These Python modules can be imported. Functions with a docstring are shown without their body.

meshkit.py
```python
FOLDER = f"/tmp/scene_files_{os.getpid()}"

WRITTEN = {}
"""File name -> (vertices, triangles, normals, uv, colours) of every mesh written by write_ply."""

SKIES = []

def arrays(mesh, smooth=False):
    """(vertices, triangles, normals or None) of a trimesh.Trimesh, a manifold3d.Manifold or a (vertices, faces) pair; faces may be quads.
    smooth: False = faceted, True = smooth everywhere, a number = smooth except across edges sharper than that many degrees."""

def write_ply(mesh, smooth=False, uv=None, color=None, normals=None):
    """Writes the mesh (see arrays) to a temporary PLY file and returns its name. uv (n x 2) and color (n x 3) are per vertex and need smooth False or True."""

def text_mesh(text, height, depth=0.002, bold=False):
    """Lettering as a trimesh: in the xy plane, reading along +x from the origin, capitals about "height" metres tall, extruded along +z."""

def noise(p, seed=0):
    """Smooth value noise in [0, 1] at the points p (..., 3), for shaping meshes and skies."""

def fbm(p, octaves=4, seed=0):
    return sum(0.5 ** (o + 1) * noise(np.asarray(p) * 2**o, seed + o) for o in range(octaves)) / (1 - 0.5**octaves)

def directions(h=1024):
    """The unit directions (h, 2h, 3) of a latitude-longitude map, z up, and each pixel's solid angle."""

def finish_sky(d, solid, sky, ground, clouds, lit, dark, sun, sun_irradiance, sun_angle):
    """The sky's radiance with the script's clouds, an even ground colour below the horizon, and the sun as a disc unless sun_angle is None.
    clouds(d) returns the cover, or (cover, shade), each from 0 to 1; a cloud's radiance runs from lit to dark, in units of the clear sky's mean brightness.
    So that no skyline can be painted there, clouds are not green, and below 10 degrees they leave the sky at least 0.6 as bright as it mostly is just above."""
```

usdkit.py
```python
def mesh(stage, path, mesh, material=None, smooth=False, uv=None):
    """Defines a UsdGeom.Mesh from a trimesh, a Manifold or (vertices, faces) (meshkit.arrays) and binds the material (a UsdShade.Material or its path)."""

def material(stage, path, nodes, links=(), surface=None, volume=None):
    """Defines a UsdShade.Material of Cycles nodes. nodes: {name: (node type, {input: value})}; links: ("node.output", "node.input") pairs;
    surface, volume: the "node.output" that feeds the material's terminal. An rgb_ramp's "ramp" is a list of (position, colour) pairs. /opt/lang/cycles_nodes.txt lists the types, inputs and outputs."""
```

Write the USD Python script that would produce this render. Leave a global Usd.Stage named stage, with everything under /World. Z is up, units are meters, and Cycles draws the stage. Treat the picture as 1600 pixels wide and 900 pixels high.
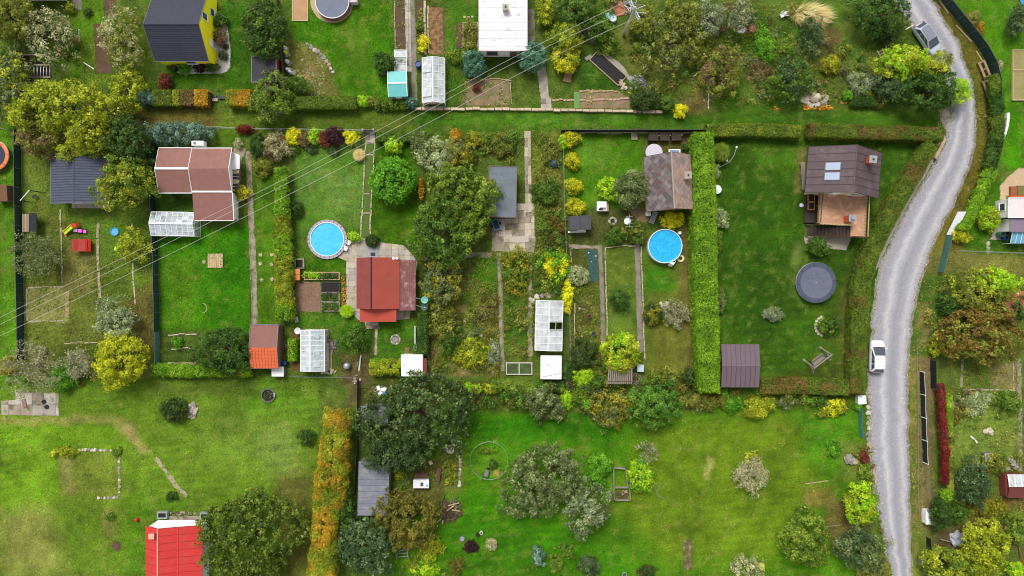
import math,numpy as np,trimesh,shapely,usdkit,meshkit
from shapely.geometry import Polygon,LineString,Point
from pxr import Usd,UsdGeom,UsdLux,UsdShade,Sdf,Gf,Vt

stage = Usd.Stage.CreateInMemory()
UsdGeom.SetStageUpAxis(stage,UsdGeom.Tokens.z)
UsdGeom.SetStageMetersPerUnit(stage,1.0)
world = UsdGeom.Xform.Define(stage,'/World')
stage.SetDefaultPrim(world.GetPrim())
UsdGeom.Scope.Define(stage,'/World/Looks')

# ---------------------------------------------------------------- camera: a drone 90 m up looking straight down
H,S = 90.0,12.0
cam = UsdGeom.Camera.Define(stage,'/World/camera')
cam.AddTranslateOp().Set((0,0,H))
cam.CreateFocalLengthAttr(24.0)
cam.CreateHorizontalApertureAttr(24.0 * (1600 / S) / H)
cam.CreateVerticalApertureAttr(24.0 * (900 / S) / H)
cam.CreateClippingRangeAttr((1.0,2000.0))
cam.CreateExposureAttr(0.78)

# ---------------------------------------------------------------- overcast daylight
SUN_DIR = np.array([-0.25,0.62,1.0]); SUN_DIR /= np.linalg.norm(SUN_DIR)
sun_el,sun_rot = math.asin(SUN_DIR[2]),math.atan2(SUN_DIR[0],SUN_DIR[1])
usdkit.material(stage,'/World/Looks/overcast_sky',{
    'sky': ('sky_texture',{'sky_type':'single_scattering','sun_disc': False,'sun_elevation': sun_el,'sun_rotation': sun_rot,'aerosol_density':2.0}),
    'bw': ('rgb_to_bw',{}),
    'tc': ('texture_coordinate',{}),
    'n': ('noise_texture',{'scale':2.2,'detail':6.0,'roughness':0.55}),
    'cov': ('rgb_ramp',{'ramp': [(0.0,(0.72,) * 3),(0.42,(0.8,) * 3),(0.7,(0.97,) * 3),(1.0,(1.0,) * 3)]}),
    'grey': ('mix',{'mix_type':'multiply','fac':1.0,'color2': (1.0,0.985,0.96)}),
    'mx': ('mix',{'mix_type':'mix'}),
    'bg': ('background_shader',{'strength':0.14}),
},[('sky.color','bw.color'),('tc.generated','n.vector'),('n.fac','cov.fac'),('bw.val','grey.color1'),
    ('cov.color','mx.fac'),('sky.color','mx.color1'),('grey.color','mx.color2'),('mx.color','bg.color')],surface='bg.background')
dome = UsdLux.DomeLight.Define(stage,'/World/sky')
UsdShade.MaterialBindingAPI.Apply(dome.GetPrim()).Bind(UsdShade.Material.Get(stage,'/World/Looks/overcast_sky'))
dome.GetPrim().SetCustomDataByKey('kind','structure')
sun = UsdLux.DistantLight.Define(stage,'/World/sun')
sun.CreateIntensityAttr(0.4); sun.CreateAngleAttr(22.0); sun.CreateColorAttr((1.0,0.97,0.92)); sun.CreateNormalizeAttr(True)
_z = SUN_DIR; _x = np.cross((0,1,0),_z); _x /= np.linalg.norm(_x); _y = np.cross(_z,_x)
sun.AddTransformOp().Set(Gf.Matrix4d(*[float(v) for v in (*_x,0,*_y,0,*_z,0,0,0,0,1)]))

# ---------------------------------------------------------------- helpers
def W(px,py,z=0.0):
    """The point of the world at height z seen at that pixel of the 1600 x 900 photograph."""
    k = (H - z) / H
    return np.array([(px - 800) / S * k,(450 - py) / S * k,z])

def P(pts,z=0.0):
    return np.array([W(x,y,z) for x,y in pts])

def rect(x0,y0,x1,y1,z=0.0):
    """centre x, y and size x, y in metres of a pixel rectangle at height z"""
    a,b = W(x0,y1,z),W(x1,y0,z)
    return (a[0] + b[0]) / 2,(a[1] + b[1]) / 2,b[0] - a[0],b[1] - a[1]

def lin(c):
    c = np.asarray(c,float) / 255.0
    return np.where(c <= 0.04045,c / 12.92,((c + 0.055) / 1.055) ** 2.4)

class MB:
    """collects shapes into one mesh"""
    def __init__(s): s.v,s.f,s.n = [],[],0
    def raw(s,v,f):
        v,f = np.asarray(v,float),np.asarray(f,int)
        if f.shape[1] == 4: f = np.vstack([f[:,[0,1,2]],f[:,[0,2,3]]])
        s.v.append(v); s.f.append(f + s.n); s.n += len(v); return s
    def box(s,c,d,rz=0.0,tilt=None):
        """box: centre c, size d, turned by rz degrees about z"""
        q = np.array([[x,y,z] for z in (-.5,.5) for x,y in ((-.5,-.5),(.5,-.5),(.5,.5),(-.5,.5))]) * d
        if tilt is not None: q = q @ np.asarray(tilt).T
        a = math.radians(rz); R = np.array([[math.cos(a),-math.sin(a),0],[math.sin(a),math.cos(a),0],[0,0,1]])
        return s.raw(q @ R.T + np.asarray(c,float),[[0,3,2,1],[4,5,6,7],[0,1,5,4],[1,2,6,5],[2,3,7,6],[3,0,4,7]])
    def bar(s,a,b,w,h=None):
        """a bar of square section from a to b"""
        a,b = np.asarray(a,float),np.asarray(b,float); h = h or w
        d = (b - a) / (np.linalg.norm(b - a) + 1e-9)
        u = np.cross(d,(0,0,1.0)); u = u / np.linalg.norm(u) if np.linalg.norm(u) > 1e-3 else np.array([1.0,0,0])
        n = np.cross(u,d)
        q = [p + sx * u * w / 2 + sz * n * h / 2 for p in (a,b) for sx,sz in ((-1,-1),(1,-1),(1,1),(-1,1))]
        return s.raw(q,[[0,1,2,3],[7,6,5,4],[0,4,5,1],[1,5,6,2],[2,6,7,3],[3,7,4,0]])
    def tube(s,pts,r,sides=6):
        p = np.asarray(pts,float); r = np.broadcast_to(r,len(p))
        t = np.gradient(p,axis=0); t /= np.linalg.norm(t,axis=1,keepdims=True) + 1e-9
        a = np.cross(t,np.where(np.abs(t[:,2:]) < 0.9,[0,0,1.0],[1.0,0,0])); a /= np.linalg.norm(a,axis=1,keepdims=True) + 1e-9
        b,g = np.cross(t,a),np.arange(sides) * 2 * np.pi / sides
        v = (p[:,None] + r[:,None,None] * (np.cos(g)[None,:,None] * a[:,None] + np.sin(g)[None,:,None] * b[:,None])).reshape(-1,3)
        f = [[i * sides + j,i * sides + (j + 1) % sides,(i + 1) * sides + (j + 1) % sides,(i + 1) * sides + j] for i in range(len(p) - 1) for j in range(sides)]
        m = len(v); v = np.vstack([v,p[0],p[-1]])
        tri = [[m,(j + 1) % sides,j] for j in range(sides)] + [[m + 1,m - sides + j,m - sides + (j + 1) % sides] for j in range(sides)]
        f = np.array(f); f = np.vstack([f[:,[0,1,2]],f[:,[0,2,3]],tri])
        return s.raw(v,f)
    def ring(s,c,R,r,n=32,sides=6,squash=1.0):
        """a torus lying flat"""
        g,h = np.arange(n) * 2 * np.pi / n,np.arange(sides) * 2 * np.pi / sides
        v = np.array([[(R + r * math.cos(b)) * math.cos(a),(R + r * math.cos(b)) * math.sin(a) * squash,r * math.sin(b)] for a in g for b in h]) + np.asarray(c,float)
        return s.raw(v,[[i * sides + j,(i + 1) % n * sides + j,(i + 1) % n * sides + (j + 1) % sides,i * sides + (j + 1) % sides] for i in range(n) for j in range(sides)])
    def lathe(s,c,prof,n=20):
        """a profile of (radius, z) turned about the vertical through c"""
        g = np.arange(n) * 2 * np.pi / n; k = len(prof)
        v = np.array([[r * math.cos(a),r * math.sin(a),z] for a in g for r,z in prof]) + np.asarray(c,float)
        return s.raw(v,[[i * k + j,(i + 1) % n * k + j,(i + 1) % n * k + j + 1,i * k + j + 1] for i in range(n) for j in range(k - 1)])
    def prism(s,poly,z0,z1):
        """a flat outline (world metres) from z0 up to z1"""
        pg = poly if isinstance(poly,(Polygon,shapely.MultiPolygon)) else Polygon(np.asarray(poly)[:,:2])
        if not pg.is_valid: pg = pg.buffer(0)
        for g in getattr(pg,'geoms',[pg]):
            m = trimesh.creation.extrude_polygon(g,z1 - z0,engine='earcut'); m.apply_translation((0,0,z0)); s.raw(m.vertices,m.faces)
        return s
    def sheet(s,poly,z):
        pg = poly if isinstance(poly,(Polygon,shapely.MultiPolygon)) else Polygon(np.asarray(poly)[:,:2])
        if not pg.is_valid: pg = pg.buffer(0)
        for g in getattr(pg,'geoms',[pg]):
            v,f = trimesh.creation.triangulate_polygon(g,engine='earcut')
            f = np.asarray(f); v = np.asarray(v)
            p,q = v[f[:,1]] - v[f[:,0]],v[f[:,2]] - v[f[:,0]]; n = p[:,0] * q[:,1] - p[:,1] * q[:,0]
            f = np.where((n < 0)[:,None],f[:,::-1],f)
            s.raw(np.column_stack([v,np.full(len(v),z)]),f)
        return s
    def slab(s,q,t):
        """four corners (a face seen from above, counter-clockwise) thickened downwards by t along its normal"""
        q = np.asarray(q,float); n = np.cross(q[1] - q[0],q[3] - q[0]); n /= np.linalg.norm(n) + 1e-12
        v = np.vstack([q,q - n * t])
        return s.raw(v,[[0,1,2,3],[7,6,5,4],[0,4,5,1],[1,5,6,2],[2,6,7,3],[3,7,4,0]])
    def ball(s,c,r,squash=1.0,sub=2,rough=0.0,seed=0):
        m = trimesh.creation.icosphere(sub,1.0); v = np.array(m.vertices)
        if rough: v = v * (1 + rough * (meshkit.noise(v * 2.3 + seed,seed)[:,None] - .5) * 2)
        return s.raw(v * np.array([1,1,squash]) * r + np.asarray(c,float),m.faces)
    def get(s): return np.vstack(s.v),np.vstack(s.f)

_used = {}
def free(parent,name):
    k = (parent,name); i = _used.get(k,-1) + 1; _used[k] = i
    return f'{parent}/{name}' if i == 0 else f'{parent}/{name}_{i:03d}'

def put(path,mesh,m,smooth=False,tint=None):
    if isinstance(mesh,MB): mesh = mesh.get()
    g = usdkit.mesh(stage,path,mesh,m,smooth=smooth)
    if tint is not None:
        UsdGeom.PrimvarsAPI(g).CreatePrimvar('tint',Sdf.ValueTypeNames.Color3fArray,'vertex').Set(Vt.Vec3fArray.FromNumpy(np.asarray(tint,np.float32)))
    return g

def tag(prim,**kw):
    for k,v in kw.items():
        if v: prim.SetCustomDataByKey({'cat':'category'}.get(k,k),v)

class T:
    """a thing: an Xform at its base, whose children are its parts"""
    def __init__(s,name,label,cat,at=(0,0,0),rz=0.0,group=None,kind=None):
        s.path,s.at,s.rz = free('/World',name),np.array([*at,0.0][:3],float),rz
        x = UsdGeom.Xform.Define(stage,s.path); x.AddTranslateOp().Set(tuple(float(v) for v in s.at))
        if rz: x.AddRotateZOp().Set(float(rz))
        s.prim = x.GetPrim(); tag(s.prim,label=label,cat=cat,group=group,kind=kind)
    def loc(s,v):
        v = np.asarray(v,float) - s.at
        if s.rz:
            a = math.radians(-s.rz); v = v @ np.array([[math.cos(a),-math.sin(a),0],[math.sin(a),math.cos(a),0],[0,0,1]]).T
        return v
    def add(s,name,mesh,m,parent=None,label=None,kind=None,smooth=False,tint=None,w=False):
        """w: the mesh is given in world coordinates"""
        if isinstance(mesh,MB): mesh = mesh.get()
        if w: mesh = (s.loc(mesh[0]),mesh[1])
        path = free(parent or s.path,name)
        g = put(path,mesh,m,smooth,tint)
        tag(g.GetPrim(),label=label,kind=kind)
        return path

def one(name,mesh,m,label=None,cat=None,group=None,kind=None,smooth=False,tint=None):
    """a thing of the setting or a thing that is one mesh (world coordinates)"""
    path = free('/World',name); g = put(path,mesh,m,smooth,tint)
    tag(g.GetPrim(),label=label,cat=cat,group=group,kind=kind); return path

def dup(t,label,at,rz=0.0,scale=None,group=None):
    base = t.path.split('/')[-1]; base = base[:-4] if base[-3:].isdigit() and base[-4] == '_' else base
    d = t.prim.GetCustomData()
    x = UsdGeom.Xform.Define(stage,free('/World',base)); x.AddTranslateOp().Set(tuple(float(v) for v in [*at,0.0][:3]))
    x.AddRotateZOp().Set(float(rz))
    if scale is not None: x.AddScaleOp().Set(tuple(float(v) for v in np.broadcast_to(scale,3)))
    p = x.GetPrim(); p.GetReferences().AddInternalReference(t.path)
    x.SetXformOpOrder(x.GetOrderedXformOps())
    tag(p,label=label,cat=d['category'],group=group or d.get('group')); p.SetInstanceable(True); return p

# ---------------------------------------------------------------- materials
GAIN = 0.9
def c(*rgb): return tuple(float(v) for v in np.clip(lin(rgb) * GAIN,0.002,0.9))

def M(name,rgb,var=0.18,scale=1.5,rough=0.8,bump=0.3,bscale=25.0,metal=0.0,spot=None,spot_scale=0.6,spot_at=0.58,spec=0.4,fine=0.12,rand=0.0):
    """a procedural surface: two octaves of tone, fine grain, stains of another colour, relief"""
    b = np.array(c(*rgb)); lo,hi = np.clip(b * (1 - var),0,.95),np.clip(b * (1 + var),0,.95)
    nodes = {'g': ('geometry',{}),'n': ('noise_texture',{'scale': scale,'detail':5.0,'roughness':0.6}),
             'r': ('rgb_ramp',{'ramp': [(0.25,lo),(0.75,hi)]}),'n2': ('noise_texture',{'scale': bscale,'detail':3.0,'roughness':0.7}),
             'r2': ('rgb_ramp',{'ramp': [(0.3,(1 - 2 * fine,) * 3),(0.7,(1 + 0 * fine,) * 3)]}),'m': ('mix',{'mix_type':'multiply','fac':1.0}),
             'bp': ('bump',{'strength': bump,'distance':0.02}),'p': ('principled_bsdf',{'roughness': rough,'metallic': metal,'specular_ior_level': spec})}
    links = [('g.position','n.vector'),('g.position','n2.vector'),('n.fac','r.fac'),('n2.fac','r2.fac'),('r.color','m.color1'),('r2.color','m.color2'),('n2.fac','bp.height'),('bp.normal','p.normal')]
    out = 'm.color'
    if spot is not None:
        nodes |= {'n3': ('noise_texture',{'scale': spot_scale,'detail':6.0,'roughness':0.65}),'r3': ('rgb_ramp',{'ramp': [(spot_at - .08,(0,) * 3),(spot_at + .08,(1,) * 3)]}),'m3': ('mix',{'color2': c(*spot)})}
        links += [('g.position','n3.vector'),('n3.fac','r3.fac'),('r3.color','m3.fac'),(out,'m3.color1')]; out = 'm3.color'
    if rand:
        nodes |= {'oi': ('object_info',{}),'mr': ('map_range',{'to_min':1 - rand,'to_max':1 + rand}),'mm': ('hsv',{})}
        links += [('oi.random','mr.value'),('mr.result','mm.value'),(out,'mm.color')]; out = 'mm.color'
    return usdkit.material(stage,f'/World/Looks/{name}',nodes,links + [(out,'p.base_color')],surface='p.BSDF')

def M_tint(name,rough=0.7,trans=0.0,spec=0.25):
    """the mesh's own colours, for leaves, blades and petals"""
    nodes = {'a': ('attribute',{'attribute':'tint'}),'p': ('principled_bsdf',{'roughness': rough,'specular_ior_level': spec})}
    links = [('a.color','p.base_color')]; surf = 'p.BSDF'
    if trans:
        nodes |= {'t': ('translucent_bsdf',{}),'x': ('mix_closure',{'fac': trans})}
        links += [('a.color','t.color'),('p.BSDF','x.closure1'),('t.BSDF','x.closure2')]; surf = 'x.closure'
    return usdkit.material(stage,f'/World/Looks/{name}',nodes,links,surface=surf)

def M_pane(name,rgb=(235,240,240),milky=0.0,rough=0.05,dirt=0.25):
    """a pane that lets daylight through, with a mirror coat and streaks of dirt"""
    nodes = {'g': ('geometry',{}),'n': ('noise_texture',{'scale':1.7,'detail':5.0}),'r': ('map_range',{'from_min':.35,'from_max':.7,'to_min': milky,'to_max': min(.97,milky + dirt)}),
             't': ('transparent_bsdf',{'color': (.93,.95,.95)}),'d': ('diffuse_bsdf',{'color': c(*rgb)}),'x': ('mix_closure',{}),
             'f': ('fresnel',{'IOR':1.5}),'gl': ('glossy_bsdf',{'color': (1,1,1),'roughness': rough}),'y': ('mix_closure',{})}
    return usdkit.material(stage,f'/World/Looks/{name}',nodes,[('g.position','n.vector'),('n.fac','r.value'),('r.result','x.fac'),('t.BSDF','x.closure1'),('d.BSDF','x.closure2'),
        ('f.fac','y.fac'),('x.closure','y.closure1'),('gl.BSDF','y.closure2')],surface='y.closure')

LEAF = M_tint('leaf',.6,.18)
BLADE = M_tint('grass_blade',.8,.12,.1)
PETAL = M_tint('petal',.7,.15)
BARK = M('bark',(95,78,60),.3,3,.95,.8,18)
TWIG = M('dead_twig',(140,132,114),.2,3,.95,.5,30)
CORE = M('inner_twigs',(58,50,32),.3,3,.95,.8,12)
SOIL = M('garden_soil',(104,82,62),.3,.9,.98,1.0,9,fine=.25)
TILLED = M('tilled_soil',(150,120,98),.2,1.2,.98,1.2,6,fine=.3)
DARKSOIL = M('dark_compost',(48,44,40),.3,1.5,.98,1.0,9,fine=.25)
CONC = M('concrete',(172,164,152),.15,1.1,.92,.4,20,spot=(120,112,92),spot_scale=.8,spot_at=.6)
OLDCONC = M('weathered_concrete',(160,148,128),.22,1.4,.95,.6,14,spot=(96,96,62),spot_scale=.9,spot_at=.56)
GREYPATH = M('grey_path',(140,130,118),.2,1.2,.95,.6,16,spot=(100,95,70),spot_scale=.8)
PAVE = [M(f'paving_{k}',v,.12,1.5,.9,.3,22,spot=(140,130,105),spot_scale=1.1,spot_at=.62) for k,v in zip(('pale','warm','grey','sandy'),((196,186,170),(188,172,152),(176,170,162),(202,190,166)))]
EDGE = M('kerb_stone',(196,180,156),.2,2,.9,.5,14,spot=(150,130,105),rand=.1)
ROCK = [M(f'rock_{k}',v,.2,3,.92,.7,12) for k,v in zip(('pale','tan','grey'),((205,196,178),(172,158,134),(150,145,138)))]
WGRAVEL = M('white_gravel',(216,212,206),.1,2,.9,1.0,30,fine=.2)
GRAVEL = M('pale_gravel',(178,170,156),.14,1,.95,1.0,26,fine=.22)
SAND = M('sand',(190,150,110),.15,1.5,.98,.4,20)
WOODG = M('grey_wood',(152,142,130),.2,4,.85,.5,22,rand=.1)
WOODB = M('brown_wood',(104,78,58),.25,4,.8,.5,22,rand=.12)
WOODL = M('pale_wood',(198,172,132),.18,4,.8,.4,22,rand=.1)
WOODD = M('dark_wood',(66,54,46),.25,4,.8,.5,22,rand=.12)
WOODO = M('orange_wood',(206,130,62),.12,3,.7,.3,20)
WHITE = M('white_paint',(240,240,240),.04,1.2,.55,.1,18,fine=.03)
WROOF = M('white_roofing',(238,236,238),.05,1.0,.7,.25,18,spot=(190,178,176),spot_scale=1.3,spot_at=.62,fine=.05)
PLASTER = M('white_plaster',(232,230,226),.05,1.2,.9,.3,25,fine=.05)
YELLOW = M('yellow_plaster',(250,240,8),.04,1.5,.85,.2,30,fine=.03)
STEEL = M('galvanised_steel',(176,180,184),.1,3,.4,.1,20,metal=.5)
GREYMET = M('grey_metal',(120,122,126),.1,3,.5,.1,20,metal=.3)
BLACK = M('black_plastic',(34,35,37),.15,4,.5,.1,20)
RUBBER = M('black_rubber',(30,30,31),.15,4,.8,.2,20)
ANTHRA = M('anthracite_felt',(64,62,68),.12,2,.85,.4,30)
BRICK = M('orange_brick',(206,98,52),.15,5,.85,.4,20)
GLASS = M_pane('clear_glass')
MILKY = M_pane('milky_glass',(222,228,230),.28,.12,.45)
POLY = M_pane('polycarbonate',(222,226,228),.34,.2,.45)
WINDOW = usdkit.material(stage,'/World/Looks/window_glass',{'p': ('principled_bsdf',{'base_color': (.03,.04,.05),'roughness':.05,'specular_ior_level':.8})},[],surface='p.BSDF')
def plain(name,rgb,rough=.45,**k): return M(name,rgb,.06,2,rough,.05,20,fine=.04,**k)
RED,BLUE,PINK,LIME = plain('red_plastic',(205,30,24)),plain('blue_plastic',(70,160,225)),plain('pink_plastic',(225,110,205)),plain('lime_plastic',(205,225,50))
TEALP,NAVY,ORANGE = plain('teal_plastic',(110,185,178)),plain('dark_blue_plastic',(25,75,140)),plain('orange_fabric',(236,120,52))
CREAM = plain('cream_rubber',(226,214,160))
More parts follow.
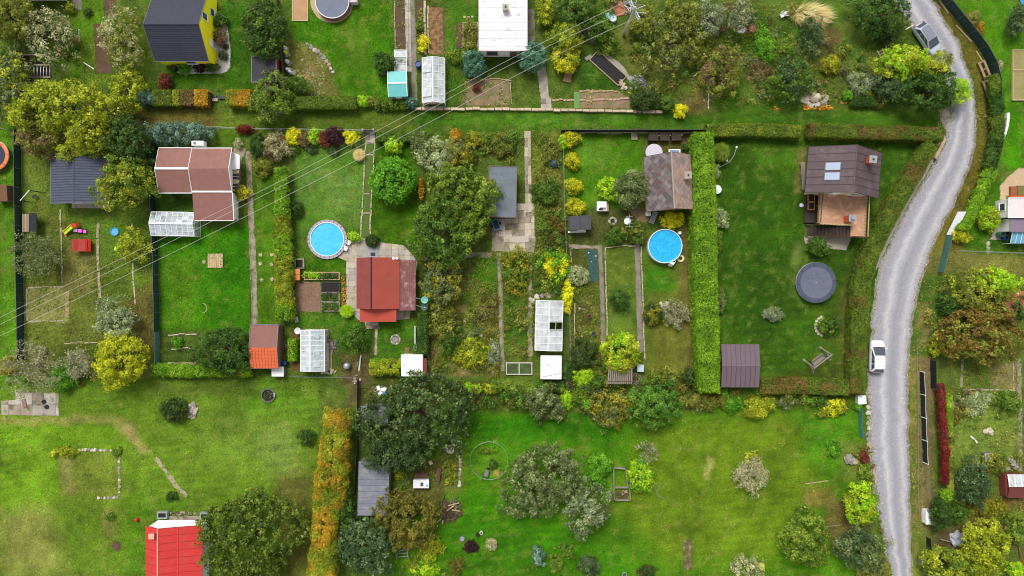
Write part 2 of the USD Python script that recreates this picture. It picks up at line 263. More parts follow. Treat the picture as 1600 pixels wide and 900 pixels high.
# ---------------------------------------------------------------- the ground: one sheet, its turf tinted by what grows there
rng = np.random.default_rng(7)
def axis(a,b,step,far):
    inner = np.arange(a,b + step / 2,step); out = np.geomspace(2,far,12)
    return np.concatenate([a - out[::-1],inner,b + out])
gx,gy = axis(-72,72,.25,500),axis(-42,42,.25,500)
GX,GY = np.meshgrid(gx,gy)
px_,py_ = GX.ravel() * S + 800,450 - GY.ravel() * S
TURF = [  # outline in photograph pixels, colour, feather in pixels, strength
    ([(165,168),(345,172),(345,208),(165,206)],(104,92,44),14,.9),([(345,172),(650,174),(650,206),(345,206)],(84,104,30),14,.9),
    ([(650,172),(1480,176),(1480,204),(650,206)],(66,104,24),12,.95),([(700,176),(1000,180),(1000,196),(700,194)],(82,128,30),9,.6),
    ([(460,0),(616,0),(616,150),(540,150),(500,90),(460,70)],(66,116,14),10,1),([(530,30),(580,30),(570,110),(535,110)],(100,126,36),16,.5),
    ([(455,66),(500,72),(535,150),(458,150)],(122,116,62),8,.85),([(475,100),(490,104),(488,125),(474,124)],(166,138,100),6,.8),
    ([(300,90),(395,0),(395,140),(230,140)],(62,104,16),8,.95),([(345,0),(440,0),(440,140),(345,140)],(58,100,18),8,.9),
    ([(110,0),(180,0),(180,50),(130,130),(100,130),(112,40)],(84,124,24),10,.9),([(125,60),(200,60),(190,150),(125,150)],(92,112,34),12,.8),
    ([(0,175),(35,175),(35,205),(0,200)],(88,134,30),8,.9),
    ([(700,0),(748,0),(748,150),(700,160)],(66,106,24),8,.9),([(725,125),(795,125),(795,165),(725,165)],(132,116,80),6,.8),
    ([(765,85),(860,90),(840,125),(700,125)],(70,96,28),8,.9),([(860,70),(960,80),(970,140),(865,145)],(78,104,36),10,.9),([(905,100),(950,110),(960,140),(905,140)],(54,96,20),8,.8),
    ([(960,40),(1010,30),(1040,110),(1010,130),(960,90)],(110,112,52),14,.8),([(1000,60),(1080,60),(1100,150),(1040,150)],(92,110,44),16,.8),
    ([(1060,150),(1110,140),(1115,175),(1060,176)],(122,104,64),8,.8),([(1170,95),(1205,90),(1205,135),(1175,135)],(128,100,70),9,.85),([(1140,40),(1250,40),(1250,100),(1150,90)],(72,118,36),14,.7),
    ([(1180,130),(1220,130),(1220,175),(1110,176),(1115,150)],(66,104,24),10,.8),([(1250,30),(1370,40),(1360,110),(1260,110)],(92,108,44),14,.8),([(1280,45),(1312,45),(1312,85),(1282,85)],(98,76,52),6,.8),
    ([(1310,70),(1370,60),(1370,110),(1310,110)],(84,120,44),10,.8),([(1320,130),(1380,120),(1380,160),(1320,165)],(88,80,44),10,.7),
    # the middle row of gardens
    ([(0,200),(28,200),(36,600),(0,620)],(84,128,24),6,1),([(33,210),(80,210),(80,330),(33,330)],(100,116,44),9,.9),([(33,330),(240,325),(240,590),(38,590)],(100,110,44),10,.9),
    ([(95,330),(235,325),(235,400),(150,400)],(84,116,34),10,.85),([(44,448),(104,448),(104,502),(44,502)],(140,136,82),5,.7),([(156,400),(236,400),(236,470),(160,470)],(86,110,32),10,.8),([(108,385),(150,385),(150,460),(100,460)],(124,116,66),10,.7),
    ([(200,470),(240,440),(240,560),(210,560)],(112,96,52),12,.8),([(90,530),(150,530),(150,570),(90,570)],(80,96,30),8,.7),
    ([(246,355),(392,355),(392,520),(246,520)],(56,112,10),5,1),([(255,400),(305,400),(310,515),(255,515)],(88,122,26),18,.6),([(345,370),(390,370),(390,450),(350,450)],(46,104,6),14,.7),
    ([(248,300),(300,300),(300,332),(248,332)],(56,88,26),5,.9),([(248,515),(320,515),(320,575),(248,575)],(74,92,34),6,.9),
    ([(330,205),(375,205),(375,230),(330,230)],(76,108,24),8,.8),([(398,270),(432,270),(432,505),(400,505)],(72,112,18),6,.95),
    ([(455,225),(575,215),(568,372),(540,372),(470,410),(455,400)],(82,120,36),6,1),([(500,270),(562,270),(560,340),(505,330)],(112,142,72),22,.6),([(465,250),(500,240),(490,320),(462,320)],(94,126,60),16,.5),
    ([(580,215),(655,215),(655,382),(575,378)],(58,96,12),6,1),([(585,320),(645,330),(650,375),(585,375)],(72,112,16),14,.7),([(455,495),(570,490),(575,575),(530,580),(520,510),(455,512)],(62,104,20),6,.95),
    ([(475,405),(541,400),(541,424),(475,424)],(64,108,14),4,1),([(580,505),(655,500),(655,560),(580,562)],(62,104,20),6,.95),([(530,550),(580,550),(580,600),(535,600)],(92,76,54),8,.8),
    ([(660,390),(840,390),(840,590),(660,590)],(84,100,34),10,.9),([(728,405),(778,405),(778,450),(745,445)],(72,122,22),9,.85),([(718,400),(745,400),(738,445),(715,445)],(104,92,62),8,.7),([(690,480),(780,470),(775,530),(690,530)],(98,104,44),12,.7),
    ([(700,530),(780,530),(780,575),(700,575)],(88,116,28),10,.8),([(785,390),(838,395),(838,470),(785,470)],(96,100,38),8,.8),([(785,465),(826,465),(826,555),(785,555)],(72,112,28),8,.85),
    ([(690,570),(782,568),(782,584),(690,586)],(146,120,86),6,.8),([(664,540),(690,545),(690,590),(664,590)],(112,92,62),8,.8),([(838,452),(882,452),(882,470),(838,470)],(156,134,104),5,.85),([(700,470),(730,466),(735,500),(705,505)],(120,104,66),9,.7),([(900,470),(936,468),(936,500),(902,505)],(118,104,64),9,.7),
    ([(830,205),(880,205),(880,340),(835,340)],(98,104,42),8,.85),([(840,330),(885,330),(885,480),(835,480)],(72,94,26),8,.85),([(885,205),(1005,212),(1003,330),(885,330)],(74,120,18),6,1),([(905,225),(950,222),(960,260),(910,262)],(112,148,54),16,.55),
    ([(925,325),(1005,322),(1005,380),(890,385)],(82,84,44),8,.85),([(985,325),(1010,325),(1010,350),(985,355)],(136,110,80),6,.7),([(1010,210),(1085,208),(1085,240),(1010,240)],(92,82,46),8,.8),
    ([(890,390),(942,390),(942,600),(890,600)],(90,92,40),7,.9),([(946,385),(994,385),(994,560),(948,560)],(92,112,38),6,.95),([(955,450),(990,450),(990,495),(955,495)],(62,90,30),12,.7),
    ([(1004,410),(1086,415),(1090,600),(1008,600)],(90,104,34),6,.95),([(1005,415),(1050,418),(1050,450),(1008,460)],(58,112,16),9,.9),([(1060,340),(1086,340),(1088,600),(1068,600)],(104,92,50),9,.8),([(1020,500),(1080,520),(1080,590),(1020,590)],(110,110,44),14,.7),
    ([(1123,215),(1480,218),(1330,600),(1123,600)],(56,90,18),6,1),([(1150,225),(1250,225),(1255,270),(1190,260)],(72,108,24),20,.7),([(1235,400),(1262,400),(1246,470),(1236,460)],(118,138,62),12,.6),([(1240,380),(1260,380),(1240,420),(1232,410)],(128,134,76),8,.6),([(1270,480),(1320,480),(1330,540),(1290,540)],(88,112,32),16,.6),
    ([(1308,480),(1330,420),(1332,590),(1315,590)],(92,88,40),8,.7),([(1240,572),(1330,560),(1330,590),(1190,592)],(72,84,28),8,.7),([(1244,232),(1258,232),(1258,300),(1244,300)],(134,116,74),6,.7),([(1125,300),(1180,260),(1240,330),(1190,520),(1130,520)],(46,84,12),26,.6),
    # the meadows
    ([(0,600),(500,590),(500,900),(0,900)],(96,126,32),10,1),([(0,660),(190,664),(190,700),(90,700),(80,780),(0,790)],(104,142,28),16,.8),([(0,800),(70,790),(110,900),(0,900)],(140,140,74),24,.8),([(90,708),(186,708),(186,778),(92,776)],(110,120,44),8,.7),([(92,712),(110,712),(116,770),(96,770)],(150,140,92),10,.6),
    ([(0,652),(190,648),(215,668),(200,690),(175,664),(0,662)],(150,140,84),6,.7),([(200,665),(232,702),(224,706),(188,676)],(170,152,100),7,.9),([(310,630),(400,640),(480,700),(470,760),(330,720)],(100,126,44),30,.6),([(370,600),(490,610),(480,650),(375,640)],(82,122,26),18,.7),([(240,600),(400,596),(400,615),(240,620)],(78,92,36),10,.7),([(400,670),(460,660),(470,740),(420,740)],(116,134,70),22,.5),([(160,790),(182,790),(180,835),(158,832)],(126,116,70),8,.6),([(430,740),(490,740),(490,900),(440,900)],(92,84,42),16,.7),([(205,780),(300,790),(220,900),(190,900)],(78,122,20),16,.7),
    ([(690,620),(1345,620),(1372,900),(600,900)],(72,118,16),10,1),([(690,655),(960,640),(960,690),(760,690)],(48,106,8),14,.9),([(740,760),(800,770),(900,830),(1000,900),(690,900),(690,820)],(58,114,10),20,.9),([(1010,660),(1250,640),(1290,760),(1200,880),(1040,880),(960,790)],(98,120,26),26,.85),([(1240,640),(1330,650),(1330,740),(1260,720)],(70,120,20),20,.8),([(1105,715),(1113,715),(1110,752),(1104,750)],(168,158,106),4,.8),([(1255,765),(1300,765),(1300,795),(1255,795)],(142,112,66),10,.7),([(1300,780),(1345,780),(1340,830),(1310,860),(1285,830)],(112,88,58),12,.8),([(1310,690),(1360,690),(1355,745),(1315,750)],(110,112,56),10,.7),
    ([(560,600),(760,600),(760,625),(560,640)],(84,76,44),8,.85),([(690,690),(725,690),(720,770),(690,770)],(102,104,52),10,.8),([(640,720),(700,715),(690,790),(640,780)],(84,74,46),10,.8),([(770,730),(782,730),(780,742),(768,740)],(172,130,80),3,.9),([(760,600),(1130,605),(1110,640),(960,650),(760,640)],(78,84,38),10,.85),([(535,585),(565,585),(560,630),(545,640)],(92,76,56),6,.8),([(1125,605),(1330,615),(1330,640),(1125,640)],(74,92,30),9,.8),
    # the verges and gardens beyond the road
    ([(1452,0),(1480,0),(1555,110),(1562,220),(1500,400),(1440,440),(1525,200),(1520,130)],(104,96,38),6,.95),([(1480,0),(1600,0),(1600,262),(1560,262),(1570,190),(1545,90)],(76,128,20),8,.95),([(1570,180),(1600,180),(1600,262),(1575,262)],(72,132,12),6,.9),([(1530,285),(1566,280),(1560,390),(1505,392)],(58,104,16),8,.95),
    ([(1440,392),(1600,392),(1600,432),(1430,430)],(116,114,56),7,.95),([(1540,375),(1600,375),(1600,396),(1535,396)],(62,96,24),5,.8),([(1428,430),(1470,430),(1452,560),(1424,560)],(76,104,32),7,.9),([(1438,470),(1455,470),(1450,545),(1436,545)],(134,116,76),6,.8),([(1420,560),(1448,560),(1452,900),(1424,900)],(126,112,66),5,.9),([(1424,600),(1432,600),(1432,800),(1426,800)],(104,108,44),4,.8),([(1440,560),(1458,560),(1458,800),(1446,800)],(112,92,68),4,.85),([(1428,830),(1446,830),(1446,900),(1428,900)],(88,112,36),8,.8),
    ([(1475,450),(1600,440),(1600,900),(1480,900)],(90,104,42),10,.9),([(1490,640),(1590,640),(1590,730),(1492,730)],(112,132,52),10,.85),([(1545,570),(1590,565),(1590,610),(1550,608)],(146,126,96),7,.8),([(1500,540),(1560,540),(1545,608),(1502,608)],(84,104,36),8,.8),([(1460,830),(1600,800),(1600,850),(1460,870)],(92,76,54),10,.85),([(1510,780),(1600,770),(1600,820),(1520,830)],(112,88,52),10,.8),
]
base = np.tile(np.array((80,102,36),float),(len(px_),1))
Q = np.column_stack([px_,py_,0 * px_])
wob = np.column_stack([meshkit.fbm(Q / 22 + 3.1,3,1) - .5,meshkit.fbm(Q / 22 + 9.7,3,2) - .5]) * 16
qx,qy = px_ + wob[:,0],py_ + wob[:,1]
for pts,col,fe,st in TURF:
    pg = Polygon(pts).buffer(0); x0,y0,x1,y1 = pg.buffer(fe).bounds
    k = np.nonzero((qx > x0) & (qx < x1) & (qy > y0) & (qy < y1))[0]
    p = shapely.points(qx[k],qy[k]); ins = shapely.contains(pg,p)
    d = shapely.distance(pg.exterior if pg.geom_type == 'Polygon' else pg.boundary,p)
    t = np.clip(.5 + np.where(ins,d,-d) / (2 * fe),0,1); t = (t * t * (3 - 2 * t) * st)[:,None]
    base[k] = base[k] * (1 - t) + np.array(col) * t
patch = meshkit.fbm(Q / 14 + 20,4,5) - .5; big = meshkit.fbm(Q / 60 + 50,3,6) - .5
base *= (1 + .36 * patch + .30 * big)[:,None]
mow = np.sin(2 * np.pi * (qy + .12 * qx) / 13.0) * np.clip(meshkit.fbm(Q / 90 + 7,2,31) * 2.4 - .8,0,1) * (py_ > 170); base *= (1 + .06 * mow)[:,None]
dry = np.clip((meshkit.fbm(Q / 9 + 80,4,8) - .56) * 5,0,1)[:,None] * .4
base = base * (1 - dry) + np.array((138,132,70)) * dry
TURF_LIN = np.clip(lin(np.clip(base * (1.0,1.01,1.0),4,250)) * .97,.002,.9)
nx_,ny_ = len(gx),len(gy)
def turf_at(x,y):
    i = np.clip(np.searchsorted(gx,x),0,nx_ - 1); j = np.clip(np.searchsorted(gy,y),0,ny_ - 1)
    return TURF_LIN[j * nx_ + i]
idx = np.arange(nx_ * ny_).reshape(ny_,nx_)
quads = np.stack([idx[:-1,:-1],idx[:-1,1:],idx[1:,1:],idx[1:,:-1]],-1).reshape(-1,4)
GROUND = usdkit.material(stage,'/World/Looks/turf',{
    'a': ('attribute',{'attribute':'tint'}),'g': ('geometry',{}),'n': ('noise_texture',{'scale':5.0,'detail':7.0,'roughness':.7}),
    'r': ('rgb_ramp',{'ramp': [(.25,(.5,.52,.5)),(.5,(1,1,1)),(.78,(1.5,1.4,1.25))]}),'m': ('mix',{'mix_type':'multiply','fac':1.0}),
    'n2': ('noise_texture',{'scale':18.0,'detail':4.0,'roughness':.7}),'b': ('bump',{'strength':.9,'distance':.06}),'p': ('principled_bsdf',{'roughness':.95,'specular_ior_level':.1})},
    [('a.color','m.color1'),('g.position','n.vector'),('g.position','n2.vector'),('n.fac','r.fac'),('r.color','m.color2'),('m.color','p.base_color'),('n2.fac','b.height'),('b.normal','p.normal')],surface='p.BSDF')
one('ground',(np.column_stack([GX.ravel(),GY.ravel(),0 * GX.ravel()]),quads),GROUND,kind='structure',tint=TURF_LIN)

# ---------------------------------------------------------------- road, paths and beds: sheets a few millimetres above the turf
NOGRASS = []
def rough(pts_m,amp=.08,step=.35,seed=0):
    """an outline with an uneven edge"""
    ring = LineString(np.vstack([pts_m[:,:2],pts_m[:1,:2]])).segmentize(step)
    q = np.array(ring.coords)[:-1]; p3 = np.column_stack([q * 1.7,np.full(len(q),seed * 3.3)])
    q = q + np.column_stack([meshkit.fbm(p3,3,11) - .5,meshkit.fbm(p3 + 40,3,12) - .5]) * 2 * amp * 1.8
    return Polygon(q).buffer(0)
def flat(name,pts,z,m,amp=.06,grass=True,**kw):
    pg = rough(P(pts),amp,.35,len(NOGRASS)) if amp else Polygon(P(pts)[:,:2])
    NOGRASS.append(pg.buffer(-.06))
    return one(name,MB().sheet(pg,z),m,kind='structure',**kw)
def strip(name,pts,w,z,m,amp=.06,**kw):
    pg = LineString(P(pts)[:,:2]).buffer(w / 2,cap_style='flat',join_style='round').simplify(.03)
    ring = np.array(pg.exterior.coords)[:-1]
    g = rough(ring,amp,.3,len(NOGRASS)) if amp else pg
    NOGRASS.append(g.buffer(-.05))
    return one(name,MB().sheet(g,z),m,kind='structure',**kw)

# the gravel road: a strip whose cross-wise coordinate carries the two compacted wheel tracks
road_l = [(1378,-40),(1395,0),(1412,25),(1436,58),(1458,95),(1474,125),(1483,150),(1484,180),(1479,205),(1470,232),(1455,258),(1440,284),(1420,318),(1402,352),(1388,380),(1374,412),(1367,440),(1363,475),(1359,520),(1356,570),(1355,620),(1357,670),(1361,720),(1367,770),(1374,815),(1383,860),(1395,905),(1405,945)]
road_r = [(1436,-40),(1456,0),(1472,22),(1490,52),(1504,82),(1514,112),(1521,145),(1525,180),(1526,210),(1522,238),(1513,270),(1500,300),(1486,330),(1473,356),(1460,384),(1446,420),(1438,450),(1430,485),(1424,525),(1420,570),(1419,620),(1420,670),(1421,720),(1423,770),(1424,815),(1425,860),(1426,905),(1427,945)]
def resample(pts,n):
    p = P(pts)[:,:2]; d = np.concatenate([[0],np.cumsum(np.linalg.norm(np.diff(p,axis=0),axis=1))]); s = np.linspace(0,d[-1],n)
    from scipy.interpolate import CubicSpline
    return CubicSpline(d,p)(s)
NR,NC = 420,13
L_,R_ = resample(road_l,NR),resample(road_r,NR)
e1 = np.column_stack([L_ * .9,np.zeros(NR)]); e2 = np.column_stack([R_ * .9,np.zeros(NR)])
L_ = L_ + ((meshkit.fbm(e1,4,3) - .5) * .9)[:,None] * np.array([1,.2]); R_ = R_ + ((meshkit.fbm(e2,4,4) - .5) * .8)[:,None] * np.array([1,.2])
u = np.linspace(0,1,NC)
rv = (L_[:,None] * (1 - u)[None,:,None] + R_[:,None] * u[None,:,None])
crown_z = .02 + .05 * (1 - (2 * u - 1) ** 2)
rv = np.concatenate([rv,np.broadcast_to(crown_z[None,:,None],(NR,NC,1))],-1).reshape(-1,3)
ri = np.arange(NR * NC).reshape(NR,NC)
rf = np.stack([ri[:-1,:-1],ri[1:,:-1],ri[1:,1:],ri[:-1,1:]],-1).reshape(-1,4)
tint_u = np.tile(u,NR)
ROAD = usdkit.material(stage,'/World/Looks/road_gravel',{
    'a': ('attribute',{'attribute':'tint'}),'sx': ('separate_xyz',{}),'g': ('geometry',{}),
    'nw': ('noise_texture',{'scale':.35,'detail':3.0}),'ad': ('math',{'math_type':'multiply_add','value2':.10,'value3': -.05}),'sm': ('math',{'math_type':'add'}),
    'rt': ('rgb_ramp',{'ramp': [(0.0,c(140,130,104)),(.05,c(162,156,148)),(.13,c(152,152,158)),(.26,c(156,157,164)),(.37,c(188,186,190)),(.46,c(166,166,172)),(.56,c(146,148,156)),(.68,c(154,155,162)),(.80,c(182,180,185)),(.92,c(160,158,162)),(.98,c(148,138,118)),(1.0,c(150,138,116))]}),
    'n': ('noise_texture',{'scale':5.0,'detail':8.0,'roughness':.85}),'r': ('rgb_ramp',{'ramp': [(.30,(.66,.65,.65)),(.5,(1.0,.99,.985)),(.7,(1.3,1.28,1.25))]}),'m': ('mix',{'mix_type':'multiply','fac':1.0}),
    'v': ('voronoi_texture',{'scale':12.0}),'b': ('bump',{'strength':.8,'distance':.04}),'p': ('principled_bsdf',{'roughness':.95,'specular_ior_level':.2})},
    [('a.color','sx.vector'),('g.position','nw.vector'),('nw.fac','ad.value1'),('sx.x','sm.value1'),('ad.value','sm.value2'),('sm.value','rt.fac'),('g.position','n.vector'),('n.fac','r.fac'),('rt.color','m.color1'),('r.color','m.color2'),
     ('m.color','p.base_color'),('g.position','v.vector'),('v.distance','b.height'),('b.normal','p.normal')],surface='p.BSDF')
one('gravel_road',(rv,rf),ROAD,kind='structure',tint=np.column_stack([tint_u] * 3),smooth=True)
ROADPOLY = Polygon(np.vstack([L_,R_[::-1]])).buffer(0); NOGRASS.append(ROADPOLY.buffer(-.38))
# loose stones along the road's edges and between the tracks
def stones(pts2,rmin,rmax,z=0.0,seed=1,flat_=.6):
    r = np.random.default_rng(seed); v,f,n = [],[],0
    o = np.array([[1,0,0],[-1,0,0],[0,1,0],[0,-1,0],[0,0,1]],float); of = np.array([[0,2,4],[2,1,4],[1,3,4],[3,0,4]])
    N = len(pts2); s = r.uniform(rmin,rmax,N); a = r.uniform(0,6.28,N)
    q = o[None] * (1 + r.uniform(-.3,.3,(N,5,1))) * s[:,None,None]; ca,sa = np.cos(a)[:,None],np.sin(a)[:,None]
    q = np.stack([q[...,0] * ca - q[...,1] * sa,q[...,0] * sa + q[...,1] * ca,q[...,2] * flat_],-1)
    zz = np.broadcast_to(z,N)
    q[...,0] += pts2[:,:1]; q[...,1] += pts2[:,1:2]; q[...,2] += zz[:,None] + (s * .2)[:,None]
    return q.reshape(-1,3),(np.arange(N)[:,None,None] * 5 + of[None]).reshape(-1,3)
k = rng.integers(0,NR,9000); uu = rng.uniform(.01,.99,9000); uu[:1500] = rng.beta(.3,.3,1500)
sp = L_[k] * (1 - uu)[:,None] + R_[k] * uu[:,None] + rng.normal(0,.06,(9000,2))
sv,sf = stones(sp,.03,.075,.03,2); stc = np.repeat(np.clip(lin(np.array((164,163,167))) * rng.lognormal(-.05,.34,9000)[:,None],.02,.8),5,0)
one('loose_gravel',(sv,sf),M_tint('loose_gravel',.95),tint=stc,label='loose grey gravel scattered on the road and along its edges',cat='gravel',kind='stuff')

flat('road_verge_gravel',[(1470,232),(1478,214),(1472,206),(1468,212),(1440,262),(1408,318),(1372,395),(1367,424),(1374,412),(1402,352),(1440,284)],.01,GRAVEL,.1)
flat('lane_entrance_gravel',[(1466,170),(1486,164),(1484,206),(1478,208),(1474,196),(1468,186)],.008,GREYPATH,.08)
# garden paths
strip('garden_path',[(636,-5),(637,60),(639,112)],.62,.012,CONC,.04)
strip('garden_path',[(643,-5),(646,80),(648,166)],.75,.010,GREYPATH,.05)
strip('garden_path',[(828,14),(830,64)],1.15,.010,GREYPATH,.07)
strip('garden_path',[(845,100),(852,156)],1.15,.010,CONC,.07)
strip('garden_path',[(868,8),(885,28),(915,48),(928,66)],.85,.010,GREYPATH,.06)
flat('gravel_path',[(938,79),(948,82),(974,104),(982,116),(996,124),(1014,140),(1012,145),(1002,138),(984,128),(978,120),(972,112),(950,96)],.010,GRAVEL,.1)
strip('garden_path',[(388,236),(390,290),(393,355),(397,430),(398,510)],.75,.010,OLDCONC,.05)
strip('garden_path',[(383,238),(372,236),(368,300)],1.1,.008,OLDCONC,.08)
strip('garden_path',[(824,205),(825,300),(826,345)],.75,.010,OLDCONC,.04)
strip('garden_path',[(779,395),(781,440),(782,500),(783,530),(785,580)],.5,.010,OLDCONC,.06)
strip('garden_path',[(829,395),(829,440),(827,470)],.42,.010,OLDCONC,.05)
strip('garden_path',[(828,470),(828,520),(829,556)],.6,.012,OLDCONC,.12)
strip('garden_path',[(937,382),(940,440),(943,560)],.55,.010,GREYPATH,.06)
strip('garden_path',[(995,378),(997,440),(1001,550)],.72,.010,GREYPATH,.05)
strip('garden_path',[(888,384),(935,386)],.5,.012,OLDCONC,.1)
strip('garden_path',[(588,505),(587,555)],.34,.010,EDGE,.03)
strip('garden_path',[(722,398),(768,399)],.7,.008,OLDCONC,.06)
strip('garden_path',[(1592,560),(1594,640),(1594,735)],.55,.010,OLDCONC,.06)
strip('garden_path',[(1504,560),(1502,605)],.38,.010,OLDCONC,.08)
strip('worn_track',[(243,716),(262,742),(290,775)],.55,.006,M('stony_track',(176,160,134),.2,2,.95,.8,12,spot=(104,110,52),spot_scale=1.6,spot_at=.55),.22)
strip('verge_track',[(1452,800),(1450,700),(1446,600)],.5,.006,M('verge_earth',(124,104,78),.25,1.5,.97,.8,12,spot=(92,100,48),spot_scale=1.2,spot_at=.55),.15)
# soil beds
for pts,m in (([(456,-2),(481,-2),(481,32),(459,33)],SAND),([(161,-2),(182,-2),(179,27),(163,27)],SOIL),([(146,38),(168,36),(176,114),(151,115),(148,70)],SOIL),
               ([(616,-2),(632,-2),(634,77),(618,77)],SOIL),([(651,-2),(660,-2),(661,82),(653,82)],SOIL),([(668,10),(692,12),(693,86),(671,86)],M('dug_grassy_soil',(112,84,56),.3,1.2,.98,1.2,8,spot=(150,116,76),spot_scale=2.0,spot_at=.52)),
               ([(714,38),(722,38),(722,74),(713,74)],SOIL),([(730,124),(797,124),(797,165),(726,165)],M('dry_bed_soil',(142,118,92),.25,1.0,.98,1,10,spot=(92,108,50),spot_scale=1.3,spot_at=.55)),
               ([(905,141),(968,142),(985,156),(984,170),(902,169)],M('pale_bed_soil',(146,122,96),.25,1.0,.98,1,10,spot=(96,108,54),spot_scale=1.6,spot_at=.6)),
               ([(462,440),(502,441),(501,487),(463,486)],TILLED),([(456,515),(467,515),(467,580),(458,580)],M('reddish_soil',(110,74,52),.25,1.5,.98,1,10)),
               ([(1066,206),(1088,206),(1086,222),(1068,220)],SOIL),([(30,88),(48,86),(50,127),(33,127)],DARKSOIL),([(745,478),(768,478),(768,502),(745,502)],SOIL),
               ):
    flat('garden_bed',pts,.006,m,.08)
flat('weedy_strip_bed',[(1067,844),(1083,844),(1082,890),(1067,890)],.006,M('strip_soil',(96,92,52),.3,2,.98,1,10,spot=(150,140,90),spot_scale=1.5),.08)
flat('house_gravel_border',[(322,60),(334,30),(350,32),(355,38),(360,70),(360,104),(354,112),(345,115),(285,116),(270,110),(262,98),(340,96)],.010,WGRAVEL,.05)
flat('house_gravel_border',[(1256,369),(1330,371),(1322,391),(1299,389),(1258,380)],.010,M('terrace_gravel',(190,178,160),.15,1.5,.95,1,22,fine=.22),.05)
flat('gravel_pool_surround',[(519 + 34 * math.cos(a),2 + 34 * math.sin(a)) for a in np.linspace(0,2 * math.pi,40)[:-1]],.008,M('pool_gravel',(206,182,148),.15,1.5,.95,1,22,fine=.22),.03)
flat('house_yard_paving',[(112,-10),(128,-10),(128,15),(113,18)],.008,GREYPATH,.05)
flat('yard_concrete',[(770,342),(806,341),(806,318),(835,318),(836,395),(826,394),(800,394),(768,392)],.008,OLDCONC,.12)
flat('yard_concrete',[(1012,326),(984,330),(1000,348),(1014,344)],.006,M('trodden_earth',(146,122,92),.2,1,.98,.8,12),.15)
flat('terrace_paving',[(1562,290),(1575,276),(1592,262),(1660,262),(1660,300),(1572,306),(1574,376),(1546,374),(1564,350)],.008,M('terrace_slabs',(198,172,138),.12,1.2,.9,.5,16),.05)
flat('yard_concrete',[(1555,350),(1574,350),(1574,376),(1548,374)],.012,GRAVEL,.06)
flat('lawn_edging_path',[(571,220),(584,222),(581,300),(577,375),(563,374),(567,300)],.003,M('path_turf',(88,112,40),.25,2,.95,.8,12,spot=(70,100,20),spot_scale=1.2),.05)
flat('pale_slab_patch',[(786,367),(826,366),(826,377),(806,379),(787,378)],.034,PAVE[0],.1)
flat('pale_slab_patch',[(796,381),(820,380),(820,391),(798,392)],.034,PAVE[3],.1)
# ---------------------------------------------------------------- buildings
ROOFS = dict(
    slate=M('dark_blue_tiles',(64,66,78),.12,1.5,.75,.3,18,fine=.1,spec=.25),slate2=M('slate_sheet_tiles',(84,88,106),.1,1.5,.7,.2,18,fine=.08,spec=.25),shingle=M('brown_shingle',(152,108,98),.12,1.2,.9,.6,24,fine=.14),
    shingle2=M('brown_shingle_dark',(146,102,93),.12,1.2,.9,.6,24,fine=.14),redfelt=M('red_felt',(168,76,62),.12,1.0,.9,.5,26,fine=.14,spot=(150,72,62),spot_scale=.5),
    redfelt2=M('dark_red_felt',(140,68,62),.12,1.0,.9,.5,26,fine=.12),redporch=M('bright_red_felt',(194,82,64),.1,1.0,.85,.4,26,fine=.1),oldpink=M('faded_red_sheet',(134,88,84),.16,2.5,.85,.4,18,spot=(176,140,140),spot_scale=1.2,spot_at=.6),
    brownmetal=M('brown_metal',(92,76,80),.08,1.0,.55,.15,24,fine=.08,spec=.3,spot=(106,92,94),spot_scale=.7),purplemetal=M('mauve_metal',(108,92,100),.05,1.0,.55,.15,24,fine=.06,spec=.3),redmetal=M('red_metal',(204,52,48),.08,1.2,.55,.12,20,fine=.08,rand=.05,spot=(190,62,56),spot_scale=.8),
    corr=M('grey_sheet',(126,130,142),.1,1.0,.6,.2,14,fine=.1,rand=.06,spot=(148,146,146),spot_scale=.8),flatgrey=M('grey_roof_sheet',(112,122,132),.08,.9,.7,.2,16,spot=(96,100,104),spot_scale=.7),orangetile=M('orange_tiles',(218,104,62),.12,4,.8,.3,20,fine=.1),
    turq=M('turquoise_sheet',(104,190,186),.06,1.4,.5,.15,18,fine=.05),lid=M('grey_felt_lid',(78,78,84),.15,1.6,.85,.4,24),darkred=M('dark_red_boards',(118,58,52),.15,2,.8,.4,18))
SLATE = [M(f'fibre_slate_{k}',v,.16,2.2,.9,.5,16,spot=s,spot_scale=1.4,spot_at=.6) for k,v,s in (('grey',(122,112,112),(84,80,78)),('dark',(102,92,92),(78,70,68)),('brown',(108,84,78),(130,116,112)),('light',(136,128,126),(100,96,92)))]
SLATEP = [M(f'pink_slate_{k}',v,.14,1.8,.9,.5,16,spot=s,spot_scale=1.0,spot_at=.58) for k,v,s in (('pink',(176,148,138),(134,124,120)),('grey',(152,138,132),(112,108,104)),('rust',(180,140,122),(136,122,116)))]
WALLB,WALLW,WALLG,WALLR = M('brown_boards',(112,84,66),.2,3,.85,.4,16),PLASTER,M('grey_boards',(128,122,116),.2,3,.85,.4,16),M('red_boards',(142,48,40),.15,3,.8,.3,16)

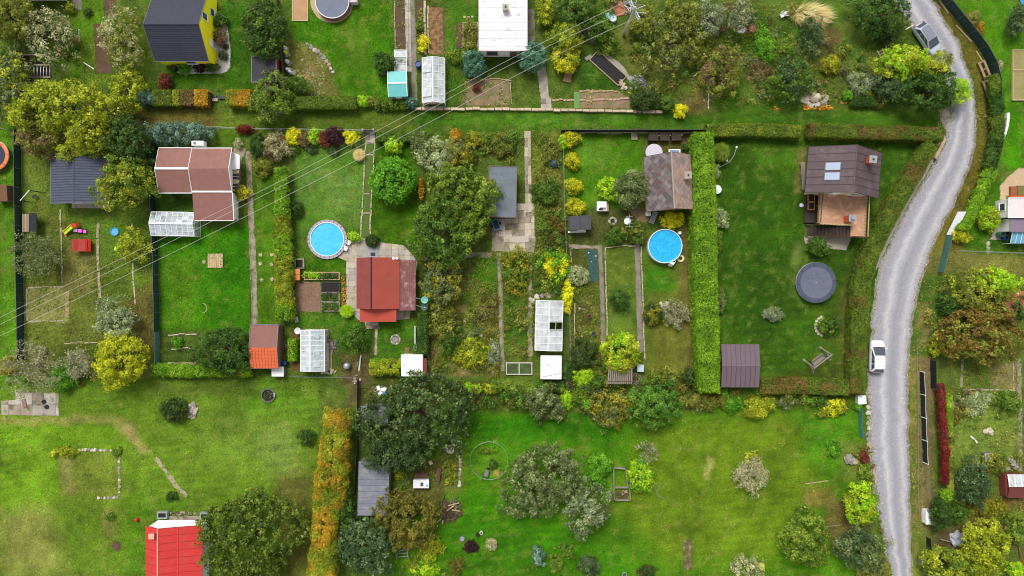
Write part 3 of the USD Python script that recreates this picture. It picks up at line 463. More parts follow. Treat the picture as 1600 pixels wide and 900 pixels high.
def lerp(a,b,t): return np.asarray(a,float) * (1 - t) + np.asarray(b,float) * t
def slope(t,e0,e1,r1,r0,m,kind,n,parent=None,thick=.07):
    """one roof slope: eave e0-e1, ridge r0-r1 (e0 below r0, seen from outside left to right). panels run from eave to ridge, courses along the eave"""
    e0,e1,r0,r1 = (np.asarray(q,float) for q in (e0,e1,r0,r1)); nrm = np.cross(e1 - e0,r0 - e0); nrm /= np.linalg.norm(nrm)
    if kind == 'panels':
        deck = t.add('roof_deck',MB().slab([e0,e1,r1,r0],thick),BLACK,parent)
        for i in range(n):
            g = .028 / max(1,np.linalg.norm(e1 - e0)); a,b = i / n + g,(i + 1) / n - g
            q = [lerp(e0,e1,a),lerp(e0,e1,b),lerp(r0,r1,b),lerp(r0,r1,a)]
            t.add('roof_panel',MB().slab([p + nrm * .035 for p in q],.03),m,parent)
            s = MB().bar(lerp(q[0],q[1],0) + nrm * .045,lerp(q[3],q[2],0) + nrm * .045,.035,.04); t.add('seam',s,m,parent)
    elif kind == 'courses':
        mb = MB()
        for k in range(n):
            a0,a1 = k / n,min(1,(k + 1.1) / n)
            mb.slab([lerp(e0,r0,a0) + nrm * .055,lerp(e1,r1,a0) + nrm * .055,lerp(e1,r1,a1) + nrm * .012,lerp(e0,r0,a1) + nrm * .012],.03)
        t.add('roof_deck',MB().slab([e0,e1,r1,r0],thick),m,parent)
        t.add('tile_courses',mb,m,parent,kind='stuff')
    else:
        t.add('roof_slope',MB().slab([e0,e1,r1,r0],thick),m,parent)

def gable(name,label,cat,R,ze,zr,rz=0.0,ry=0.0,ov=.3,roof=None,kind='plain',n=(1,1),wall=None,cap=None,gut=None,zeb=None,group=None,ovx=None):
    """R: centre x, y, length along the ridge, breadth. Side A is local +y, side B local -y (with its own eave height zeb)"""
    cx,cy,L,B = R; l,b = L / 2,B / 2; zeb = ze if zeb is None else zeb; ovx = ov if ovx is None else ovx
    t = T(name,label,cat,(cx,cy,0),rz,group); t.l,t.b,t.ze,t.zr,t.ry,t.ov,t.zeb = l,b,ze,zr,ry,ov,zeb
    mA,mB = roof if isinstance(roof,tuple) else (roof,roof)
    hA = lambda y: zr + (ze - zr) * (y - ry) / (b - ry); hB = lambda y: zr + (zeb - zr) * (ry - y) / (b + ry)
    sec = [(-b + ov,0),(b - ov,0),(b - ov,hA(b - ov) - .09),(ry,zr - .1),(-b + ov,hB(-b + ov) - .09)]
    xs = (-l + ovx,l - ovx); v = [(x,y,z) for x in xs for y,z in sec]; k = 5
    f = [[0,4,3],[0,3,2],[0,2,1],[5,8,9],[5,7,8],[5,6,7]]
    f += [x for i in range(k) for x in ([i,(i + 1) % k,(i + 1) % k + k],[i,(i + 1) % k + k,i + k])]
    t.add('wall',(np.array(v,float),np.array(f)),wall or WALLB)
    slope(t,(l,b,ze),(-l,b,ze),(-l,ry,zr),(l,ry,zr),mA,kind,n[0]); slope(t,(-l,-b,zeb),(l,-b,zeb),(l,ry,zr),(-l,ry,zr),mB,kind,n[1])
    if cap is not None: t.add('ridge_cap',MB().tube([(-l - .02,ry,zr + .02),(l + .02,ry,zr + .02)],.09,8),cap)
    if gut is not None:
        for y,z in ((b + .05,ze),(-b - .05,zeb)): t.add('gutter',MB().tube([(-l,y,z - .04),(l,y,z - .04)],.065,6),gut)
        for s in (-1,1): t.add('verge_trim',MB().bar((s * l,b,ze + .02),(s * l,ry,zr + .02),.05,.1).bar((s * l,-b,zeb + .02),(s * l,ry,zr + .02),.05,.1),gut)
    return t
def opening(t,kind,side,u,z,w,h,m=None,x=None):
    """a window or door on a wall of a gable thing; side 'x+', 'x-', 'y+' or 'y-', u along the wall"""
    m = m or WHITE; ax = side[0]; s = 1 if side[1] == '+' else -1; d = (t.l if ax == 'x' else t.b) - (t.ov if x is None else x)
    pos = lambda o,du=0: np.array((s * (d + o),u + du,z + h / 2) if ax == 'x' else (u + du,s * (d + o),z + h / 2)); dim = lambda th,ww,hh: (th,ww,hh) if ax == 'x' else (ww,th,hh)
    if kind == 'door':
        p = t.add('door',MB().box(pos(.02),dim(.06,w,h)),m); t.add('handle',MB().box(pos(.07,w * .38),dim(.04,.12,.03)),STEEL,p)
    else:
        p = t.add('window',MB().box(pos(.02),dim(.07,w,h)),m); t.add('pane',MB().box(pos(.045),dim(.04,w - .16,h - .16)),WINDOW,p); t.add('sill',MB().box(pos(.07) - np.array([0,0,h / 2 + .03]),dim(.16,w + .12,.05)),m,p)
def chimney(t,x,y,z0,z1,w=.55,d=.55,m=None,capm=None,name='chimney',parent=None):
    p = t.add(name,MB().box((x,y,(z0 + z1) / 2),(w,d,z1 - z0)),m or CONC,parent)
    t.add('chimney_cap',MB().box((x,y,z1 + .04),(w + .14,d + .14,.08)),capm or CONC,p); t.add('flue',MB().lathe((x,y,z1 + .08),[(.0,0),(.1,0),(.1,.16),(.07,.16),(.07,.02),(0,.02)],10),BLACK,p)

def flat_shed(name,label,cat,R,z,roof,wall,rz=0,dz=0.0,ov=.15,kind='plain',n=1,axis='x',trim=None,group=None):
    """a shed under one pitch that falls by dz towards local -y; panels run along y"""
    cx,cy,L,B = R; l,b = L / 2,B / 2
    t = T(name,label,cat,(cx,cy,0),rz,group); t.l,t.b,t.ze,t.zr,t.ov = l,b,z,z,ov
    li,bi = l - ov,b - ov; zz = lambda y: z - dz * (.5 - y / B) - .1
    v = [(x,y,h) for x,y in ((-li,-bi),(li,-bi),(li,bi),(-li,bi)) for h in (0,zz(y))]
    t.add('wall',(np.array(v),np.array([[0,2,3,1],[2,4,5,3],[4,6,7,5],[6,0,1,7],[1,3,5,7]])),wall)
    slope(t,(-l,-b,z - dz),(l,-b,z - dz),(l,b,z),(-l,b,z),roof,kind,n)
    if trim is not None:
        q = [(-l,-b,z - dz),(l,-b,z - dz),(l,b,z),(-l,b,z)]; mb = MB()
        for i in range(4): mb.bar(q[i],q[(i + 1) % 4],.07,.12)
        t.add('roof_trim',mb,trim)
    return t

# --- yellow house with the dark blue tiled roof (runs out of the frame at the top)
EZ,RZ = 2.6,5.35
y_e,y_r,x0,x1 = W(0,95,EZ)[1],W(0,38,RZ)[1],W(242,0,EZ)[0],W(326,0,EZ)[0]
hb = y_r - y_e
t = gable('family_house','yellow house with dark blue tiled gable roof and white gravel border','house',((x0 + x1) / 2,y_r + .9,x1 - x0,2 * hb + 1.8),EZ,RZ,ry=-.9,roof=ROOFS['slate'],kind='courses',n=(22,16),wall=YELLOW,cap=ROOFS['slate'],gut=GREYMET,ov=.22,ovx=.06)
t.ov = .06
opening(t,'window','x+',.75,3.0,.9,1.3); opening(t,'window','x+',2.1,.9,1.0,1.2); opening(t,'door','x+',-1.9,0,1.0,2.1,WHITE); opening(t,'window','y-',0.6,.9,1.3,1.2,x=.22)
# --- white house with the red roof at the top edge
c0 = rect(38,-70,116,7,0)
t = gable('family_house','white rendered house with red roof at the upper left corner','house',(c0[0] - .3,c0[1] + .6,c0[2] - .8,7.2),2.8,5.2,roof=ROOFS['redmetal'],kind='courses',n=(16,16),wall=WALLW,gut=WHITE,ov=.25)
opening(t,'window','y-',.9,1.0,1.2,1.2,WALLB)
# --- garden house with ribbed dark sheet roof under the trees at the left
EZ,RZ = 2.3,3.05
a,b = W(80,318,EZ),W(162,240,EZ)
t = gable('garden_house','small house with slate blue tiled sheet roof half under olive trees','house',((a[0] + b[0]) / 2,(a[1] + b[1]) / 2,b[1] - a[1],b[0] - a[0]),EZ,RZ,rz=90,roof=ROOFS['slate2'],kind='panels',n=(19,19),wall=WALLW,cap=ROOFS['slate2'],gut=GREYMET)
opening(t,'door','x-',-.9,0,.9,2.0,WOODB); opening(t,'window','x-',1.0,.9,1.1,1.0)
tp = T('terrace_slab','long pale concrete terrace step along the slate blue roofed house','terrace',W(143,321))
for i in range(5): tp.add('paving_slab',MB().box(W(113 + 11.6 * i + 5.8,321) + np.array([0,0,.06]),(.95,.72,.12)),PAVE[i % 4],w=True)
# --- brown shingle house with two wings and a lean-to
EZ,RZ = 2.6,3.55
a,b = W(248,301,EZ),W(300,231.5,EZ)
t = gable('cottage','brown shingle cottage with white ridge strips and stepped wing','house',((a[0] + b[0]) / 2,(a[1] + b[1]) / 2,b[0] - a[0],b[1] - a[1]),EZ,RZ,roof=(ROOFS['shingle'],ROOFS['shingle2']),wall=WALLW,cap=None,gut=WHITE,ov=.25)
t.add('ridge_strip',MB().box((0,.1,RZ + .05),(t.l * 2,.28,.07)),WHITE); opening(t,'window','y-',0,.9,1.2,1.1,WOODB)
base_t = t
a2,b2 = W(300,299,EZ + .15),W(362.5,232,EZ + .15)
dx,dy = (a2[0] + b2[0]) / 2,(a2[1] + b2[1]) / 2; l2,w2 = (b2[0] - a2[0]) / 2,(b2[1] - a2[1]) / 2
o = np.array([dx,dy,0]); E2,R2 = EZ + .15,RZ + .22
wl = MB(); li,bi = l2 - .25,w2 - .25
v = [(x,y,z) for x in (-li,li) for y,z in ((-bi,0),(bi,0),(bi,E2 - .02),(0,R2 - .12),(-bi,E2 - .02))]
wl.raw(np.array(v) + o,[[0,4,3],[0,3,2],[0,2,1],[5,8,9],[5,7,8],[5,6,7]]).raw(np.array(v) + o,[x for i in range(5) for x in ([i,(i + 1) % 5,(i + 1) % 5 + 5],[i,(i + 1) % 5 + 5,i + 5])])
base_t.add('wing_wall',wl,WALLW,w=True)
for s in (1,-1):
    e = [(l2,s * w2,E2),(-l2,s * w2,E2),(-l2,0,R2),(l2,0,R2)]
    if s < 0: e = [e[1],e[0],e[3],e[2]]
    base_t.add('roof_slope',MB().slab(np.array(e) + o,.08),ROOFS['shingle'],w=True)
    for sx in (-1,1): base_t.add('verge_trim',MB().bar(o + (sx * l2,s * w2,E2 + .03),o + (sx * l2,0,R2 + .03),.05,.1),WHITE,w=True)
base_t.add('gutter',MB().tube([o + (-l2,w2 + .05,E2 - .04),o + (l2,w2 + .05,E2 - .04)],.065),WHITE,w=True)
base_t.add('roof_step_strip',MB().box(o + (0,-w2 - .03,E2 - .01),(2 * l2,.2,.09)),WHITE,w=True)
yl = W(0,344,2.15)[1] - dy
base_t.add('porch_roof',MB().slab(np.array([(-l2,yl,2.15),(l2 + .03,yl,2.15),(l2 + .03,-w2,E2 - .06),(-l2,-w2,E2 - .06)]) + o,.08),ROOFS['shingle2'],w=True)
base_t.add('gutter',MB().tube([o + (-l2,yl - .05,2.1),o + (l2,yl - .05,2.1)],.06),WHITE,w=True)
base_t.add('verge_trim',MB().bar(o + (l2 + .03,yl,2.18),o + (l2 + .03,-w2,E2 - .03),.09,.1),WHITE,w=True)
base_t.add('porch_wall',MB().box(o + (0,(yl - w2) / 2 + .1,1.0),(2 * l2 - .5,w2 * 0 + (-yl - w2) - .35,2.0)),WALLW,w=True)
p = base_t.add('door',MB().box(o + (.9,yl + .26,1.0),(.9,.06,2.0)),WOODB,w=True); base_t.add('handle',MB().box(o + (1.25,yl + .2,1.0),(.12,.05,.03)),STEEL,p,w=True)
p = base_t.add('window',MB().box(o + (-1.0,yl + .26,1.4),(1.2,.08,1.0)),WHITE,w=True); base_t.add('pane',MB().box(o + (-1.0,yl + .23,1.4),(1.05,.06,.85)),WINDOW,p,w=True)
# air unit, awning and bench by that cottage
q = W(316,229,1.0); t = T('air_unit','white outdoor air unit on the north wall of the brown cottage','air conditioner',(q[0],q[1] + .15,0))
t.add('casing',MB().box((0,0,1.9),(1.5,.6,.9)),WHITE); t.add('fan_grille',MB().lathe((-.35,.0,2.36),[(0,0),(.16,.01),(.2,0)],16),GREYMET); t.add('bracket',MB().bar((-.5,-.1,1.45),(-.5,-.1,0.1),.06).bar((.5,-.1,1.45),(.5,-.1,.1),.06),STEEL)
t = T('awning','white sheet awning on the east side of the brown cottage','awning',W(369,252))
t.add('sheet',MB().slab([W(362,264,2.3),W(374.5,264,2.1),W(374.5,242.5,2.1),W(362,237,2.35)],.05),WROOF,w=True)
for y in (244,263): t.add('post',MB().bar(W(373.5,y,0),W(373.5,y,0) + (0,0,2.0),.08),WHITE,w=True)
t = T('lean_to_shelter','dark slatted lean-to shelter below the white awning of the cottage','shelter',W(370,281))
for i in range(6): t.add('roof_slat',MB().box(W(367.5,268 + i * 5.2,1.9) + (0,0,0),(1.0,.3,.05)),WOODD if i % 3 else WOODL,w=True)
for y in (266,296): t.add('post',MB().bar(W(371,y),W(371,y) + (0,0,1.88),.09),WOODB,w=True)
# --- red felt house in the middle plot
zA,zR,zB = 2.5,3.7,2.6
xa,xr,xb,ya,yb = W(557,0,zA)[0],W(580,0,zR)[0],W(624.5,0,zB)[0],W(0,482.5,2.6)[1],W(0,402.5,2.6)[1]
cx,cy,B,L = (xa + xb) / 2,(ya + yb) / 2,xb - xa,yb - ya
t = gable('garden_house','red felt roofed garden house on pale flagstone patio','house',(cx,cy,L,B),zA,zR,rz=90,ry=-(xr - cx),roof=(ROOFS['redfelt2'],ROOFS['redfelt']),wall=WALLB,cap=M('dark_ridge',(70,34,34),.1),zeb=zB,ov=.2)
t.add('porch_roof',MB().slab([W(562,503,2.1),W(619,503,2.1),W(619,481,2.56),W(562,481,2.56)],.07),ROOFS['redporch'],w=True)
for x in (564,617): t.add('porch_post',MB().bar(W(x,501),W(x,501) + (0,0,2.02),.11),WOODB,w=True)
q = [W(623,485,2.45),W(649,485,2.2),W(650,407,2.2),W(623,405,2.45)]
t.add('annex_roof',MB().slab(q,.07),ROOFS['oldpink'],w=True)
mb = MB()
for i in range(9): mb.bar(lerp(q[0],q[1],(i + .5) / 9) + (0,0,.02),lerp(q[3],q[2],(i + .5) / 9) + (0,0,.02),.05,.04)
t.add('roof_ribs',mb,ROOFS['oldpink'],w=True)
t.add('annex_wall',MB().prism([W(624,483)[:2],W(646,483)[:2],W(646,408)[:2],W(624,407)[:2]],0,2.1),WALLB,w=True)
opening(t,'window','x-',.5,.9,1.0,1.0); opening(t,'door','x-',-.9,0,.9,2.0,WOODL)
t.add('vent_ball',MB().ball(W(615,404,2.8),.2).ball(W(620.5,404,2.8),.18),WHITE,w=True)
# --- house with grey diamond fibre slates
EZ,RZ = 2.5,4.9
a,b = W(1008.5,329,EZ),W(1080.5,243,EZ)
tS = gable('cottage','old cottage with grey and pinkish diamond slate roof','house',((a[0] + b[0]) / 2,(a[1] + b[1]) / 2,b[1] - a[1],b[0] - a[0]),EZ,RZ,rz=93.2,roof=(SLATE[1],SLATEP[1]),wall=M('ochre_render',(176,150,120),.1),cap=M('mossy_ridge',(170,156,144),.2,3),gut=M('rusty_gutter',(110,76,68),.15),ov=.25)
rs = np.random.default_rng(5)
for s in (1,-1):
    e0,e1 = np.array((s * tS.l,s * tS.b,EZ)),np.array((-s * tS.l,s * tS.b,EZ)); r0,r1 = np.array((s * tS.l,0,RZ)),np.array((-s * tS.l,0,RZ))
    Lx,Ly = np.linalg.norm(e1 - e0),np.linalg.norm(r0 - e0); ux,uy = (e1 - e0) / Lx,(r0 - e0) / Ly; nn = np.cross(ux,uy); d = .82
    frame = shapely.box(0,0,Lx,Ly)
    for j in range(-1,int(Ly / (d / 2)) + 2):
        for i in range(-1,int(Lx / d) + 2):
            x,y = i * d + (j % 2) * d / 2,j * d / 2; g = .025
            dia = Polygon([(x - d / 2 + g,y),(x,y - d / 2 + g),(x + d / 2 - g,y),(x,y + d / 2 - g)]).intersection(frame)
            if dia.is_empty or dia.area < .03 or dia.geom_type != 'Polygon': continue
            v,f = trimesh.creation.extrude_polygon(dia,.018,engine='earcut').vertices,trimesh.creation.extrude_polygon(dia,.018,engine='earcut').faces
            lift = .012 + rs.uniform(0,.012)
            tilt = (y + d / 2 - v[:,1]) * .03
            q = e0 + v[:,:1] * ux + v[:,1:2] * uy + (v[:,2:3] + lift + tilt[:,None]) * nn
            tS.add('slate',(q,f),(SLATE if s > 0 else SLATEP)[rs.choice([0,0,1,2,3] if s > 0 else [0,1,0,2])])
q = W(1073,275,3.6); lq = tS.loc(q); chimney(tS,lq[0],lq[1],2.8,4.3,.75,.75,M('chimney_render',(206,190,168),.1))
p = tS.add('dormer_window',MB().slab([W(1045,240,2.7),W(1063,240,2.7),W(1063,233,2.5),W(1045,233,2.5)],.08),WHITE,w=True); tS.add('pane',MB().slab([W(1046.5,239,2.73),W(1061.5,239,2.73),W(1061.5,234.3,2.58),W(1046.5,234.3,2.58)],.04),M('sky_pane',(120,140,160),.05,1,.1),p,w=True)
# --- brown metal roofed house with the raised terrace
EZ,RZ = 3.6,6.6
cx,cy = (440 + 549 + 554 + 445) / 4 / S,-(-212 - 202.5 - 144 - 134) / 4 / S
tH = gable('family_house','house with brown metal panel roof, two skylights and raised terrace','house',(cx,cy,5.75,9.12),EZ,RZ,rz=90 - 4.6,roof=ROOFS['brownmetal'],kind='panels',n=(6,6),wall=M('cream_render',(206,190,160),.08,1.5),cap=ROOFS['brownmetal'],gut=BLACK,ov=1.35,ovx=.3)
for dx in (.36,-.86):
    yy = 2.15; z = RZ + (EZ - RZ) * yy / tH.b + .09; sl = (EZ - RZ) / tH.b
    def onroof(x,y,o): return np.array([x,y,RZ + (EZ - RZ) * y / tH.b + o])
    fr = tH.add('skylight',MB().slab([onroof(dx + .45,yy + .75,.16),onroof(dx - .55,yy + .75,.16),onroof(dx - .55,yy - .75,.16),onroof(dx + .45,yy - .75,.16)],.1),GREYMET)
    tH.add('pane',MB().slab([onroof(dx + .4,yy + .68,.18),onroof(dx - .5,yy + .68,.18),onroof(dx - .5,yy - .68,.18),onroof(dx + .4,yy - .68,.18)],.03),M(f'skylight_pane_{"ab"[dx > 0]}',(176,188,212),.05,1,.08),fr)
q = W(1358,251,5.4); lq = tH.loc(q); chimney(tH,lq[0],lq[1],4.0,6.3,.75,.8,BRICK,STEEL)
# terrace, outdoor hearth, stairs and lower deck
TZ = 2.3
def tz(x,y,z=TZ): return W(x,y,z)
tH.add('terrace_floor',MB().prism([tz(*p)[:2] for p in ((1281,296),(1356,300),(1352,371),(1329,370),(1329,352),(1278,348))],TZ - .25,TZ),M('terrace_tiles',(196,150,118),.1,1.0,.9,.6,9,spot=(210,170,138),spot_scale=1.4,fine=.14),w=True)
for p in ((1284,346),(1326,350),(1349,368),(1352,330),(1283,320)):
    q = tz(*p); tH.add('terrace_post',MB().bar((q[0],q[1],0),(q[0],q[1],TZ - .25),.16),WOODB,w=True)
def railing(t,pts,z,h,step,mpost,mrail,w=True):
    for p0,p1 in zip(pts[:-1],pts[1:]):
        a,b = tz(*p0,z),tz(*p1,z); n = max(1,int(np.linalg.norm(b - a) / step))
        t.add('handrail',MB().bar(a + (0,0,h),b + (0,0,h),.1,.06),mrail,w=True); t.add('lower_rail',MB().bar(a + (0,0,.12),b + (0,0,.12),.06,.05),mrail,w=True)
        for i in range(n + 1): t.add('baluster',MB().bar(lerp(a,b,i / n),lerp(a,b,i / n) + (0,0,h),.05 if 0 < i < n else .1),mpost,w=True)
railing(tH,[(1353,303),(1350,371)],TZ,.95,.38,WOODB,WOODL); railing(tH,[(1350,371),(1331,370)],TZ,.95,.4,WOODB,WOODB)
railing(tH,[(1281,300),(1277,348)],TZ,.95,.3,WOODL,WOODB); railing(tH,[(1276,350),(1329,353)],TZ,.95,.45,WOODB,WOODL)
n = 12
for i in range(n):
    z = TZ * (1 - (i + .5) / n); a = tz(1329 - 68 * (i + .5) / n,361,z)
    tH.add('stair_tread',MB().box(a,(.5,1.15,.06)),WOODD,w=True)
for y in (351.5,369): tH.add('stringer',MB().bar(tz(1331,y,TZ - .1),tz(1258,y,.15),.07,.26),WOODB,w=True)
tH.add('stair_rail',MB().bar(tz(1331,369,TZ + .9),tz(1258,369,.95),.07),WOODB,w=True)
hp = tH.add('lower_deck',MB().prism([tz(*p,.4)[:2] for p in ((1259,302),(1279,302),(1276,348),(1257,348))],0,.4),WOODD,w=True)
for i in range(9): tH.add('deck_board',MB().prism([tz(1259.4 + 2.0 * i,303,.44)[:2],tz(1261.1 + 2.0 * i,303,.44)[:2],tz(1260.1 + 1.95 * i,347,.44)[:2],tz(1258.4 + 1.95 * i,347,.44)[:2]],.4,.44),WOODD,hp,w=True)
q = tz(1327,342,TZ + .7); p = tH.add('hearth',MB().box((q[0],q[1],TZ + .7),(.8,.75,1.4)),BRICK,w=True); tH.add('hearth_cap',MB().box((q[0],q[1],TZ + 1.52),(.9,.85,.08)),STEEL,p,w=True); tH.add('hearth_chimney',MB().box((q[0],q[1],TZ + 1.7),(.4,.4,.3)),STEEL,p,w=True)
t = T('garden_table','orange edged dark garden tables on the lower deck beside the terrace','table',W(1268,316))
for y in (309,322): 
    q = W(1267.5,y,1.0); tp_ = t.add('table_top',MB().box(q,(.85,.92,.04)),BLACK,w=True); mb = MB()
    for s in (-1,1): mb.box(q + (s * .42,0,.03),(.08,1.0,.08)).box(q + (0,s * .48,.03),(.92,.08,.08))
    t.add('table_edge',mb,WOODO,tp_,w=True); t.add('leg',MB().box((q[0],q[1],.5),(.1,.1,1.0)),WOODB,w=True)
opening(tH,'door','x-',.6,TZ,.95,2.0,WHITE,x=.3); opening(tH,'window','x-',-1.6,TZ + .8,1.2,1.0,x=.3)
q = tz(1329,305,TZ + .25); t = T('plant_pot','small grey bowl on the tan terrace below the brown roof','pot',(q[0],q[1],TZ)); t.add('bowl',MB().lathe((0,0,0),[(0,0),(.14,0),(.22,.22),(.19,.22),(.12,.04),(0,.04)]),GREYMET)
# --- mauve metal shed by the tall hedge
EZ,RZ = 2.2,2.65
a,b = W(1126.5,605,EZ),W(1186,538,EZ)
t = gable('garden_shed','mauve metal panelled shed at the foot of the tall green hedge','shed',((a[0] + b[0]) / 2,(a[1] + b[1]) / 2,b[0] - a[0],b[1] - a[1]),EZ,RZ,roof=ROOFS['purplemetal'],kind='panels',n=(8,8),wall=WALLB,cap=ROOFS['purplemetal'],gut=None,ov=.15)
opening(t,'door','x+',-.6,0,.9,1.9,WOODB)
# --- white flat roofed house at the top
t = flat_shed('summer_house','white flat roofed summer house between two globe spruces','house',(lambda r: (r[0],r[1],r[2],r[3]))(rect(748,-30,824,79,3.0)),3.0,WROOF,WALLW,dz=.05,ov=.2,trim=M('pale_pink_trim',(206,186,190),.06),kind='plain')
q = W(790,13,3.4); lq = t.loc(q); chimney(t,lq[0],lq[1],2.9,3.8,.65,.6,M('old_chimney',(176,160,140),.2,4))
for i in range(9): t.add('roof_seam',MB().box((0,-t.b + .6 + i * .98,2.995 - .05 * (.5 + (t.b - .6 - i * .98) / (2 * t.b)) + .05),(2 * t.l - .1,.04,.02)),WROOF)
opening(t,'window','y-',-1.4,1.0,1.4,1.1,WOODB); opening(t,'door','y-',1.3,0,.9,2.0,WOODB)
# --- dark felt shed beside the yellow house
t = flat_shed('garden_shed','dark anthracite flat shed by the round green tree','shed',rect(393,88,431.5,128,2.3),2.3,ANTHRA,WALLR,dz=.05,ov=.08,trim=GREYMET); opening(t,'door','x+',0,0,.8,1.9,WOODB)
# --- grey sheet roofed hut in the central garden
t = flat_shed('garden_hut','grey flat sheet roofed hut beside the big leafy trees','hut',rect(763,260,807,339,2.5),2.5,ROOFS['flatgrey'],WALLR,rz=-1.5,dz=.25,ov=.12,trim=M('dull_trim',(120,104,100),.1),kind='plain')
for y in (-1.2,1.1): t.add('roof_seam',MB().box((0,y,2.5 - .25 * (.5 - y / (2 * t.b)) + .012),(2 * t.l - .1,.05,.03)),GREYMET)
chimney(t,-1.25,-2.55,2.3,2.95,.42,.42,CONC)
opening(t,'door','x+',-1.8,0,.8,1.9,WOODB)
# --- grey sheet sheds beside the orange hedge
r = rect(559.5,721,607,806,2.3)
flat_shed('tool_shed','grey sheet panelled shed between the orange hedge and golden tree','shed',(r[0],r[1],r[3],r[2]),2.3,ROOFS['corr'],WALLG,rz=88.5,dz=.2,ov=.1,kind='panels',n=9)
r = rect(564,634,606,664,2.3)
flat_shed('tool_shed','grey sheet panelled shed mostly hidden under the biggest dark tree','shed',(r[0],r[1],r[3],r[2]),2.3,ROOFS['corr'],WALLG,rz=89.5,dz=.2,ov=.1,kind='panels',n=3)
# --- red metal roofed house at the bottom edge: a steep side, then two pitches
xs_,zs_ = [W(228,0,2.6)[0],W(246.5,0,3.7)[0],W(278,0,3.0)[0],W(316.5,0,2.4)[0]],[2.6,3.7,3.0,2.4]
yt = W(0,821,2.5)[1]; yb = yt - 9.5
t = T('family_house','house with bright red metal roof at the bottom edge','house',(xs_[1],yt,0))
for i in range(3):
    a,b = (xs_[i],zs_[i]),(xs_[i + 1],zs_[i + 1]); n = 10
    q = np.array([(a[0],yt,a[1]),(a[0],yb,a[1]),(b[0],yb,b[1]),(b[0],yt,b[1])])
    nrm = np.cross(q[1] - q[0],q[3] - q[0]); nrm /= np.linalg.norm(nrm)
    t.add('roof_deck',MB().slab(q,.07),BLACK,w=True)
    for k in range(n):
        f0,f1 = k / n + .002,(k + 1) / n - .002
        pq = [lerp(q[0],q[1],f0),lerp(q[0],q[1],f1),lerp(q[3],q[2],f1),lerp(q[3],q[2],f0)]
        t.add('roof_panel',MB().slab([p + nrm * .035 for p in pq],.03),ROOFS['redmetal'],w=True)
        t.add('seam',MB().bar(pq[0] + nrm * .045,pq[3] + nrm * .045,.035,.04),ROOFS['redmetal'],w=True)
t.add('ridge_cap',MB().bar((xs_[1],yt,3.76),(xs_[1],yb,3.76),.16,.06),M('pale_red_cap',(226,150,140),.06),w=True); t.add('pitch_strip',MB().bar((xs_[2],yt,3.05),(xs_[2],yb,3.05),.12,.05),ROOFS['redmetal'],w=True)
sec = [(xs_[0] + .15,0),(xs_[0] + .15,2.55),(xs_[1],3.58),(xs_[2],2.9),(xs_[3] - .2,2.3),(xs_[3] - .2,0)]
m = trimesh.creation.extrude_polygon(Polygon(sec),9.1,engine='earcut'); v = np.array(m.vertices)
t.add('wall',(np.column_stack([v[:,0],yt - .2 - v[:,2],v[:,1]]),np.array(m.faces)[:,::-1]),WALLW,w=True)
q = W(239.5,836,3.7); p = t.add('chimney',MB().box((q[0],q[1],3.6),(.6,.55,1.1)),M('red_chimney',(200,90,80),.1),w=True); t.add('chimney_cap',MB().box((q[0],q[1],4.19),(.7,.65,.08)),M('chimney_top',(226,170,150),.06),p,w=True)
p = t.add('door',MB().box((xs_[1] + 2.6,yt - .17,1.0),(.9,.06,2.0)),WOODB,w=True); t.add('handle',MB().box((xs_[1] + 2.95,yt - .12,1.0),(.12,.05,.03)),STEEL,p,w=True)
p = t.add('window',MB().box((xs_[1] + .9,yt - .17,1.6),(1.2,.08,1.1)),WHITE,w=True); t.add('pane',MB().box((xs_[1] + .9,yt - .14,1.6),(1.05,.06,.95)),WINDOW,p,w=True)
t.add('lean_to_roof',MB().slab([W(238,825,2.5),W(317,822,2.4),W(312,812.5,2.25),W(247,812.5,2.25)],.06),WROOF,w=True)
t = T('concrete_step','weathered concrete strip behind the red roofed house','terrace',W(286,809)); t.add('slab',MB().prism(P([(262,806),(314,806),(314,813),(262,813)]),0,.12),OLDCONC,w=True)
# --- little brown and orange roofed shed
EZ,RZ = 2.2,2.75
a,b = W(391.5,575,EZ),W(435,508,EZ)
t = gable('garden_shed','small shed, half brown felt and half bright orange tile roof','shed',((a[0] + b[0]) / 2,(a[1] + b[1]) / 2,b[0] - a[0],b[1] - a[1]),EZ,RZ,ry=-.1,roof=(ROOFS['shingle2'],ROOFS['orangetile']),kind='plain',wall=WALLB,gut=GREYMET,ov=.12)
mb = MB(); sl = (EZ - RZ) / (t.b - .1)
for i in range(9):
    for j in range(6):
        x0,y0 = -t.l + i * t.l * 2 / 9,-.1 - j * (t.b - .1) / 6; y1 = y0 - (t.b - .1) / 6
        mb.slab([(x0 + .03,y1 - .03,RZ + sl * (-.1 - y1) + .07),(x0 + t.l * 2 / 9 - .03,y1 - .03,RZ + sl * (-.1 - y1) + .07),(x0 + t.l * 2 / 9 - .03,y0,RZ + sl * (-.1 - y0) + .03),(x0 + .03,y0,RZ + sl * (-.1 - y0) + .03)],.03)
t.add('roof_tiles',mb,ROOFS['orangetile'],kind='stuff'); opening(t,'door','x-',.3,0,.8,1.8,WOODB)
t = flat_shed('bin_shelter','small white lidded shelter below the orange tiled shed roof','shelter',rect(424,573,443,588.5,1.2),1.2,WROOF,WALLG,dz=.1,ov=.08)
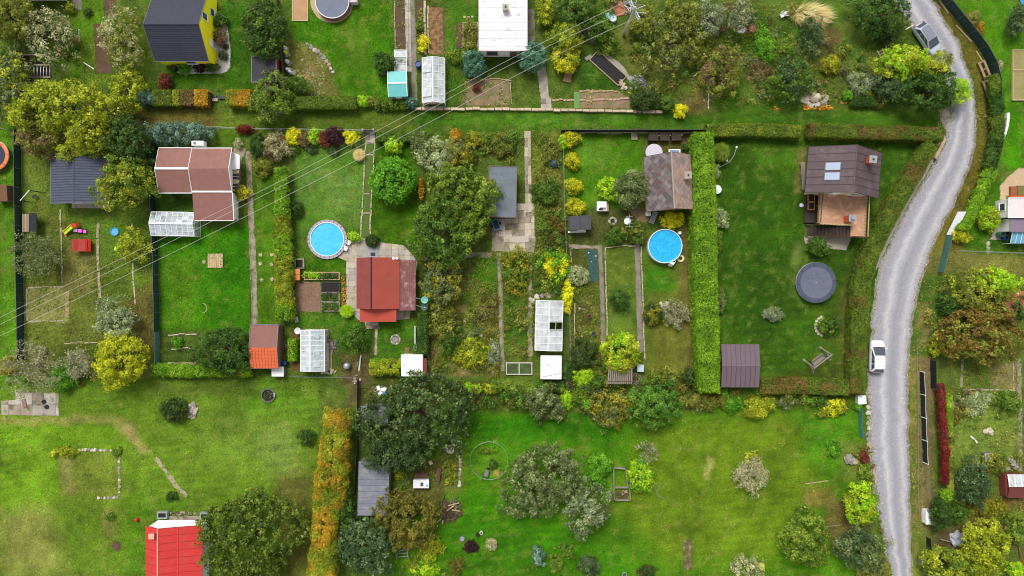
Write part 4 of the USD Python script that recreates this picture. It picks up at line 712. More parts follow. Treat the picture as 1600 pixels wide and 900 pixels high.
# --- white flat sheds
t = flat_shed('garden_shed','white flat roofed shed with a red side strip','shed',rect(627,554,660,587.5,2.2),2.2,WROOF,WALLW,dz=.06,ov=.08,trim=WHITE); t.add('side_roof',MB().box((t.l + .28,-.25,2.05),(.5,2 * t.b - .5,.06)),ROOFS['darkred'])
t.add('side_wall',MB().box((t.l + .22,-.25,1.0),(.36,2 * t.b - .7,2.0)),WALLR); opening(t,'door','y+',.3,0,.8,1.8,WOODB)
t = flat_shed('garden_shed','white flat roofed shed south of the polycarbonate greenhouse','shed',rect(845,556,877,592,2.0),2.0,WROOF,WALLW,rz=-.5,dz=.06,ov=.08,trim=WHITE); t.add('roof_crack',MB().bar((-1.1,-1.25,2.0 - .05),(1.3,-.75,2.0 - .04),.05,.03),GREYMET); opening(t,'door','y-',.3,0,.8,1.8,WOODB)
# --- turquoise shed
a,b = W(606.5,151,2.1),W(636,111.5,2.1)
t = gable('garden_shed','small turquoise roofed shed with a white ridge strip','shed',((a[0] + b[0]) / 2,(a[1] + b[1]) / 2,b[0] - a[0],b[1] - a[1]),2.1,2.5,rz=1.5,roof=ROOFS['turq'],wall=M('turquoise_boards',(120,176,170),.1),gut=None,ov=.12,cap=None)
t.add('ridge_strip',MB().box((0,0,2.52),(2 * t.l,.16,.06)),WHITE); opening(t,'door','y-',0,0,.8,1.8,WHITE)
for s in (-1,1): t.add('verge_trim',MB().bar((s * t.l,t.b,2.12),(s * t.l,0,2.52),.07,.08).bar((s * t.l,-t.b,2.12),(s * t.l,0,2.52),.07,.08),WHITE)
# --- black lidded shed in the fourth garden
t = flat_shed('garden_shed','small black felt roofed shed beside the row of yellow shrubs','shed',rect(889,337,924,359,1.9),1.9,ROOFS['lid'],WALLG,rz=2.5,dz=.2,ov=.1,kind='panels',n=2); t.add('base_step',MB().box((-.3,-t.b - .1,.2),(2.3,.25,.4)),WHITE); opening(t,'window','y-',.2,.8,.8,.7)
# --- slatted pergola roof under the round yellow tree
t = T('pergola','grey slatted pergola roof under the round yellow-green tree','pergola',W(969,590))
for i in range(13): a = W(951.5 + i * 3,568,1.9); b = W(950.5 + i * 3.0,600,1.75); t.add('slat',MB().bar(a,b,.15,.03),WOODG,w=True)
for y in (574,596): t.add('beam',MB().bar(W(950,y,1.75),W(988,y,1.75),.1,.12),WOODB,w=True)
for x,y in ((952,576),(986,576),(952,598),(986,598)): q = W(x,y,1.7); t.add('post',MB().bar((q[0],q[1],0),q,.1),WOODB,w=True)
# --- house at the right edge with terrace
t = flat_shed('summer_house','pale flat roofed house cut by the right edge with tan terrace','house',rect(1576,309,1640,340,2.6),2.6,M('pale_roof',(228,216,220),.05),WALLW,dz=.1,ov=.1,trim=WHITE)
q = rect(1578,340,1640,362,2.2); t.add('porch_roof',MB().box((q[0] - t.at[0],q[1] - t.at[1],2.2),(q[2],q[3],.06)),M('mauve_sheet',(132,118,136),.08)); t.add('porch_wall',MB().box((q[0] - t.at[0],q[1] - t.at[1],1.08),(q[2] - .2,q[3] - .2,2.14)),PLASTER)
opening(t,'window','x-',.2,.9,1.0,1.0)
t = T('raised_planter','brick red square planter with greenery on the terrace at right edge','planter',W(1587,299)); t.add('frame',MB().box(W(1581,299) + (0,0,.2),(.8,1.2,.4)),M('planter_brown',(150,84,56),.15),w=True); t.add('planting_box',MB().box(W(1592,298) + (0,0,.22),(.95,1.2,.44)),M('planter_olive',(112,108,52),.2),w=True); t.add('rim',MB().box(W(1587,307) + (0,0,.2),(1.9,.2,.4)),BRICK,w=True)
t = T('lean_to_greenhouse','blue tinted lean-to greenhouse at the right edge by water barrels','greenhouse',W(1592,372)); mb = MB()
q = rect(1580,363,1620,380,1.6)
for i in range(5): t.add('pane',MB().slab([(q[0] - q[2] / 2 + i * q[2] / 5 + .03,q[1] - q[3] / 2,1.4),(q[0] - q[2] / 2 + (i + 1) * q[2] / 5 - .03,q[1] - q[3] / 2,1.4),(q[0] - q[2] / 2 + (i + 1) * q[2] / 5 - .03,q[1] + q[3] / 2,1.8),(q[0] - q[2] / 2 + i * q[2] / 5 + .03,q[1] + q[3] / 2,1.8)],.02),M_pane('blue_pane',(120,190,225),.55,.1,.2) if i == 0 else '/World/Looks/blue_pane',w=True)
for i in range(6): x = q[0] - q[2] / 2 + i * q[2] / 5; mb.bar((x,q[1] - q[3] / 2,1.42),(x,q[1] + q[3] / 2,1.82),.05).bar((x,q[1] - q[3] / 2,0),(x,q[1] - q[3] / 2,1.42),.05)
t.add('frame',mb,WHITE,w=True)
# --- glazed red cold frame house at the lower right
t = T('glazed_shed','dark red shed with a glazed pitched top at the right edge','shed',W(1588,760))
t.add('wall',MB().prism(P([(1572,776),(1602,776),(1602,742),(1570,742)],1.2),0,1.2),M('red_brown_boards',(120,56,48),.15,3),w=True)
t.add('roof_slope',MB().slab([W(1574,778,1.25),W(1606,778,1.25),W(1606,762,1.8),W(1578,762,1.8)],.05),ROOFS['darkred'],w=True)
for i in range(3): t.add('pane',MB().slab([W(1578 + i * 10,761,1.85),W(1587 + i * 10,761,1.85),W(1585 + i * 10,741,1.4),W(1575 + i * 10,741,1.4)],.03),MILKY,w=True); t.add('glazing_bar',MB().bar(W(1577.5 + i * 10,761,1.88),W(1574.5 + i * 10,741,1.43),.07),WHITE,w=True)
# --- brown hut at the left edge, roof at right edge
t = flat_shed('play_hut','brown flat hut at the left edge below the orange trampoline','hut',rect(-14,288,10,314,1.7),1.7,M('brown_hut_felt',(118,82,58),.15,2),WALLB,dz=.2,ov=.08)
t = flat_shed('garden_shed','terracotta roofed shed half under the rust coloured tree','shed',rect(1572,455,1612,486,2.1),2.1,M('terracotta_felt',(178,112,84),.12,1.5),WALLB,dz=.3,ov=.08); t.add('pale_strip',MB().box((1.2,0,2.0),(.7,2.4,.06)),WROOF)
# ---------------------------------------------------------------- greenhouses
def greenhouse(label,R,ze,zr,rz,nx,ny,pane,frame=WHITE,ry=0.0,paneB=None,capw=.14,skip=()):
    cx,cy,L,B = R; l,b = L / 2,B / 2
    t = T('greenhouse',label,'greenhouse',(cx,cy,0),rz); mb = MB()
    for s in (1,-1):
        for i in range(nx):
            x0,x1 = -l + i * L / nx + .03,-l + (i + 1) * L / nx - .03
            for j in range(ny):
                if (s,i,j) in skip: continue
                y = lambda q: ry + (s * b - ry) * q; z = lambda q: zr + (ze - zr) * q; q0,q1 = j / ny + .02,(j + 1) / ny - .02
                q = [(x0,y(q1),z(q1)),(x1,y(q1),z(q1)),(x1,y(q0),z(q0)),(x0,y(q0),z(q0))]
                if s > 0: q = [q[1],q[0],q[3],q[2]]
                t.add('pane',MB().slab(q,.012),(paneB or pane) if (s < 0 or (i * 7 + j * 3) % 5 == 0) else pane)
            t.add('side_pane',MB().box(((x0 + x1) / 2,s * b,ze / 2),(x1 - x0,.012,ze - .1)),pane)
        for i in range(nx + 1): x = -l + i * L / nx; mb.bar((x,s * b,ze + .01),(x,ry,zr + .01),.055).bar((x,s * b,0),(x,s * b,ze),.055)
        for j in range(1,ny): q = j / ny; mb.bar((-l,ry + (s * b - ry) * q,zr + (ze - zr) * q + .01),(l,ry + (s * b - ry) * q,zr + (ze - zr) * q + .01),.035)
        mb.bar((-l,s * b,ze),(l,s * b,ze),.07).bar((-l,s * b,.03),(l,s * b,.03),.06)
    for s in (-1,1):
        mb.bar((s * l,-b,.03),(s * l,b,.03),.06).bar((s * l,-b,ze),(s * l,b,ze),.05)
        t.add('end_pane',(np.array([(s * l,-b,.05),(s * l,b,.05),(s * l,b,ze),(s * l,ry,zr - .03),(s * l,-b,ze)]),np.array([[0,1,2],[0,2,3],[0,3,4]])),pane)
    t.add('frame',mb,frame); t.add('ridge_bar',MB().box((0,ry,zr + .03),(L,capw,.05)),frame); t.l,t.b = l,b
    return t
r = rect(235,331,303,368,1.9); greenhouse('low glazed greenhouse with milky panes below the brown cottage',(r[0],r[1],r[2],r[3]),1.7,2.3,-1.0,8,3,M_pane('thin_glass',(210,220,224),.1,.1,.4),paneB=M_pane('whitewashed_glass',(214,224,232),.38,.1,.5),capw=.22)
r = rect(659.5,90,694,160,1.9); tg = greenhouse('long cloudy greenhouse with white ridge beside the blue barrel',(r[0],r[1],r[3],r[2]),1.8,2.4,90,6,2,POLY,paneB=MILKY,ry=0.0,capw=.16)
for x,w in ((.9,1.0),(-2.2,1.1)): tg.add('roof_vent',MB().slab([(x + w,1.35,2.0),(x,1.35,2.0),(x,.15,2.5),(x + w,.15,2.5)],.04),POLY)
r = rect(469,516,507,580,1.8); tg = greenhouse('white framed glass greenhouse with eight bays by the stone pile',(r[0],r[1],r[3],r[2]),1.7,2.25,90,8,2,MILKY,ry=.15,paneB=M_pane('greenish_glass',(206,220,222),.42,.1,.3))
for x in (1.6,-.6,-2.1): tg.add('roof_vent',MB().slab([(x,-.25,2.26),(x + .6,-.25,2.26),(x + .6,-1.0,2.0),(x,-1.0,2.0)][::-1],.03),MILKY)
r = rect(837,470,879,548,1.9); tg = greenhouse('pale polycarbonate greenhouse with one open roof vent',(r[0],r[1],r[3],r[2]),1.8,2.15,88.6,7,2,POLY,frame=WHITE,paneB=POLY,capw=.1,skip=((-1,3,0),(-1,3,1)))
tg.add('open_vent',MB().slab([(-.45,-1.72,1.85),(.45,-1.72,1.85),(.45,-1.66,2.5),(-.45,-1.66,2.5)],.02),POLY); tg.add('vent_frame',MB().box((0,-.06,2.18),(1.0,.06,.07)).bar((-.5,-.05,2.19),(-.5,-1.68,1.86),.06).bar((.5,-.05,2.19),(.5,-1.68,1.86),.06),WOODB)
# lean glass frame beside the turquoise shed
t = T('cold_frame','glass cold frame between the turquoise shed and narrow slab path','cold frame',W(626,94)); mb = MB()
for i in range(3):
    y0,y1 = 78.5 + i * 10.8,88.6 + i * 10.8; t.add('pane',MB().slab([W(616.5,y1,1.0),W(635,y1,1.3),W(635,y0,1.3),W(616.5,y0,1.0)],.015),GLASS if i % 2 else MILKY,w=True)
    mb.bar(W(616,y0 - .4,1.02),W(635.5,y0 - .4,1.32),.06)
for x,z in ((616,1.0),(635.5,1.3)): mb.bar(W(x,78,z),W(x,111,z),.06); [mb.bar(W(x,y,z) * [1,1,0],W(x,y,z),.06) for y in (78,94,111)]
t.add('frame',mb.bar(W(616,111,1.02),W(635.5,111,1.32),.06),STEEL,w=True); t.add('hoop',MB().tube([W(621 + 13 * (1 - math.cos(a)) / 2 - 1,106 - 4 * math.sin(a),.9 * math.sin(a)) for a in np.linspace(0,math.pi,9)],.03),WHITE,w=True)
# ---------------------------------------------------------------- plants: crowns of leaf clumps, hedges, beds
LGAIN = 1.62
PAL = {k: np.clip(lin(np.array(v)) * LGAIN,.003,.8) for k,v in dict(
    dark=((28,40,12),(48,66,22),(84,100,44)),deep=((26,44,10),(46,74,18),(84,110,42)),green=((32,56,12),(60,88,20),(110,134,48)),bright=((44,86,10),(74,126,20),(124,168,50)),leafy=((46,68,12),(84,106,24),(146,154,62)),
    yg=((72,86,10),(122,132,20),(182,184,52)),lime=((78,116,8),(128,166,18),(182,204,50)),hedge=((50,84,8),(90,128,16),(146,170,42)),yellow=((150,140,6),(206,186,16),(240,222,56)),sun=((112,114,8),(160,156,14),(204,194,44)),gold=((76,80,12),(120,116,22),(172,158,46)),
    olive=((46,56,26),(84,96,52),(142,148,100)),oliveg=((60,70,18),(98,106,32),(150,150,66)),pale=((92,96,62),(142,140,100),(190,184,148)),greyg=((74,86,62),(112,122,88),(160,166,126)),blue=((40,66,54),(78,106,88),(146,168,146)),bluegreen=((32,48,24),(58,78,42),(114,132,84)),
    autumn=((52,54,16),(88,86,26),(130,120,48)),rust=((58,50,16),(96,78,26),(126,108,44)),teal=((36,66,50),(64,104,80),(124,158,128)),orange=((106,82,12),(156,118,24),(204,160,52)),purple=((24,12,16),(48,24,30),(82,46,48)),red=((56,12,10),(92,24,18),(124,54,36)),brown=((66,52,32),(100,82,54),(140,118,84)),maroon=((60,24,22),(100,40,34),(130,70,50)),
    trim=((40,62,10),(76,96,18),(122,134,46)),trimb=((60,54,20),(92,80,32),(126,108,52)),weed=((50,76,14),(86,110,26),(138,148,60)),weedy=((70,78,24),(106,110,42),(150,142,74)),straw=((150,128,78),(196,170,112),(226,204,150)),bare=((88,90,62),(122,122,90),(164,160,126)),dusty=((84,100,60),(128,138,92),(172,176,134)),vine=((66,82,10),(110,120,20),(168,164,52)),
).items()}
def colour(pal,t):
    p = PAL[pal] if isinstance(pal,str) else pal
    t = np.clip(t,0,1)[:,None] * 2
    return np.where(t < 1,p[0] * (1 - t) + p[1] * t,p[1] * (2 - t) + p[2] * (t - 1))
def unit(v): return v / (np.linalg.norm(v,axis=-1,keepdims=True) + 1e-9)
def leaves(r,pos,nrm,size,col,ratio=.62,tri=True):
    """one small pointed leaf face per row"""
    n = len(pos); a = unit(np.cross(nrm,unit(r.normal(size=(n,3))))); b = np.cross(nrm,a)
    s = (size * r.uniform(.65,1.35,n))[:,None] if np.ndim(size) == 0 else (size * r.uniform(.8,1.2,n))[:,None]
    v = np.stack([pos - a * s * .9,pos + a * s * .35 - b * s * ratio,pos + a * s * .7 + b * s * ratio * .9],1)
    return v.reshape(-1,3),np.arange(3 * n).reshape(-1,3),np.repeat(col,3,0)
def tubes(segs,sides=4):
    mb = MB()
    for pts,rad in segs: mb.tube(pts,rad,sides)
    return mb
SEED = [100]
def crown_clumps(r,rx,ry,zb,zt,rc=None,rag=.25,cover=1.0):
    rm = math.sqrt(rx * ry); rc = rc or float(np.clip(.27 * rm,.13,.46)); hz = (zt - zb) * .62; zc = zt - hz
    n = int(max(9,2.6 * cover * rx * ry / (rc * rc) * (1 + .5 * hz / rm)))
    i = np.arange(n) + .5; z = 1 - 1.42 * i / n; ph = i * 2.399963 + r.uniform(0,6)
    z = np.clip(z + r.normal(0,.1,n),-.5,1); q = np.sqrt(np.maximum(0,1 - z * z)); d = np.stack([q * np.cos(ph),q * np.sin(ph),z],1)
    fac = 1 + rag * 2.4 * (meshkit.fbm(d * 2.3 + r.uniform(0,90),3,3) - .5) + rag * r.normal(0,.3,n)
    if rag > .18: fac *= 1 + .13 * np.sin(2 * ph + r.uniform(0,6)) + .09 * np.sin(3 * ph + r.uniform(0,6)) + .06 * np.sin(5 * ph + r.uniform(0,6))
    fac *= np.where(r.uniform(size=n) < .3,r.uniform(.5,.88,n),1)
    c_ = d * np.array([max(.05,rx - rc * .75),max(.05,ry - rc * .75),max(.05,hz - rc * .6)]) * np.clip(fac,.3,1.4)[:,None] + np.array([0,0,zc])
    c_[:,2] = np.maximum(c_[:,2],zb + rc * .3)
    return c_,d,rc * r.uniform(.62,1.3,n),rc
def crown(r,rx,ry,zb,zt,pal,leaf=.17,rc=None,rag=.25,dens=1.0,cover=1.0,tone=.17,pal2=None,tilt=.6):
    c_,d,rr,rc = crown_clumps(r,rx,ry,zb,zt,rc,rag,cover)
    m = np.maximum(6,(dens * 3.0 * rr * rr / (leaf * leaf * .62)).astype(int)); k = np.repeat(np.arange(len(c_)),m); n = len(k)
    u = unit(r.normal(size=(n,3)) + d[k] * .55 + np.array([0,0,.35])); rad = rr[k] * np.clip(r.normal(.84,.26,n),.2,1.7)
    pos = c_[k] + u * rad[:,None] * np.array([1,1,.85]); nrm = unit(u * .7 + d[k] * .3 + r.normal(size=(n,3)) * tilt + np.array([0,0,.3]))
    ct = meshkit.fbm(c_ * .9 / max(rc,.3) + r.uniform(0,50),3,7)
    t = .42 + (ct[k] - .5) * 1.1 + r.normal(0,tone,n) + r.normal(0,.08,len(c_))[k]
    col = colour(pal,t)
    if pal2 is not None:
        w_ = (meshkit.fbm(c_ * .55 / max(rc,.3) + r.uniform(0,50),2,9)[k] + r.normal(0,.05,n) > .53)[:,None]; col = np.where(w_,colour(pal2,t),col)
    pos[:,2] = np.maximum(pos[:,2],.04)
    return leaves(r,pos,nrm,leaf * r.choice([.75,1.0,1.35],n),col),c_,rc
def plant(kind,px,py,rxp,ryp,h,pal,label,cat='shrub',zb=None,leaf=None,group=None,trunk=None,rz=0,**kw):
    """a tree or shrub whose crown is seen centred on that pixel, with radii in pixels"""
    SEED[0] += 1; r = np.random.default_rng(SEED[0])
    zc = h * .7; k = (H - zc) / H / S; rx,ry = rxp * k,ryp * k; q = W(px,py,zc)
    tree = h > 2.6 if trunk is None else trunk
    zb = (h * .22 if tree else .05) if zb is None else zb
    kw.setdefault('cover',.7 if kind == 'fruit_tree' else .88 if kind == 'broadleaf_tree' else 1.0)
    leaf = leaf or float(np.clip(.075 + .022 * math.sqrt(rx * ry),.08,.19))
    t = T(kind,label,cat,(q[0],q[1],0),rz,group)
    (v,f,col),c_,rc = crown(r,rx,ry,zb,h,pal,leaf,**kw)
    tr = .05 + .028 * h if tree else .03
    top = np.array([0,0,zb + (h - zb) * .35]); segs = [([(0,0,-.05),(r.normal(0,.03),r.normal(0,.03),zb * .6),tuple(top)],[tr * 1.25,tr,tr * .6])]
    pick = r.choice(len(c_),min(len(c_),11 if tree else 5),replace=False)
    for i in pick:
        a = np.array([0,0,zb * r.uniform(.5,1) + (h - zb) * r.uniform(0,.25)]); b = c_[i]; segs.append(([a,lerp(a,b,.5) + (0,0,.08 * h * r.uniform(0,1)),b],[tr * .5,tr * .32,tr * .12]))
    t.add('trunk' if tree else 'stem',tubes(segs,5),BARK)
    t.add('crown' if tree else 'foliage',(v,f),LEAF,tint=col)
    return t
def bare(kind,px,py,rp,h,label,cat='tree',pal='pale',leafd=.25,n=26,m=TWIG,group=None):
    """a thin, nearly bare tree: spreading limbs and twigs with few leaves"""
    SEED[0] += 1; r = np.random.default_rng(SEED[0]); zc = h * .6; q = W(px,py,zc); R = rp * (H - zc) / H / S
    t = T(kind,label,cat,(q[0],q[1],0),0,group); segs = [([(0,0,-.05),(0,0,h * .3)],[.04 + .02 * h,.03 + .015 * h])]; tips = []
    for i in range(n):
        a = i * 2.4 + r.normal(0,.3); L = R * r.uniform(.55,1.05); e = np.array([L * math.cos(a),L * math.sin(a),h * r.uniform(.5,1)]); s = np.array([0,0,h * r.uniform(.15,.4)]); mid = lerp(s,e,.5) + (r.normal(0,.12 * R),r.normal(0,.12 * R),h * .08)
        segs.append(([s,mid,e],[.035,.024,.012]))
        for j in range(6):
            u = r.uniform(.35,1); b = lerp(mid,e,(u - .35) / .65) if u > .5 else lerp(s,mid,u * 2); d = np.array([r.normal(),r.normal(),r.uniform(-.1,.6)]); d = d / np.linalg.norm(d) * R * r.uniform(.14,.32); segs.append(([b,b + d * .5 + (0,0,.03),b + d],[.016,.011,.006])); tips += [b + d,b + d * .6,b + d * .3]
    t.add('trunk',tubes(segs,3),m)
    tips = np.array(tips); k = r.integers(0,len(tips),int(len(tips) * 14 * leafd)); pos = tips[k] + r.normal(0,.13 * R ** .5,(len(k),3)) * [1,1,.7]
    v,f,col = leaves(r,pos,unit(r.normal(size=(len(k),3)) + [0,0,.8]),.11,colour(pal,r.normal(.45,.25,len(k)))); t.add('crown',(v,f),LEAF,tint=col); return t

def hedge(label,pts,w,h,pal,pal2=None,cat='hedge',leaf=.1,bump=.1,dens=1.0,top=True,kind='hedge',group=None,fuzz=.06,mix=.53,zap=None):
    """a clipped or rough hedge along a line of pixels (its top edge's middle line as seen); w, h in metres (w may be one value per point)"""
    SEED[0] += 1; r = np.random.default_rng(SEED[0]); z0 = h if zap is None else zap
    p = P(pts,z0)[:,:2]; d = np.concatenate([[0],np.cumsum(np.linalg.norm(np.diff(p,axis=0),axis=1))]); L = d[-1]
    wv = np.broadcast_to(np.asarray(w,float),len(pts))
    at = lambda s: np.stack([np.interp(s,d,p[:,0]),np.interp(s,d,p[:,1])],-1)
    def nor(s): e = at(np.minimum(s + .3,L)) - at(np.maximum(s - .3,0)); e = e / (np.linalg.norm(e,axis=1,keepdims=True) + 1e-9); return np.stack([-e[:,1],e[:,0]],-1),e
    wid = lambda s: np.interp(s,d,wv)
    origin = np.array([*at(np.array([L / 2]))[0],0]); t = T(kind,label,cat,origin,0,group)
    area = L * (float(wv.mean()) + 2 * h); n = int(dens * area / (leaf * leaf * .5))
    wm = float(wv.mean()); prob = np.array([wm * 1.7,h,h,.35 * wm]); prob /= prob.sum(); face = r.choice(4,n,p=prob); s = r.uniform(0,L,n); a = r.uniform(-1,1,n); zf = r.uniform(0,1,n) ** .7
    end = face == 3; s = np.where(end,np.where(r.uniform(size=n) < .5,0,L),s)
    nn,ee = nor(s); half = wid(s) / 2
    side = np.where(face == 1,1,np.where(face == 2,-1,a)); z = np.where(face == 0,h,zf * h)
    round_ = np.where(face == 0,-.12 * np.abs(a) ** 6 * h,0)
    q3 = np.stack([s * 1.6,side * 1.5 + (face > 0) * z,z],-1); bmp = (meshkit.fbm(q3 + SEED[0],3,4) - .5) * 2 * bump
    off = side * half + np.where(face == 1,1,np.where(face == 2,-1,0)) * (bmp + r.normal(0,fuzz,n)) - np.where((face == 1) | (face == 2),1,0) * side * .12 * (zf ** 5) * half
    zz = z + np.where(face == 0,bmp + r.normal(0,fuzz,n),0) + round_
    so = np.where(end,np.where(s > L / 2,1,-1) * (bmp + np.abs(r.normal(0,fuzz,n))),0)
    xy = at(s) + nn * off[:,None] + ee * so[:,None]
    pos = np.column_stack([xy,np.maximum(zz,.04)]) - origin
    up = np.column_stack([np.zeros((n,2)),np.ones(n)]); sn = np.column_stack([nn * side[:,None],np.zeros(n)])
    nrm = unit(np.where((face == 0)[:,None],up,np.where(end[:,None],np.column_stack([ee * np.sign(s - L / 2)[:,None],np.zeros(n)]),sn)) + r.normal(size=(n,3)) * .55)
    tn = .42 + (meshkit.fbm(q3 * .9 + 30,3,5) - .5) * .9 + r.normal(0,.2,n); col = colour(pal,tn)
    if pal2 is not None: col = np.where((meshkit.fbm(q3 * .28 + 60 + SEED[0],2,6) + r.normal(0,.05,n) > mix)[:,None],colour(pal2,tn),col)
    ss = np.linspace(0,L,max(3,int(L / .6))); nn2,_ = nor(ss); hw = (wid(ss) / 2 - .14 - bump * .6)[:,None]; hw = np.maximum(hw,.05)
    ring = np.vstack([at(ss) + nn2 * hw,(at(ss) - nn2 * hw)[::-1]]) - origin[:2]
    t.add('twigs',MB().prism(Polygon(ring).buffer(0),0,h - .16 - bump * .7),CORE)
    v,f,c2 = leaves(r,pos,nrm,leaf,col); t.add('foliage',(v,f),LEAF,tint=c2); return t
def massed(label,pts,w,h,pal,pal2=None,cat='hedge',kind='hedge',rc=.4,leaf=.13,dens=1.0,group=None,jit=.25,hvar=.12,zb=.1,mix=.5,mfreq=.45):
    """a tall unclipped hedge: overlapping rounded leaf clumps along a line"""
    SEED[0] += 1; r = np.random.default_rng(SEED[0]); zc = h * .8; p = P(pts,zc)[:,:2]; d = np.concatenate([[0],np.cumsum(np.linalg.norm(np.diff(p,axis=0),axis=1))]); L = d[-1]
    wv = np.broadcast_to(np.asarray(w,float),len(pts)); at = lambda s: np.stack([np.interp(s,d,p[:,0]),np.interp(s,d,p[:,1])],-1)
    n = int(3.2 * L * (wv.mean() + h * .8) / (rc * rc * 2.2)); s = r.uniform(0,L,n); e = at(np.minimum(s + .3,L)) - at(np.maximum(s - .3,0)); e /= np.linalg.norm(e,axis=1,keepdims=True) + 1e-9; nn = np.stack([-e[:,1],e[:,0]],-1)
    th = r.uniform(-1.35,1.35,n); hw = np.interp(s,d,wv) / 2 - rc * .6; zr = h - rc * .7
    vary = 1 + hvar * 2 * (meshkit.fbm(np.stack([s * .7,th * .8,0 * s],-1),2,3) - .5)
    y = hw * np.sign(np.sin(th)) * np.abs(np.sin(th)) ** .7 * vary; z = np.maximum(zb + rc * .3,zr * vary * np.abs(np.cos(th)) ** .45)
    o = np.array([*at(np.array([L / 2]))[0],0]); c_ = np.column_stack([at(s) + nn * y[:,None],z]) - o; rr = rc * r.uniform(.65,1.25,n)
    dd = unit(np.column_stack([nn * np.sin(th)[:,None],np.cos(th)]))
    m = np.maximum(6,(dens * 3.0 * rr * rr / (leaf * leaf * .62)).astype(int)); k = np.repeat(np.arange(n),m); N = len(k)
    u = unit(r.normal(size=(N,3)) + dd[k] * .6 + [0,0,.3]); pos = c_[k] + u * (rr[k] * np.clip(r.normal(.86,.2,N),.3,1.3))[:,None]; pos[:,2] = np.maximum(pos[:,2],.04)
    nrm = unit(u * .7 + dd[k] * .3 + r.normal(size=(N,3)) * .5); ct = meshkit.fbm(c_ * 1.1 + SEED[0],3,7); t_ = .42 + (ct[k] - .5) * 1.1 + r.normal(0,.18,N); col = colour(pal,t_)
    if pal2 is not None: col = np.where((meshkit.fbm(c_ * mfreq + 20,2,8)[k] + .22 * (z / h - .6)[k] + r.normal(0,.05,N) > mix)[:,None],colour(pal2,t_),col)
    t = T(kind,label,cat,o,0,group)
    t.add('stem',tubes([([(*(at(np.array([q]))[0] - o[:2]),0),(*(at(np.array([q]))[0] - o[:2]),h * .8)],[.09,.04]) for q in np.arange(.5,L,1.1)],5),BARK)
    v,f,c2 = leaves(r,pos,nrm,leaf,col); t.add('foliage',(v,f),LEAF,tint=c2); return t
def cover(name,label,polys,per_m2,hmin,hmax,pal,leaf=.09,cat='weeds',blades=7,pal2=None,flowers=None,clump=.0,z0=0.0):
    """low growth nobody could count: tufts of leaves over an outline"""
    SEED[0] += 1; r = np.random.default_rng(SEED[0]); pos,nrm,sz,col = [],[],[],[]
    for poly in polys:
        pg = Polygon(P(poly)[:,:2]).buffer(0); x0,y0,x1,y1 = pg.bounds; n = int(per_m2 * (x1 - x0) * (y1 - y0)); q = np.column_stack([r.uniform(x0,x1,n),r.uniform(y0,y1,n)]); q = q[shapely.contains_xy(pg,q[:,0],q[:,1])]
        if clump: q = q[meshkit.fbm(np.column_stack([q * .8,q[:,:1] * 0]),3,SEED[0]) > clump]
        k = np.repeat(np.arange(len(q)),blades); N = len(k)
        if N == 0: continue
        hh = r.uniform(hmin,hmax,len(q))[k]; a = r.uniform(0,6.28,N); rad = hh * r.uniform(.1,.75,N)
        pos.append(np.column_stack([q[k,0] + rad * np.cos(a),q[k,1] + rad * np.sin(a),z0 + hh * r.uniform(.25,1,N)])); nrm.append(unit(np.column_stack([np.cos(a) * .6,np.sin(a) * .6,np.ones(N)]) + r.normal(size=(N,3)) * .35)); sz.append(leaf * (.6 + hh / hmax * .6))
        t = .42 + (meshkit.fbm(np.column_stack([q * .5,q[:,:1] * 0]),3,11)[k] - .5) * 1.1 + r.normal(0,.2,N); cc = colour(pal,t)
        if pal2 is not None: cc = np.where((meshkit.fbm(np.column_stack([q * .35 + 9,q[:,:1] * 0]),2,12)[k] > .53)[:,None],colour(pal2,t),cc)
        if flowers is not None: fl = r.uniform(size=N) < flowers[1]; cc[fl] = np.clip(lin(np.array(flowers[0]))[r.integers(0,len(flowers[0]),fl.sum())] * 1.1,0,.85); pos[-1][fl,2] += .06
        col.append(cc)
    v,f,c2 = leaves(r,np.vstack(pos),np.vstack(nrm),np.concatenate(sz),np.vstack(col))
    return one(name,(v,f),LEAF,label=label,cat=cat,kind='stuff',tint=c2)
